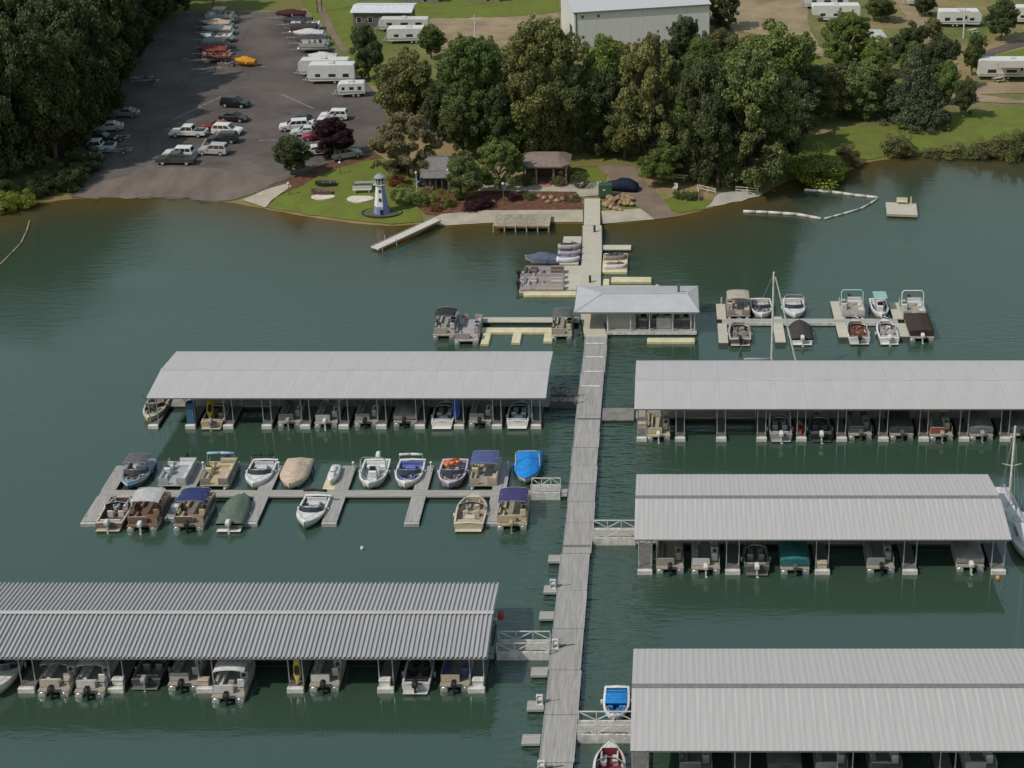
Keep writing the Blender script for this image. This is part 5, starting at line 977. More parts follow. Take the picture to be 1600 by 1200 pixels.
def car(kind, label, px, py, rz, col, group='vehicles in the parking lot'):
    prof, cb, cr, zt, W = CARS[kind]; p = PL(px, py, .06); nm = {'sedan': 'parked_car', 'suv': 'sport_utility_vehicle', 'hatch': 'parked_car', 'pickup': 'pickup_truck', 'van': 'minivan'}[kind]
    T = thing(nm, label, {'pickup': 'pickup', 'van': 'van'}.get(kind, 'car'), p, rz, group); w = W / 2; pm = paint(col, .22)
    mb = MB(); n = len(prof)
    rings = [[(x, y * k, z if z > .5 else z) for y, z in prof] for x, k in ((-w + .0, .975), (-w + .06, 1.0), (w - .06, 1.0), (w, .975))]
    mb.loft(rings); mb.build('body', pm, T)
    zb = max(z for y, z in prof) - .03; tw = .2; b0, b1 = cb; r0, r1 = cr
    base = [(-w + .06, b0, zb), (w - .06, b0, zb), (w - .06, b1, zb), (-w + .06, b1, zb)]; top = [(-w + tw, r0, zt - .05), (w - tw, r0, zt - .05), (w - tw, r1, zt - .05), (-w + tw, r1, zt - .05)]
    top2 = [(-w + tw + .08, r0 + .1, zt), (w - tw - .08, r0 + .1, zt), (w - tw - .08, r1 - .15, zt), (-w + tw + .08, r1 - .15, zt)]
    mb = MB(); mb.loft([base, top, top2]); mb.build('cabin', pm, T)
    def pane(name, i, j, u0, u1, v0, v1):
        A, B, C, D = (Vector(base[i]), Vector(base[j]), Vector(top[j]), Vector(top[i])); nn = (B - A).cross(D - A).normalized() * .012
        def q(u, v): return A.lerp(B, u).lerp(D.lerp(C, u), v) + nn
        mb = MB(); mb.quad(q(u0, v0), q(u1, v0), q(u1, v1), q(u0, v1)); mb.build(name, M_GLASS, T)
    pane('windshield', 2, 3, .07, .93, .12, .94); pane('rear_window', 0, 1, .08, .92, .2, .92)
    for i, j in ((1, 2), (3, 0)):
        if kind == 'pickup': cuts = ((.06, .48), (.52, .88)) 
        elif kind in ('suv', 'van'): cuts = ((.05, .3), (.33, .6), (.63, .9))
        else: cuts = ((.16, .5), (.53, .86))
        if i == 3: cuts = tuple((1 - b, 1 - a) for a, b in cuts)
        for a, b in cuts: pane('side_window', i, j, a, b, .18, .9)
    y0, y1 = prof[0][0], prof[-1][0]; wy = abs(y0) * .62
    for sx in (-1, 1):
        for y in (-wy, wy): wheel(T, sx * (w - .10), y, .36 if kind in ('suv', 'pickup', 'van') else .32)
        mb = MB(); mb.box(sx * (w - .32) - .2, sx * (w - .32) + .2, y1 - .04, y1 + .012, .58, .70); mb.build('headlight', mat('headlight_lens', (.6, .6, .58), .15), T)
        mb = MB(); mb.box(sx * (w - .24) - .14, sx * (w - .24) + .14, y0 - .03, y0 + .03, .68, .86); mb.build('taillight', mat('taillight_lens', (.3, .02, .02), .2), T)
        mb = MB(); mb.rbox(sx * (w + .1) - .1, sx * (w + .1) + .1, b1 - .45, b1 - .3, zb + .02, zb + .18, .03); mb.build('mirror', pm, T)
    mb = MB(); mb.box(-w + .12, w - .12, y1 - .02, y1 + .03, .34, .52); mb.build('bumper', M_UNDER, T)
    if kind == 'pickup':
        mb = MB(); mb.box(-w + .16, w - .16, -2.72, -1.15, 1.0, 1.056); mb.build('truck_bed', M_BLACK, T)
    return T
SILV = (.36, .36, .37); Q = PI / 2
car('suv', 'black car parked alone in the middle of the lot', 368, 167, -Q - .15, (.012, .013, .014))
car('sedan', 'dark car behind the red car in the lower lot', 366, 189, -Q - .2, (.02, .02, .022))
car('pickup', 'white pickup truck facing the wooded edge', 295, 213, Q - .03, (.60, .59, .58))
car('sedan', 'dark red car beside the white pickup nose', 341, 203, Q + .1, (.20, .02, .02))
car('suv', 'white car between the red car and the black wagon', 356, 210, -Q - .1, (.60, .6, .6))
car('suv', 'black wagon directly behind the silver car', 349, 223, Q + .05, (.03, .032, .04))
car('suv', 'silver car with roof rails beside the painted line', 334, 241, Q - .1, SILV)
car('suv', 'white car behind the low dark car near the ramp', 280, 246, Q - .02, (.6, .6, .58))
car('pickup', 'dark grey pickup nearest the boat ramp', 276, 256, Q - .02, (.05, .055, .06))
car('pickup', 'white pickup in the forest shade', 151, 236, Q + .1, (.5, .52, .52))
car('suv', 'pale grey car lowest in the forest shade', 136, 257, Q - .1, (.3, .31, .3))
car('sedan', 'dark car in the forest shade above the white pickup', 160, 221, -Q, (.05, .05, .055))
car('sedan', 'white car farther up in the forest shade', 170, 204, Q + .2, (.4, .4, .4))
car('sedan', 'grey car half hidden at the forest edge', 196, 182, Q, (.2, .2, .2))
car('suv', 'white car at the left end of the cluster behind the small tree', 460, 203, Q + .2, (.58, .58, .57))
car('sedan', 'black car at the back of the cluster behind the small tree', 478, 193, -Q, (.02, .022, .022))
car('suv', 'white car highest in the cluster behind the maroon tree', 522, 187, Q, (.6, .58, .58))
car('sedan', 'silver car in the cluster above the small tree', 478, 211, Q + .1, (.5, .5, .5))
car('sedan', 'white car left of the maroon tree in the cluster', 500, 198, Q, (.6, .58, .6))
car('hatch', 'crimson car left of the maroon tree', 494, 218, Q + .2, (.28, .03, .06))
car('sedan', 'white car nearest the mulch strip left of the maroon tree', 497, 241, -Q + .3, (.55, .56, .55))
car('suv', 'silver car below the maroon tree', 542, 247, -Q + .5, (.32, .34, .36))
car('suv', 'grey car behind the brown tree by the lot corner', 672, 211, Q, (.4, .36, .28), None)
T = car('van', 'dark van parked by the dark lodge behind the trees', 676, 286, Q + .4, (.06, .07, .12), None)
# covered car by the pavilion
T = thing('covered_car', 'car under a dark blue fabric cover behind the green bin', 'car', PL(972, 297, .08), Q - .15); mb = MB(); mb.smooth = True; rings = []; rng = random.Random(3)
for y, w_, h_ in ((-2.4, .55, .5), (-2.3, .82, .85), (-1.7, .95, 1.25), (-.9, .98, 1.62), (.3, .98, 1.6), (1.0, .97, 1.2), (1.9, .92, 1.0), (2.35, .75, .8), (2.45, .5, .4)):
    rings.append([(-w_ - .03, y, .06), (-w_, y, h_ * .62), (-w_ * .75, y, h_ * .97), (0, y, h_ + .02), (w_ * .75, y, h_ * .97), (w_, y, h_ * .62), (w_ + .03, y, .06)])
mb.loft(rings); mb.build('fabric_cover', cloth((.012, .016, .035)), T)
for s in (-1, 1): wheel(T, s * .8, 1.5, .33); wheel(T, s * .8, -1.5, .33)

def trailer(label, p, rz, L=6.0, W=2.0, group='boat trailers in the upper lot', name='boat_trailer'):
    T = thing(name, label, 'trailer', p, rz, group); mb = MB(); h = L / 2
    for s in (-1, 1): mb.bar((s * W * .38, -h, .55), (s * W * .3, h - 1.2, .55), .08, .1); mb.bar((s * W * .3, h - 1.2, .55), (0, h, .5), .08, .1)
    for y in (-h + .2, -.4, h - 1.4): mb.bar((-W * .36, y, .52), (W * .36, y, .52), .07, .08)
    mb.bar((0, h - .1, .5), (0, h + 1.2, .5), .09, .09); mb.build('frame', M_STEEL, T)
    for s in (-1, 1):
        wheel(T, s * W * .48, -h * .35, .32, .2); mb = MB(); mb.box(s * W * .48 - .13, s * W * .48 + .13, -h * .35 - .45, -h * .35 + .45, .68, .73); mb.build('fender', M_UNDER, T)
    mb = MB(); mb.cyl((0, h + 1.0, .06), (0, h + 1.0, .6), .04); mb.build('jack_stand', M_STEEL, T); mb = MB(); mb.bar((0, h - .2, .55), (0, h - .3, 1.1), .08, .08); mb.build('winch_post', M_STEEL, T)
    return T
YR = [  # right-hand row: (px, py of wheels, facing, kind, colours, text)
    (455, 31, 'r', dict(cover=(.06, .02, .025), hull=(.08, .03, .03)), 'maroon covered boat', 6.4), (466, 42, 'r', dict(cover=(.04, .04, .045), hull=DGREY), 'black covered boat', 6.2), (478, 47, 'r', dict(hull=WHITE, deck=WHITE), 'white open boat', 6.0),
    (476, 55, 'p', dict(cover=(.05, .04, .04), fence=DGREY, motor=None), 'dark covered pontoon', 6.2), (483, 62, 'r', dict(cover=(.5, .48, .46), hull=WHITE), 'white covered boat', 6.2), (487, 71, 'r', dict(cover=(.06, .06, .065), hull=(.14, .14, .15)), 'charcoal covered boat', 6.2),
    (490, 81, 'p', dict(fence=(.42, .40, .37), seatc=(.45, .42, .38), motor=None), 'pale grey pontoon', 6.2)]
ords = ['farthest', 'second', 'third', 'fourth', 'fifth', 'sixth', 'seventh', 'eighth', 'ninth']
for i, (px, py, kd, kw, tx, L) in enumerate(YR):
    p = PL(px, py, .06); rz = Q + .08
    trailer('trailer under the %s in the upper lot row beside the grass' % tx, p, rz, L)
    bo = (pontoon if kd == 'p' else runabout)('%s on a trailer, %s in the row beside the green strip' % (tx, ords[i]), (p.x, p.y, p.z + .72), rz, L=L * .92, group='stored boats in the upper lot', **kw)
YL = [(345, 36, 'p', dict(fence=(.5, .48, .45), motor=None, top=(.42, .36, .28)), 'white pontoon with tan top', 6.6), (338, 46, 'r', dict(cover=(.42, .34, .25), hull=(.42, .36, .28)), 'tan covered boat', 6.2), (340, 55, 'r', dict(cover=(.40, .38, .34), hull=WHITE, W=2.4), 'beige covered boat', 6.2),
    (338, 66, 'r', dict(hull=WHITE, deck=WHITE, bowopen=False, seatc=(.5, .5, .5)), 'white closed bow boat', 6.4), (337, 78, 'p', dict(fence=(.26, .26, .26), cover=(.2, .2, .2), motor=None), 'grey covered pontoon', 5.4), (334, 88, 'r', dict(cover=(.22, .05, .03), hull=(.2, .06, .04)), 'rust red covered boat', 5.6), (340, 97, 'r', dict(hull=(.26, .10, .07), deck=(.28, .12, .09), seatc=(.3, .12, .08), inter=(.2, .08, .06)), 'brick red open boat', 5.8)]
for i, (px, py, kd, kw, tx, L) in enumerate(YL):
    p = PL(px, py, .06); rz = Q + .02
    trailer('trailer under the %s in the upper lot row nearer the woods' % tx, p, rz, L)
    (pontoon if kd == 'p' else runabout)('%s on a trailer, %s in the row nearer the woods' % (tx, ords[i]), (p.x, p.y, p.z + .72), rz, L=L * .92, group='stored boats in the upper lot', **kw)
p = PL(384, 103, .06); runabout('small boat under an orange cover lying on the asphalt', (p.x, p.y, p.z + .3), Q - .12, L=3.9, W=1.7, cover=(.55, .22, .02), hull=(.5, .2, .03), swim=False)
trailer('small empty trailer beside the orange covered boat', PL(361, 103, .06), Q, 2.4, 1.4, None); trailer('empty low trailer lying below the brick red boat', PL(328, 112, .06), Q + .2, 4.0, 1.5, None)
trailer('empty trailer in the forest shade upper left', PL(220, 126, .06), Q + .1, 4.4, 1.6, None); trailer('second empty trailer in the forest shade', PL(232, 131, .06), Q, 3.6, 1.6, None)
trailer('empty trailer crossing the forest shade by the white pickup', PL(185, 219, .06), Q, 3.6, 1.5, None); trailer('empty trailer below the white pickup in the shade', PL(187, 240, .06), Q + .2, 3.8, 1.5, None)

def camper(label, px, py, rz, L=7.5, W=2.5, Hh=2.5, col=(.60, .59, .57), awn=False, fifth=False, stripe=(.25, .24, .24), group='campers and travel trailers', pts=None, name='travel_trailer'):
    p = PL(px, py, .06) if pts is None else pts; T = thing(name, label, 'camper', p, rz, group); h = L / 2; w = W / 2; z0 = .55; z1 = z0 + Hh
    prof = [(-h, z0 + .15), (-h, z1 - .2), (-h + .2, z1), (h - .5, z1), (h - .05, z1 - .45), (h, z0 + .9), (h - .35, z0)] if not fifth else [(-h, z0 + .1), (-h, z1 - .15), (-h + .2, z1), (h - .25, z1), (h, z1 - .35), (h - .15, z0 + 1.0), (h - 2.2, z0 + .9), (h - 2.3, z0)]
    mb = MB(); mb.loft([[(x, y, z) for y, z in prof] for x in (-w, w)]); b = mb.build('body', paint(col, .4), T)
    for s in (-1, 1):
        x = s * (w + .012)
        for (ya, yb, za, zb) in ((-h * .75, -h * .5, 1.3, 1.9), (-h * .2, h * .1, 1.35, 1.85), (h * .45, h * .66, 1.35, 1.85)):
            mb = MB(); mb.box(min(x, x - s * .01), max(x, x - s * .01) + .0, ya, yb, za, zb); win = mb.build('window', M_GLASS, T)
            mb = MB(); mb.box(min(x, x + s * .01), max(x, x + s * .01), ya - .04, yb + .04, zb + .003, zb + .04); mb.build('frame', M_TRIM, win)
        mb = MB(); mb.box(min(x, x - s * .008), max(x, x - s * .008), -h + .1, h - (2.3 if fifth else .4), z0 + .32, z0 + .52); mb.build('stripe', paint(stripe), T)
        for y in (-.9, -.1): wheel(T, s * (w - .16), y - h * .12, .34)
    mb = MB(); mb.box(w + .004, w + .03, h * .18, h * .18 + .7, z0 + .1, z0 + 2.0); d = mb.build('door', paint((.5, .49, .47)), T); mb = MB(); mb.box(w + .032, w + .05, h * .18 + .15, h * .18 + .55, z0 + 1.1, z0 + 1.7); mb.build('pane', M_GLASS, d)
    mb = MB(); mb.rbox(-.45, .45, -.5, .5, z1 + .003, z1 + .3, .08); mb.build('roof_air_unit', paint((.5, .5, .5)), T)
    mb = MB(); mb.box(-w * .98, w * .98, -h + .02, -h + .06, z0 - .05, z0 + .14); mb.build('bumper', M_STEEL, T)
    if not fifth: mb = MB(); mb.bar((-.5, h - .4, .5), (0, h + 1.1, .48), .08, .1); mb.bar((.5, h - .4, .5), (0, h + 1.1, .48), .08, .1); mb.cyl((0, h + .9, 0), (0, h + .9, .6), .04); mb.cyl((0, h + .35, .55), (0, h + .35, 1.0), .17); mb.build('tongue', M_STEEL, T)
    if awn:
        mb = MB(); mb.quad((w + .02, -h * .5, z1 - .2), (w + .02, h * .5, z1 - .2), (w + 2.2, h * .5, z1 - .65), (w + 2.2, -h * .5, z1 - .65)); mb.quad((w + .02, h * .5, z1 - .22), (w + .02, -h * .5, z1 - .22), (w + 2.2, -h * .5, z1 - .67), (w + 2.2, h * .5, z1 - .67)); a = mb.build('awning', cloth((.30, .28, .25)), T)
        mb = MB()
        for y in (-h * .5, h * .5): mb.tube([(w + .05, y, z0 + .4), (w + 2.2, y, z1 - .66)], .03, 5)
        mb.build('frame', M_ALU, a)
    return T
camper('long white travel trailer beside the small camper in the lot', 520, 129, Q + .02, 8.2, 2.5, 2.9)
camper('long white trailer mostly hidden behind the travel trailer', 508, 118, Q + .02, 8.8, 2.4, 2.5, col=(.55, .54, .52))
camper('small white camper nearest the grass corner of the lot', 550, 150, Q + .1, 4.6, 2.2, 1.9)
runabout('white shrouded boat above the long travel trailer', tuple(PL(505, 99, .75)), Q, cover=(.48, .47, .46), L=5.2, hull=WHITE, group='stored boats in the upper lot'); trailer('trailer under the white shrouded boat', PL(505, 99, .06), Q, 5.2)
camper('white fifth wheel camper beside the sandy road', 1305, 33, Q, 9.5, 2.6, 2.9, fifth=True)
camper('white camper top seen behind the fifth wheel', 1290, 12, Q, 9.0, 2.6, 2.9)
camper('tall camper seen end-on between campground trees', 1370, 86, 0.05, 9.0, 2.9, 3.2, col=(.42, .40, .38))
camper('white park trailer with porch on the sandy lane', 1498, 40, -Q, 8.2, 2.8, 2.6, name='park_trailer')
camper('white camper with awning at the right picture edge', 1580, 122, -Q, 12.0, 2.7, 3.0, awn=True)
camper('white camper cut by the upper right picture corner', 1612, 36, Q, 8.0, 2.6, 2.9)
camper('white camper beside the gravel yard', 640, 66, Q + .05, 8.2, 2.6, 2.4)
camper('pale camper top behind the gravel yard camper', 632, 48, Q, 9.6, 2.4, 2.0, col=(.52, .5, .48))
camper('distant white camper at the upper picture edge', 1432, 8, Q, 4.5, 2.4, 2.2)
def clutter(label, px, py, col): 
    T = thing('picnic_table', label, 'table', PL(px, py, .06), random.uniform(0, 1)); m = mat('table_%s' % (col,), col, .8); mb = MB(); mb.box(-.9, .9, -.4, .4, .72, .77); mb.build('table_top', m, T)
    for s in (-1, 1):
        mb = MB(); mb.box(-.9, .9, s * .75 - .14, s * .75 + .14, .42, .46); mb.build('bench', m, T); mb = MB(); mb.bar((s * .6, -.6, 0), (s * .6, .25, .72), .06, .08); mb.bar((s * .6, .6, 0), (s * .6, -.25, .72), .06, .08); mb.bar((s * .6, -.78, .4), (s * .6, .78, .4), .06, .06); mb.build('leg', m, T)
clutter('wooden picnic table before the end-on camper', 1368, 96, (.22, .16, .11)); clutter('pale picnic table below the park trailer', 1520, 52, (.42, .38, .28)); clutter('picnic table beside the awning camper', 1560, 128, (.4, .33, .24)); clutter('pale picnic table on the shaded grass under the trees', 930, 236, (.5, .48, .42))
def umbrella_seat():
    pass

# ------------------------------------------------------------------ buildings
def hall():
    a = PL(898, 74); b = PL(1108, 60); T = thing('metal_hall', 'long white metal hall with low roof behind the trees', 'building', (a.x, a.y, a.z - .1), math.atan2(b.y - a.y, b.x - a.x)); L = (b.xy - a.xy).length; W = 14.0; hz = ZAT(19, a.y) - a.z
    wm = mat('white_metal_siding', (.58, .58, .57), .5, var=.05, streak=(3, 1, .2)); rm = mat('hall_roof_metal', (.44, .44, .45), .5, var=.06)
    n = 12
    for i in range(n): mb = MB(); mb.box(L * i / n + .01, L * (i + 1) / n - .01, -.06, 0.0, 0, hz); mb.build('wall_panel', wm, T)
    mb = MB(); mb.box(0, L, 0.004, W, 0, hz - .02); mb.build('wall', wm, T)
    rz = hz + 1.4; mb = MB(); mb.loft([[(-.3, -.35, hz), (-.3, W / 2, rz), (-.3, W + .35, hz), (-.3, W + .35, hz + .12), (-.3, W / 2, rz + .12), (-.3, -.35, hz + .12)], [(L + .3, -.35, hz), (L + .3, W / 2, rz), (L + .3, W + .35, hz), (L + .3, W + .35, hz + .12), (L + .3, W / 2, rz + .12), (L + .3, -.35, hz + .12)]]); r_ = mb.build('roof', rm, T)
    mb = MB(); mb.add([(0.0, 0, hz), (0.0, W, hz), (0.0, W / 2, rz)], [(0, 1, 2)]); mb.add([(L, 0, hz), (L, W, hz), (L, W / 2, rz)], [(0, 2, 1)]); mb.build('gable', wm, T)
    mb = MB(); mb.box(-.3, L + .3, -.42, -.354, hz - .1, hz + .14); mb.build('gutter', M_TRIM, r_)
    mb = MB(); mb.box(-.05, -.004, 2.0, 4.6, 0, 3.6); mb.build('door', mat('dark_bay_door', (.05, .05, .05), .6), T)
    for i, (x, z) in enumerate([(1.6, hz - .9), (4.6, hz - .9), (1.6, 2.0)]): mb = MB(); mb.box(x - .25, x + .25, -.1, -.064, z - .25, z + .25); mb.build('vent', M_UNDER, T)
    mb = MB(); mb.box(.3, .5, -.12, -.064, 0, hz); mb.build('downspout', M_UNDER, T)
hall()
def lodge(label, px, py, px2, rz, W, hz, rise, wallc, roofc, name='house', nwin=4, porch=False, hipd=0.0, dark=False):
    a, b = PL(px, py), PL(px2, py); L = (b.xy - a.xy).length; T = thing(name, label, 'building', (a.x, a.y, a.z - .05), rz); wm = mat('wall_%s' % (wallc,), wallc, .8, var=.12, scale=1.5); rm = mat('roof_%s' % (roofc,), roofc, .7, var=.12, scale=1.5)
    mb = MB(); mb.box(0, L, 0, W, 0, hz); mb.build('wall', wm, T); o = .5; rz_ = hz + rise
    mb = MB(); mb.loft([[(-o, -o, hz), (L + o, -o, hz), (L + o, W + o, hz), (-o, W + o, hz)], [(-o, -o, hz + .12), (L + o, -o, hz + .12), (L + o, W + o, hz + .12), (-o, W + o, hz + .12)]]); mb.add([(-o, -o, hz + .121), (L + o, -o, hz + .121), (L + o, W + o, hz + .121), (-o, W + o, hz + .121), (-o + hipd, W / 2, rz_), (L + o - hipd, W / 2, rz_)], [(0, 1, 5, 4), (1, 2, 5), (2, 3, 4, 5), (3, 0, 4)]); r_ = mb.build('roof', rm, T)
    mb = MB(); mb.bar((-o + hipd, W / 2, rz_ + .02), (L + o - hipd, W / 2, rz_ + .02), .3, .07); mb.build('ridge_cap', rm, r_)
    for i in range(nwin):
        x = L * (i + .5) / nwin; dr = (i == nwin // 2); mb = MB(); mb.box(x - .5, x + .5, -.05, -.004, .1 if dr else 1.0, 2.2); w_ = mb.build('door' if dr else 'window', M_WHITEP if not dark else M_UNDER, T); mb = MB(); mb.box(x - .4, x + .4, -.075, -.053, .2 if dr else 1.1, 2.1); mb.build('pane', M_GLASS, w_)
    if porch:
        mb = MB(); mb.box(.2, L - .2, -2.2, -.06, .0, .25); mb.build('porch_floor', M_WOOD, T); mb = MB(); mb.loft([[(-.2, -2.5, hz - .35), (L + .2, -2.5, hz - .35), (L + .2, -.02, hz - .02), (-.2, -.02, hz - .02)], [(-.2, -2.5, hz - .25), (L + .2, -2.5, hz - .25), (L + .2, -.02, hz + .08), (-.2, -.02, hz + .08)]]); mb.build('porch_roof', rm, T)
        for i in range(5): x = .3 + (L - .6) * i / 4; mb = MB(); mb.box(x - .07, x + .07, -2.3, -2.16, .25, hz - .35); mb.build('porch_post', M_WOOD, T)
    return T
lodge('brown mobile home with white roof across the green strip', 553, 43, 641, 0, 6.5, 3.1, .7, (.14, .115, .10), (.55, .55, .56), 'mobile_home', 5)
lodge('small dark lodge with grey roof among the trees left of the pavilion', 662, 293, 706, .05, 5.0, 2.7, 1.2, (.045, .045, .055), (.17, .16, .155), 'cabin', 3, True, 1.2, True)
lodge('distant low house at the upper picture edge', 630, 4, 685, 0, 6, 2.6, 1.0, (.2, .19, .18), (.2, .2, .2), 'house', 4); lodge('second distant low house at the upper picture edge', 733, 3, 780, 0, 6, 2.6, 1.0, (.22, .2, .17), (.12, .1, .095), 'house', 4)
# pavilion
a, b = PL(818, 290), PL(886, 290); L = (b.xy - a.xy).length; T = thing('pavilion', 'small open pavilion with brown oval hip roof and pink steps', 'pavilion', (a.x, a.y, a.z)); W = 5.0; hz = 3.0
rm = mat('brown_shingle_roof', (.19, .145, .12), .85, var=.15, scale=2)
mb = MB(); mb.loft([[(-.3 + i * c_ + k_, -.4 + i * c2_ + k2_, z) for (i, c_, k_, c2_, k2_) in ()] or [(.3, -.5, z - .0) if False else p_ for p_ in q_] for z, q_ in ((0, [(.6, -.6, hz), (L - .6, -.6, hz), (L + .5, .6, hz), (L + .5, W - .4, hz), (L - .6, W + .6, hz), (.6, W + .6, hz), (-.5, W - .4, hz), (-.5, .6, hz)]), (1, [(.6, -.6, hz + .15), (L - .6, -.6, hz + .15), (L + .5, .6, hz + .15), (L + .5, W - .4, hz + .15), (L - .6, W + .6, hz + .15), (.6, W + .6, hz + .15), (-.5, W - .4, hz + .15), (-.5, .6, hz + .15)]), (2, [(1.6, 1.6, hz + 1.0), (L - 1.6, 1.6, hz + 1.0), (L - 1.2, 2.1, hz + 1.0), (L - 1.2, 2.9, hz + 1.0), (L - 1.6, 3.4, hz + 1.0), (1.6, 3.4, hz + 1.0), (1.2, 2.9, hz + 1.0), (1.2, 2.1, hz + 1.0)]))]); mb.build('roof', rm, T)
for x in (.1, 1.9, L - 1.9, L - .1):
    for y in (0, W): mb = MB(); mb.box(x - .12, x + .12, y - .12, y + .12, 0, hz - .003); mb.build('post', mat('pavilion_post', (.22, .15, .11), .8), T)
mb = MB(); mb.box(-.2, L + .2, .2, W + .2, 0, .35); mb.build('floor', mat('pavilion_floor', (.18, .11, .085), .8), T)
mb = MB(); mb.box(.1, L - .1, W * .6, W * .6 + .15, .352, 2.4); mb.build('back_wall', mat('pavilion_wall', (.09, .045, .035), .8), T)
for s in (0, 1): x = 0 if s == 0 else L - 1.8; mb = MB(); mb.box(x + .15, x + 1.65, -.05, .05, .35, 1.25); mb.build('low_wall', mat('pavilion_low_wall', (.16, .10, .075), .85), T)
for i in range(3): mb = MB(); mb.box(L / 2 - .8, L / 2 + .8, -.9 + i * .3, -.62 + i * .3, 0, .12 + .1 * i); mb.build('step', mat('pink_brick_step', (.36, .16, .12), .85), T)
mb = MB(); mb.box(-.1, L + .1, -.12, .12, hz - .3, hz - .06); mb.build('beam', mat('pavilion_beam', (.28, .22, .18), .8), T)

# lighthouse
p = PL(597, 333, .1); T = thing('lighthouse', 'small white and blue lighthouse with grey lantern on the lawn', 'lighthouse', p); hh = ZAT(270, p.y) - p.z; bw, tw_ = 1.18, .62; th_ = hh * .70
wcol = mat('lighthouse_white', (.62, .63, .68), .6, var=.05); bcol = mat('lighthouse_blue_and_shade', (.20, .25, .44), .6)
def ringo(r_, z, n=8): return [(r_ * math.cos(2 * PI * (i + .5) / n), r_ * math.sin(2 * PI * (i + .5) / n), z) for i in range(n)]
mb = MB(); mb.loft([ringo(bw - .06, 0), ringo(tw_ - .06, th_)]); mb.build('core', wcol, T)
for i in range(8):
    a0, a1 = 2 * PI * (i + .53) / 8, 2 * PI * (i + 1.47) / 8
    def pt(a, r_, z): return (r_ * math.cos(a), r_ * math.sin(a), z)
    zs = .28
    for nm, za, zb, mm in (('blue_panel', 0, zs, bcol), ('upper_panel', zs + .005, 1, wcol)):
        ra, rb = bw + (tw_ - bw) * za, bw + (tw_ - bw) * zb; mb = MB(); mb.loft([[pt(a0, ra - .07, th_ * za), pt(a0, ra, th_ * za), pt(a1, ra, th_ * za), pt(a1, ra - .07, th_ * za)], [pt(a0, rb - .07, th_ * zb), pt(a0, rb, th_ * zb), pt(a1, rb, th_ * zb), pt(a1, rb - .07, th_ * zb)]]); mb.build(nm, mm if not (i in (6, 0) and nm == 'upper_panel') else bcol, T)  # two right-hand upper panels coloured blue as the tower's shaded side
mb = MB(); mb.loft([ringo(tw_ + .05, th_), ringo(tw_ + .28, th_ + .12), ringo(tw_ + .28, th_ + .2)]); mb.build('gallery', M_WHITEP, T)
mb = MB(); 
for i in range(8): a = 2 * PI * (i + .5) / 8; mb.cyl((1.0 * math.cos(a) * .95, math.sin(a) * .95, th_ + .2), (math.cos(a) * .95, math.sin(a) * .95, th_ + .75), .03, .03, 5)
for z in (.5, .75): mb.tube([(x, y, th_ + z) for x, y, _ in ringo(.95, 0) + [ringo(.95, 0)[0]]], .025, 5)
mb.build('railing', M_STEEL, T)
mb = MB(); mb.loft([ringo(.58, th_ + .2), ringo(.58, th_ + 1.15)]); mb.build('lantern', M_GLASS, T); mb = MB()
for i in range(8): x, y, _ = ringo(.60, 0)[i]; mb.bar((x, y, th_ + .2), (x, y, th_ + 1.15), .06, .06)
mb.build('lantern_frame', M_WHITEP, T)
mb = MB(); mb.loft([ringo(.85, th_ + 1.15), ringo(.8, th_ + 1.25), ringo(.12, hh - .1), ringo(.05, hh)]); mb.build('cap', mat('lighthouse_cap', (.25, .27, .28), .5), T)
mb = MB(); mb.box(-.05, .35, -bw + .02, -bw + .2, .05, .8); mb.build('door', mat('lighthouse_door', (.01, .015, .05), .5), T)
for z, y in ((2.2, 1.02), (3.4, .82)): mb = MB(); mb.box(-.14, .14, -y + .08, -y + .26, z - .22, z + .22); mb.build('window', M_GLASS, T)
q = PL(597, 333); S = thing('garden_ring', 'dark edged oval planting ring around the lighthouse foot', 'edging', (q.x, q.y, q.z)); n = 22
for i in range(n):
    a0, a1 = 2 * PI * i / n, 2 * PI * (i + .95) / n; mb = MB(); mb.loft([[(2.7 * k * math.cos(a), 1.7 * k * math.sin(a), z) for k, z in ((1, 0), (1.06, 0), (1.05, .2), (1, .2))] for a in (a0, a1)]); mb.build('stone', mat('dark_edging_stone', (.035, .03, .028), .9, rand=.2), S)
mb = MB(); mb.ell((0, 0, .02), 2.66, 1.66, .2, 20, 6, -.1); mb.build('soil', mat('dark_soil', (.09, .08, .045), .95, var=.25, scale=3), S)
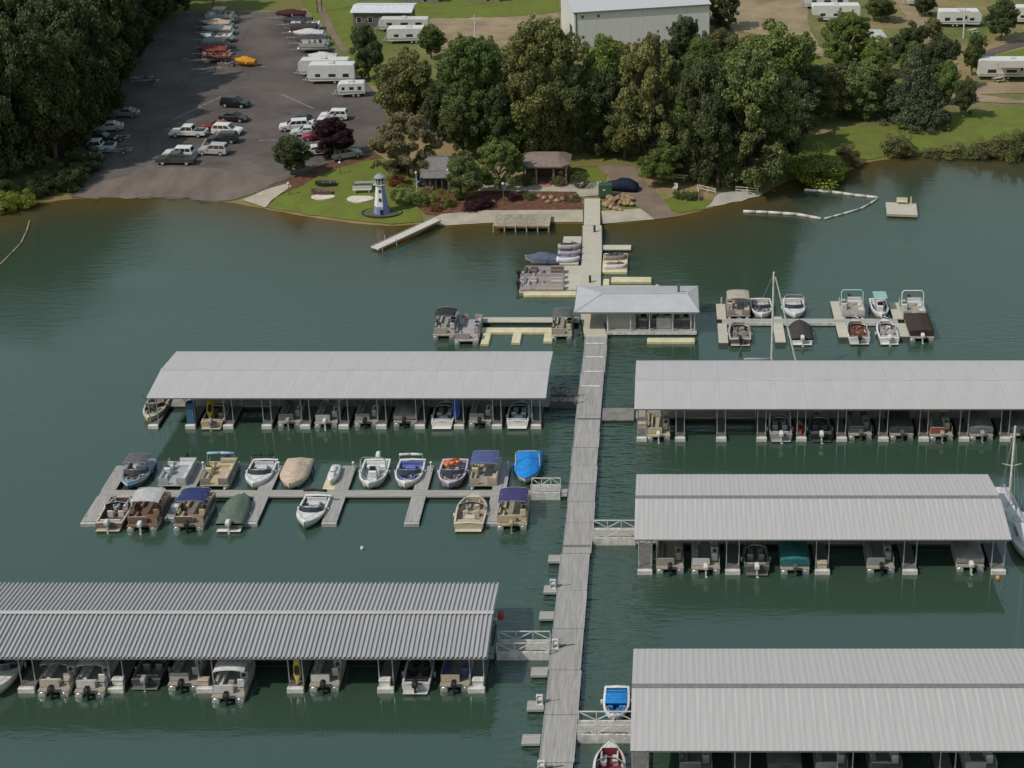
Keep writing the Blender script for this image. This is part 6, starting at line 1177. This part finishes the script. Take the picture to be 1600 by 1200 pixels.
# lawn boats / flower beds
def rowboat(label, px, py, col, rz): 
    T = thing('garden_rowboat', label, 'boat planter', PL(px, py, .1), rz); S_ = hull_secs(3.0, 1.2, .55, 10, .35, .05, .8); mb = MB(); mb.loft([[(-hw, y, zg), (-wc, y, max(.0, zc)), (wc, y, max(.0, zc)), (hw, y, zg), (hw - .06, y, zg), (0, y, max(.25, zc)), (-hw + .06, y, zg)] for y, hw, wc, zg, zc, zk in S_]); mb.build('hull', paint(col, .6), T); mb = MB()
    for y in (-.7, .3): mb.box(-.5, .5, y - .12, y + .12, .42, .47)
    mb.build('seat_board', M_WOOD, T)
for i, (dy, c_) in enumerate(((0, (.45, .46, .42)), (.9, (.10, .13, .08)), (1.8, (.45, .46, .42)))):
    q = PL(566, 302, .1); T = thing('park_bench', ['pale long bench nearest in the stack of three on the lawn', 'dark green long bench in the middle of the three on the lawn', 'pale long bench farthest of the three on the lawn'][i], 'bench', (q.x, q.y + dy, q.z), .08, 'benches beside the lighthouse'); m_ = paint(c_, .6)
    for s in (-1, 1): mb = MB(); mb.box(s * 1.0 - .06, s * 1.0 + .06, -.22, .22, 0, .45); mb.build('leg', m_, T)
    for k in range(3): mb = MB(); mb.box(-1.35, 1.35, -.25 + k * .17, -.1 + k * .17, .452, .5); mb.build('slat', m_, T)
    mb = MB(); mb.box(-1.35, 1.35, .27, .32, .5, .95); mb.build('backrest', m_, T)
def pad(label, px, py, rx, ry, m, name='sand_pad'):
    q = PL(px, py); mb = MB(); mb.prism([(rx * math.cos(t), ry * math.sin(t) * (1 + .15 * math.sin(3 * t))) for t in [2 * PI * i / 20 for i in range(20)]], -.3, .15); tag(mb.build(name, m, None, (q.x, q.y, q.z + .05)), label, 'sand bed')
pad('white oval sand pad under the benches on the lawn', 563, 312, 1.9, 1.2, mat('white_sand', (.55, .50, .42), .95)); pad('white oval sand pad under the small brown planter', 505, 309, 1.7, .9, mat('white_sand', (.55, .50, .42), .95))
rowboat('dark brown rowboat planter on the lawn', 503, 304, (.10, .05, .04), Q); rowboat('black rowboat planter behind the brown one', 509, 291, (.02, .02, .02), Q + .1)
# green bin, rocks, rails, posts
p = PL(946, 308, .15); T = thing('waste_bin', 'dark green waste container at the head of the entry pier', 'bin', p); mb = MB(); mb.rbox(-.95, .95, -.7, .7, .1, 1.75, .05); mb.build('body', mat('bin_green', (.025, .07, .045), .5), T); mb = MB(); mb.box(-.95, .95, -.75, .72, 1.754, 1.83); mb.build('lid', mat('bin_lid', (.03, .085, .055), .5), T); mb = MB(); mb.box(-.3, 0, -.72, -.703, 1.1, 1.3); mb.build('label_plate', M_WHITEP, T)
for s in (-1, 1): mb = MB(); mb.cyl((s * .7, -.55, .1), (s * .7 + .1, -.55, .1), .1); mb.build('caster', M_BLACK, T)
rk = random.Random(5); rocks = []
for k in range(4):
    mb = MB(); mb.ell((0, 0, .1), .5, .4, .32, 7, 5, -.6, .22, rk); rocks.append(mb.mesh('rock', mat('tan_boulder', (.30, .20, .11), .9, var=.25, scale=3, rand=.25)))
RKG = 'boulders in the rockery beside the entry pier'
for i in range(46):
    u, v = rk.random(), rk.random(); px = 945 + u * 44; py = 306 + v * 24
    if px > 972 and py < 306 + (px - 972) * .5: continue
    q = PL(px, py); o = link('rock', rocks[i % 4], None, (q.x, q.y, q.z + .12 + .25 * (1 - abs(2 * v - 1))), rk.uniform(0, 6)); s = rk.uniform(.7, 1.25); o.scale = (s, s, s); tag(o, 'tan boulder in the rockery right of the entry pier head', 'rock', RKG)
for i, (px, py) in enumerate([(842, 309), (850, 312), (862, 311), (870, 316), (880, 313), (892, 312), (856, 318), (800, 312), (770, 318)]):
    q = PL(px, py); o = link('rock', rocks[i % 4], None, (q.x, q.y, q.z + .15), i); tag(o, 'tan boulder in the red mulch bed left of the entry pier', 'rock', 'boulders in the mulch bed')
def lamp(label, px, py, hgt=3.2, col=M_WHITEP):
    T = thing('lamp_post', label, 'lamp post', PL(px, py, .05)); mb = MB(); mb.cyl((0, 0, 0), (0, 0, hgt), .07, .05, 8); mb.build('pole', col, T); mb = MB(); mb.ell((0, 0, hgt + .16), .2, .2, .2, 10, 8); mb.build('globe', M_WHITEP, T); mb = MB(); mb.cyl((0, 0, 0), (0, 0, .15), .16, .12); mb.build('base', col, T)
lamp('white lamp post by the round bushes on the lawn edge', 652, 305, 3.2); lamp('white lamp post before the dark lodge', 701, 299, 3.0); lamp('short brown post at the mulch strip corner', 452, 305, 1.6, M_WOOD); lamp('short tan post on the mulch strip', 532, 272, 1.6, M_WOOD); lamp('pole before the mulch bed right end', 787, 316, 2.6, M_WOOD)
for k, (a, b) in enumerate([((1052, 281), (1101, 284)), ((1090, 297), (1092, 314)), ((1093, 298), (1118, 304)), ((1150, 300), (1184, 303))]):
    u, v = PL(*a), PL(*b); T = thing('rail_fence', ['white rail fence in the shade right of the bright green tree', 'short white rail at the hedge end', 'white rail from hedge to beach', 'low white rail along the beach top'][k], 'fence', u); d = v - u; n = max(1, round(d.length / 1.6))
    for i in range(n + 1): w_ = d * (i / n); zz = H(u.x + w_.x, u.y + w_.y) - u.z; mb = MB(); mb.box(w_.x - .05, w_.x + .05, w_.y - .05, w_.y + .05, zz, zz + .95); mb.build('post', M_WHITEP, T)
    for i in range(n):
        w0, w1 = d * (i / n), d * ((i + 1) / n)
        for hh_ in (.45, .85): mb = MB(); mb.bar((w0.x, w0.y - .07, H(u.x + w0.x, u.y + w0.y) - u.z + hh_), (w1.x, w1.y - .07, H(u.x + w1.x, u.y + w1.y) - u.z + hh_), .035, .1); mb.build('rail', M_WHITEP, T)
p = PL(1174, 288); kayak('white kayak resting on the dark shore under the trees', (p.x, p.y, p.z + .12), (0, 0, Q), (.6, .6, .6), 2.6, .8)
p = PL(1054, 300); T = thing('garden_chair', 'white garden chair by the clipped hedge', 'chair', PL(1055, 298, .05), -.4); m_ = M_WHITEP
mb = MB(); mb.box(-.3, .3, -.28, .28, .42, .47); mb.build('seat', m_, T); mb = MB(); mb.box(-.3, .3, .25, .31, .475, 1.05); mb.build('backrest', m_, T)
for sx in (-1, 1):
    for sy in (-1, 1): mb = MB(); mb.box(sx * .26 - .03, sx * .26 + .03, sy * .24 - .03, sy * .24 + .03, 0, .418); mb.build('leg', m_, T)
def pole(label, px, py, h_, col=M_WOOD):
    q = PL(px, py); T = thing('utility_pole', label, 'pole', q); mb = MB(); mb.cyl((0, 0, 0), (0, 0, h_), .15, .11, 8); mb.build('shaft', col, T); mb = MB(); mb.box(-1.0, 1.0, -.06, .06, h_ - .7, h_ - .55); mb.build('cross_arm', col, T)
pole('wooden utility pole beside the dirt track', 496, 20, 9); pole('second wooden utility pole beside the dirt track', 503, 17, 9); pole('pale utility pole at the gravel yard', 743, 68, 5.5, M_WHITEP); pole('slim pole beside the park trailer', 1505, 60, 6, M_WHITEP); pole('wooden pole beside the far end of the lot', 334, 8, 6)

# ------------------------------------------------------------------ trees and shrubs
def leaf_mat(key, c1, c2, rand=.18):
    m = bpy.data.materials.new(key); m.use_nodes = True; n, l = m.node_tree.nodes, m.node_tree.links; b = n['Principled BSDF']; out = n['Material Output']
    tc = n.new('ShaderNodeTexCoord'); nz = n.new('ShaderNodeTexNoise'); nz.inputs['Scale'].default_value = 7; nz.inputs['Detail'].default_value = 4; l.new(tc.outputs['Object'], nz.inputs[0])
    rp = n.new('ShaderNodeValToRGB'); rp.color_ramp.elements[0].position = .33; rp.color_ramp.elements[1].position = .68; rp.color_ramp.elements[0].color = (*c1, 1); rp.color_ramp.elements[1].color = (*c2, 1); l.new(nz.outputs[0], rp.inputs[0])
    at = n.new('ShaderNodeAttribute'); at.attribute_name = 'tone'; oi = n.new('ShaderNodeObjectInfo')
    ma = n.new('ShaderNodeMapRange'); ma.inputs[3].default_value = .95; ma.inputs[4].default_value = 2.15; l.new(at.outputs['Fac'], ma.inputs[0])
    mr = n.new('ShaderNodeMapRange'); mr.inputs[3].default_value = 1 - rand; mr.inputs[4].default_value = 1 + rand; l.new(oi.outputs['Random'], mr.inputs[0])
    mu = n.new('ShaderNodeMath'); mu.operation = 'MULTIPLY'; l.new(ma.outputs[0], mu.inputs[0]); l.new(mr.outputs[0], mu.inputs[1])
    hs = n.new('ShaderNodeHueSaturation'); l.new(mu.outputs[0], hs.inputs['Value']); l.new(rp.outputs[0], hs.inputs['Color']); l.new(hs.outputs[0], b.inputs['Base Color'])
    b.inputs['Roughness'].default_value = .55; b.inputs['Specular IOR Level'].default_value = .25
    tr = n.new('ShaderNodeBsdfTranslucent'); l.new(hs.outputs[0], tr.inputs[0]); mx = n.new('ShaderNodeMixShader'); mx.inputs[0].default_value = .22
    l.new(b.outputs[0], mx.inputs[1]); l.new(tr.outputs[0], mx.inputs[2]); l.new(mx.outputs[0], out.inputs['Surface']); return m
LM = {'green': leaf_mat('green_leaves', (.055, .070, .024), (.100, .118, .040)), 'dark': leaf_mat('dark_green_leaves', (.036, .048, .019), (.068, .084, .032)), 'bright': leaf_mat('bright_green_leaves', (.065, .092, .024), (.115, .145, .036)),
      'olive': leaf_mat('olive_leaves', (.080, .085, .030), (.135, .135, .048)), 'brown': leaf_mat('brownish_leaves', (.075, .065, .03), (.12, .10, .05)), 'maroon': leaf_mat('maroon_leaves', (.022, .008, .012), (.040, .014, .018)), 'yellow': leaf_mat('yellow_green_leaves', (.10, .12, .02), (.17, .185, .03)), 'conifer': leaf_mat('blue_green_needles', (.042, .056, .032), (.072, .088, .046)), 'lime': leaf_mat('mid_green_leaves', (.050, .078, .022), (.100, .135, .038)), 'forest': leaf_mat('forest_shade_leaves', (.024, .032, .012), (.055, .066, .022), .3), 'red': leaf_mat('red_brown_leaves', (.09, .03, .015), (.15, .06, .03))}  # 'forest' leaf colour darkened to paint the wood's shaded face
BARK = mat('grey_brown_bark', (.11, .085, .065), .95, var=.25, scale=8)
def leaves(centers, radii, per, size, rng, squash=.8, out=.6):
    """Leaf faces spread round clump centres; unit tree space."""
    V = []; Tn = []
    for c, r in zip(centers, radii):
        k = max(8, int(per * (r / np.mean(radii)) ** 2)); d = rng.normal(size=(k, 3)); d /= np.linalg.norm(d, axis=1)[:, None]
        rad = r * rng.uniform(.55, 1.08, k) ** .7; pos = c + d * rad[:, None] * np.array([1, 1, squash])
        nrm = d * out + rng.normal(size=(k, 3)) * .55 + np.array([0, 0, .25]); nrm /= np.linalg.norm(nrm, axis=1)[:, None]
        a = np.cross(nrm, rng.normal(size=(k, 3))); a /= np.linalg.norm(a, axis=1)[:, None]; b = np.cross(nrm, a)
        s = size * rng.uniform(.6, 1.35, k)[:, None]; q = np.stack([pos - a * s, pos - b * s * .6, pos + a * s, pos + b * s * .6], 1); V.append(q.reshape(-1, 3)); t = np.clip(rng.uniform(.15, .85) + rng.normal(size=k) * .16, 0, 1); Tn.append(np.repeat(t, 4))
    return np.concatenate(V), np.concatenate(Tn)
def leaf_mesh(name, V, Tn, m):
    n = len(V) // 4; me = bpy.data.meshes.new(name); me.from_pydata(V.tolist(), [], np.arange(n * 4).reshape(-1, 4).tolist()); me.materials.append(m)
    at = me.attributes.new('tone', 'FLOAT', 'POINT'); at.data.foreach_set('value', Tn.astype(np.float32)); return me
def crown_data(seed, kind):
    rng = np.random.default_rng(seed); C = []; Rr = []
    if kind == 'round':
        lobes = [(rng.uniform(-.2, .2), rng.uniform(-.2, .2), rng.uniform(.34, .76), rng.uniform(.20, .30)) for _ in range(5)] + [(0, 0, .55, .40), (0, 0, .42, .36)]
        while len(C) < 170:
            x, y, z, r = lobes[rng.integers(len(lobes))]; d = rng.normal(size=3); d /= np.linalg.norm(d); p = np.array([x, y, z]) + d * r * rng.uniform(.45, 1) * np.array([.85, .85, 1.0])
            if p[2] < .10 or p[2] > .95 or np.hypot(p[0], p[1]) > .46: continue
            C.append(p); Rr.append(rng.uniform(.045, .095))
        per, size = 165, .0135
    elif kind == 'tall':
        while len(C) < 170:
            z = rng.uniform(.08, .97); w = .46 * math.sin(min(1, (z - .02) * 1.02) * PI) ** .55; a = rng.uniform(0, 2 * PI); rr = w * math.sqrt(rng.uniform(.15, 1)) * (1 + .12 * math.sin(3 * a + seed)); C.append(np.array([rr * math.cos(a), rr * math.sin(a), z])); Rr.append(rng.uniform(.045, .09))
        per, size = 165, .013
    elif kind == 'sparse':
        while len(C) < 80:
            z = rng.uniform(.25, .97); w = .48 * math.sin(min(1, z) * PI * .98) ** .5; a = rng.uniform(0, 2 * PI); rr = w * math.sqrt(rng.uniform(.2, 1)); C.append(np.array([rr * math.cos(a), rr * math.sin(a), z])); Rr.append(rng.uniform(.045, .10))
        per, size = 200, .014
    elif kind == 'conifer':
        for lv in range(17):
            z = .10 + .88 * lv / 17; w = .50 * (1 - z) ** .8 + .02
            for k in range(max(4, int(15 * w * 2))):
                a = rng.uniform(0, 2 * PI)
                for f in (.35, .65, .95): C.append(np.array([w * f * math.cos(a), w * f * math.sin(a), z - .05 * f + rng.normal() * .008])); Rr.append(.03 + .06 * w)
        per, size = 70, .013
    elif kind == 'bush':
        while len(C) < 48:
            d = rng.normal(size=3); d /= np.linalg.norm(d); d[2] = abs(d[2]); p = d * rng.uniform(.3, 1) * np.array([.42, .42, .82]); C.append(p + np.array([0, 0, .05])); Rr.append(rng.uniform(.09, .17))
        per, size = 170, .021
    elif kind == 'ball':
        for i in range(90):
            d = rng.normal(size=3); d /= np.linalg.norm(d); C.append(np.array([0, 0, .5]) + d * np.array([.45, .45, .44])); Rr.append(.07)
        per, size = 70, .018
    if kind in ('round', 'tall', 'sparse'):
        n0 = len(C); ctr = np.array([0, 0, .55])
        for _ in range(60):
            p = C[rng.integers(n0)]; d = p - ctr; C.append(p + d / (np.linalg.norm(d) + 1e-6) * rng.uniform(.04, .10)); Rr.append(rng.uniform(.018, .035))
    return leaves(np.array(C), np.array(Rr), per, size, rng), np.array(C)
CR = {}
for kd, seeds in (('round', (1, 2, 3)), ('tall', (4, 5, 6)), ('sparse', (7, 8)), ('conifer', (9,)), ('bush', (10, 11)), ('ball', (12,))):
    CR[kd] = [crown_data(s, kd) for s in seeds]
_cm = {}; _tm = {}
def crown_mesh(kd, i, hue):
    k = (kd, i, hue)
    if k not in _cm: (V, Tn), _ = CR[kd][i]; _cm[k] = leaf_mesh('crown', V, Tn, LM[hue])
    return _cm[k]
def trunk_mesh(kd, i):
    k = (kd, i)
    if k not in _tm:
        C = CR[kd][i][1]; mb = MB(); top = .9 if kd == 'conifer' else .62; rng = random.Random(i + 3)
        pts = [Vector((rng.uniform(-.012, .012) * j, rng.uniform(-.012, .012) * j, top * j / 6 - (.03 if j == 0 else 0))) for j in range(7)]
        for j in range(6): mb.cyl(pts[j], pts[j + 1], .028 * (1 - j / 7.5), .028 * (1 - (j + 1) / 7.5), 8)
        if kd not in ('conifer',):
            for c in C[::4]:
                b = pts[min(5, max(2, int(c[2] * 5)))]; c = Vector(c); mid = b.lerp(c, .55) + Vector((0, 0, -.03)); mb.cyl(b, mid, .011, .007, 5); mb.cyl(mid, c, .007, .003, 5)
        _tm[k] = mb.mesh('trunk', BARK)
    return _tm[k]
tr_rng = random.Random(11)
def tree(label, x0, x1, yt, yb, kd='round', hue='green', group=None, name='tree', i=None, base=None, wz=1.0):
    xc = (x0 + x1) / 2; p = PL(xc, yb) if base is None else base; s = SCALE(p); w = (x1 - x0) / s * 1.22; h = (ZAT(yt, p.y) - p.z); h = max(.4, h * wz)
    if i is None: i = tr_rng.randrange(len(CR[kd]))
    T = thing(name, label, 'tree' if name.endswith('tree') else 'bush', (p.x, p.y, p.z - .05), tr_rng.uniform(0, 6.28), group)
    cr = link('crown', crown_mesh(kd, i, hue), T); cr.scale = (w, w, h)
    if kd not in ('ball', 'bush'): t = link('trunk', trunk_mesh(kd, i), T); tw = min(w, h * .8); t.scale = (tw, tw, h) if kd != 'conifer' else (w, w, h)
    return T
TREES = [
    ('dark green tree standing right of the parked white trailers', 547, 606, 28, 124, 'round', 'dark'), ('round green tree behind the gravel yard camper', 650, 698, 32, 92, 'round', 'green'),
    ('large olive tree at the right corner of the lot', 592, 694, 68, 208, 'round', 'olive'), ('tall green tree left in the big grove', 688, 792, 62, 228, 'tall', 'green'),
    ('tallest green tree of the grove below the gravel yard', 778, 902, 34, 238, 'tall', 'green'), ('green tree of the grove directly above the pavilion', 832, 930, 100, 244, 'round', 'green'), ('light olive tree before the white hall front', 886, 985, 42, 225, 'round', 'olive'),
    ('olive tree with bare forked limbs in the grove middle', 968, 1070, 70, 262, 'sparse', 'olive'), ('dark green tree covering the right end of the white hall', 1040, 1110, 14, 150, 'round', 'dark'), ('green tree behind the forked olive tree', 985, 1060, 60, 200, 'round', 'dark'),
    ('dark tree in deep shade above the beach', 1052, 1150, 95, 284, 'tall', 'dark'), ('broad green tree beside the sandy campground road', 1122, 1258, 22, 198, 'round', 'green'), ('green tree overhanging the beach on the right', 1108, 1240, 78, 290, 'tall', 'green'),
    ('low green tree right of the beach grove', 1205, 1302, 92, 192, 'round', 'dark'), ('light green round tree beside the fifth wheel camper', 1286, 1356, 18, 106, 'tall', 'bright'), ('spreading green tree at the lawn edge with a dark shadow', 1303, 1386, 86, 186, 'round', 'green'),
    ('blue green conifer on the shore lawn', 1383, 1472, 66, 194, 'conifer', 'conifer'), ('green tree right of the end-on camper', 1388, 1444, 30, 108, 'round', 'dark'), ('dark tree behind the conifer', 1428, 1496, 50, 142, 'round', 'dark'),
    ('small neat tree alone on the gravel path', 1488, 1528, 116, 184, 'round', 'dark'), ('small tree beside the awning camper', 1500, 1537, 46, 118, 'round', 'green'), ('dark tree right of the park trailer', 1534, 1592, -6, 64, 'round', 'dark'),
    ('tree above the fifth wheel camper', 1350, 1402, -14, 34, 'round', 'green'), ('dense tree left of the sandy campground road', 1108, 1152, -20, 46, 'tall', 'dark'), ('small dark tree on the lot side of the mulch strip', 424, 487, 206, 274, 'round', 'dark'),
    ('dark maroon leaved tree in the parked car cluster', 486, 560, 178, 247, 'round', 'maroon'), ('brownish tree leaning over the lawn corner', 590, 684, 184, 274, 'sparse', 'brown'), ('leafy green tree left of the mulch bed', 694, 762, 238, 314, 'round', 'green'),
    ('green tree with open crown beside the pavilion', 748, 816, 222, 296, 'sparse', 'bright'), ('bright green tree above the gravel drive', 1000, 1062, 218, 290, 'round', 'bright'), ('dark shrubby tree behind the dark lodge', 695, 745, 232, 282, 'round', 'dark'),
    ('small tree at the gravel yard edge by the hall', 812, 872, 28, 66, 'round', 'olive'), ('pale olive tree over the gravel yard', 700, 760, 60, 110, 'sparse', 'olive'), ('slender tree in the grove left of the hall', 742, 800, 52, 150, 'round', 'green'), ('dark tree behind the small mobile home', 1425, 1465, -16, 26, 'round', 'dark'), ('small tree between two campground lanes', 1440, 1476, 24, 66, 'round', 'olive'),
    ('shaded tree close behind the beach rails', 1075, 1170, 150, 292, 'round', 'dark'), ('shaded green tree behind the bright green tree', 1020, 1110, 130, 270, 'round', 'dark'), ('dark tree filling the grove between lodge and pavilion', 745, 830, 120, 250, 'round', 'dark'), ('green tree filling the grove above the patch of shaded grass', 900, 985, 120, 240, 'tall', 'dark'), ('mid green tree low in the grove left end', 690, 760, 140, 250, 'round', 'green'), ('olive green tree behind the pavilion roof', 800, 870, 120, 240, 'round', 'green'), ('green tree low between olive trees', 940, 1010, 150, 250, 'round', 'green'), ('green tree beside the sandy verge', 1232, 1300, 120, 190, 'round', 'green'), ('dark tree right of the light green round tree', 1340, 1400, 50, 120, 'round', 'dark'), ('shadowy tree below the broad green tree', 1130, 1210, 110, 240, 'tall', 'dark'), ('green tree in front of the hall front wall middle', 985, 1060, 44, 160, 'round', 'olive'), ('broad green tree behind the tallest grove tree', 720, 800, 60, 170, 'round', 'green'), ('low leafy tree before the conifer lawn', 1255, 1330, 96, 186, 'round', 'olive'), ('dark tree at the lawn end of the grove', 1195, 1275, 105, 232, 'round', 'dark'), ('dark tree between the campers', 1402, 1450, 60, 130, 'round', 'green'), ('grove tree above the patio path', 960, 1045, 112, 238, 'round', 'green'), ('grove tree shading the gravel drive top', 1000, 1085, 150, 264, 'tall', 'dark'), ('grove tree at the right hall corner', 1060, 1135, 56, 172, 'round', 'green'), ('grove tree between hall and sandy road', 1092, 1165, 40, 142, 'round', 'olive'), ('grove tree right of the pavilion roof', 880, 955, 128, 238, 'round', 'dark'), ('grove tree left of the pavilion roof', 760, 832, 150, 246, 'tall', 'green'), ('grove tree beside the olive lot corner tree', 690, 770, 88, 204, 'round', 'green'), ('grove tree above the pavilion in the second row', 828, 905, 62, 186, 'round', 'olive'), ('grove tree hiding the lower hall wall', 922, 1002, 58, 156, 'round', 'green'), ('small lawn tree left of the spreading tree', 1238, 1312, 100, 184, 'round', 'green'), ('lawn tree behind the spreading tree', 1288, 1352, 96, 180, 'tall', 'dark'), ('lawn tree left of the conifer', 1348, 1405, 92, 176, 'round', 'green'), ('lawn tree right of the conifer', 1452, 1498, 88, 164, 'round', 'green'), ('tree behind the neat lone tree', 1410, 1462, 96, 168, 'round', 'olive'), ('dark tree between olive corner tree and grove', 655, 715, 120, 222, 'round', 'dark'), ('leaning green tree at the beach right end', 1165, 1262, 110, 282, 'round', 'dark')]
for k, t in enumerate(TREES):
    t = list(t)
    if t[6] == 'green': t[6] = ('green', 'bright', 'green', 'lime', 'olive')[k % 5]
    if 'bright' in t[0] or 'light' in t[0]: t[6] = 'bright'
    T = tree(*t); T.rotation_euler[0] = tr_rng.uniform(-.05, .05); T.rotation_euler[1] = tr_rng.uniform(-.05, .05); c = T.children[0].scale; q = tr_rng.uniform(.88, 1.12); c[0] *= q; c[1] /= q
BUSH = [
    ('large dark green round bush right of the lighthouse', 614, 650, 287, 318, 'ball', 'green'), ('yellow green ball bush right of the lighthouse', 645, 668, 299, 321, 'ball', 'bright'), ('brown green ball bush behind the yellow green ball', 656, 676, 293, 316, 'ball', 'olive'), ('yellowish tall ball bush at the mulch bed', 675, 702, 295, 324, 'ball', 'yellow'), ('small lime plant beside the yellowish ball bush', 696, 712, 308, 322, 'bush', 'yellow'),
    ('clipped dark green dome at the right of the patio', 894, 921, 267, 292, 'ball', 'dark'), ('brown green bush right of the pavilion steps', 861, 884, 260, 290, 'bush', 'brown'), ('brown green bush left of the pavilion steps', 815, 836, 262, 290, 'bush', 'brown'), ('dark bush at the right pavilion corner', 878, 897, 252, 284, 'bush', 'brown'),
    ('yellow green willow bush hanging into the water', 1230, 1328, 222, 282, 'bush', 'yellow'), ('brownish bush beside the yellow green willow bush', 1305, 1342, 216, 256, 'bush', 'brown'), ('single olive shrub on the lawn water edge', 1376, 1430, 198, 242, 'bush', 'olive'),
    ('lime bush at the lower left forest edge', 22, 54, 288, 324, 'bush', 'yellow'), ('lime bush at the left picture edge', -10, 30, 292, 328, 'bush', 'yellow'), ('dark red shrub in the mulch bed left end', 742, 772, 302, 324, 'bush', 'maroon'), ('second dark red shrub in the mulch bed', 722, 750, 308, 328, 'bush', 'maroon'), ('rusty bush beside the lighthouse lawn', 608, 636, 262, 290, 'bush', 'red'), ('dark low shrub along the patio left part', 790, 815, 298, 312, 'bush', 'maroon'), ('dark low shrub along the patio middle', 815, 838, 296, 310, 'bush', 'dark'), ('dark low shrub in front of the patio right part', 878, 905, 300, 313, 'bush', 'brown'),
    ('green shrub under the brownish lawn tree', 598, 640, 240, 266, 'bush', 'green'), ('rust coloured low shrub before the yellowish ball', 672, 690, 316, 330, 'bush', 'red')]
for b in BUSH: tree(*b, name='shrub')
SG = 'shrubs along the far right shore'
for i, (x0, x1, yt, yb) in enumerate([(1462, 1506, 222, 244), (1490, 1530, 214, 245), (1518, 1560, 206, 244), (1545, 1592, 198, 245), (1572, 1618, 190, 244), (1600, 1650, 185, 244), (1440, 1470, 228, 243)]):
    T = tree('olive shrub in the hedge of shrubs on the far right water edge', x0, x1, yt, yb, 'bush', ('olive', 'green', 'brown')[i % 3], SG, 'shrub')
# clipped hedge
a, b = PL(1052, 314), PL(1092, 314); T = thing('hedge', 'clipped dark green hedge by the white rail', 'hedge', a); L = (b - a).length; rng = np.random.default_rng(3); C = np.stack([rng.uniform(0, L, 120), rng.uniform(0, 1.4, 120), rng.uniform(.1, 1.0, 120)], 1)
V, Tn = leaves(C, np.full(120, .22), 60, .06, rng); link('foliage', leaf_mesh('foliage', V, Tn, LM['green']), T)
mb = MB(); mb.cyl((L / 2, .7, 0), (L / 2, .7, .6), .06); mb.build('stem', BARK, T)
# the wood on the left
FG = 'trees of the dark wood on the left'
fr = random.Random(21); spots = []
for px, py in [(-60, 300), (-20, 285), (20, 275), (62, 268), (98, 262), (115, 240), (140, 205), (158, 175), (172, 150), (186, 124), (200, 98), (216, 74), (236, 48), (258, 26), (60, 235), (20, 240), (-30, 245), (95, 205), (120, 170), (60, 190), (10, 195), (-50, 200), (135, 135), (95, 150), (45, 150), (-10, 150), (150, 98), (110, 108), (65, 108), (20, 105), (-35, 110), (170, 62), (125, 68), (80, 68), (35, 65), (-10, 62), (195, 32), (150, 30), (100, 32), (55, 30), (10, 28), (215, 5), (170, -5), (120, -2), (70, -5), (20, -5), (245, -15), (-70, 150), (-80, 250), (-110, 290)]:
    p = PL(px + fr.uniform(-8, 8), py); h = fr.uniform(19, 24); s = SCALE(p); w = h * fr.uniform(.56, .68); 
    T = thing('forest_tree', 'dark green tree in the dense wood left of the parking lot', 'tree', (p.x, p.y, p.z - .05), fr.uniform(0, 6), FG); kd = fr.choice(['round', 'tall', 'tall']); i = fr.randrange(3); hue = fr.choice(['forest', 'forest', 'forest', 'dark'])
    cr = link('crown', crown_mesh(kd, i, hue), T); cr.scale = (w, w, h); t = link('trunk', trunk_mesh(kd, i), T); t.scale = (w, w, h)
for k, (px, py) in enumerate([(104, 280), (70, 292), (84, 272), (120, 262), (40, 300), (132, 238), (0, 305), (-40, 315), (165, 192), (178, 168), (92, 296), (108, 298), (75, 302), (122, 286), (58, 306), (140, 268)]):
    p = PL(px, py); T = thing('undergrowth_shrub', 'dark shrub along the foot of the left wood', 'bush', p, k, 'undergrowth of the left wood'); cr = link('crown', crown_mesh('bush', k % 2, 'forest'), T); s = fr.uniform(3.5, 5.5); cr.scale = (s, s, s * .8)
# far tree line beyond the picture's upper edge
for k in range(34):
    px = -150 + k * 56 + fr.uniform(-20, 20); py = -60 - fr.uniform(0, 60); p = PL(px, py); T = thing('forest_tree', 'far tree beyond the fields behind the marina', 'tree', (p.x, p.y, p.z), fr.uniform(0, 6), 'far tree line'); kd = fr.choice(['round', 'tall']); i = fr.randrange(3)
    if 380 < px < 900: bpy.data.objects.remove(T); continue
    cr = link('crown', crown_mesh(kd, i, 'dark'), T); h = fr.uniform(8, 12); w = fr.uniform(7, 10); cr.scale = (w, w, h); t = link('trunk', trunk_mesh(kd, i), T); t.scale = (w, w, h)
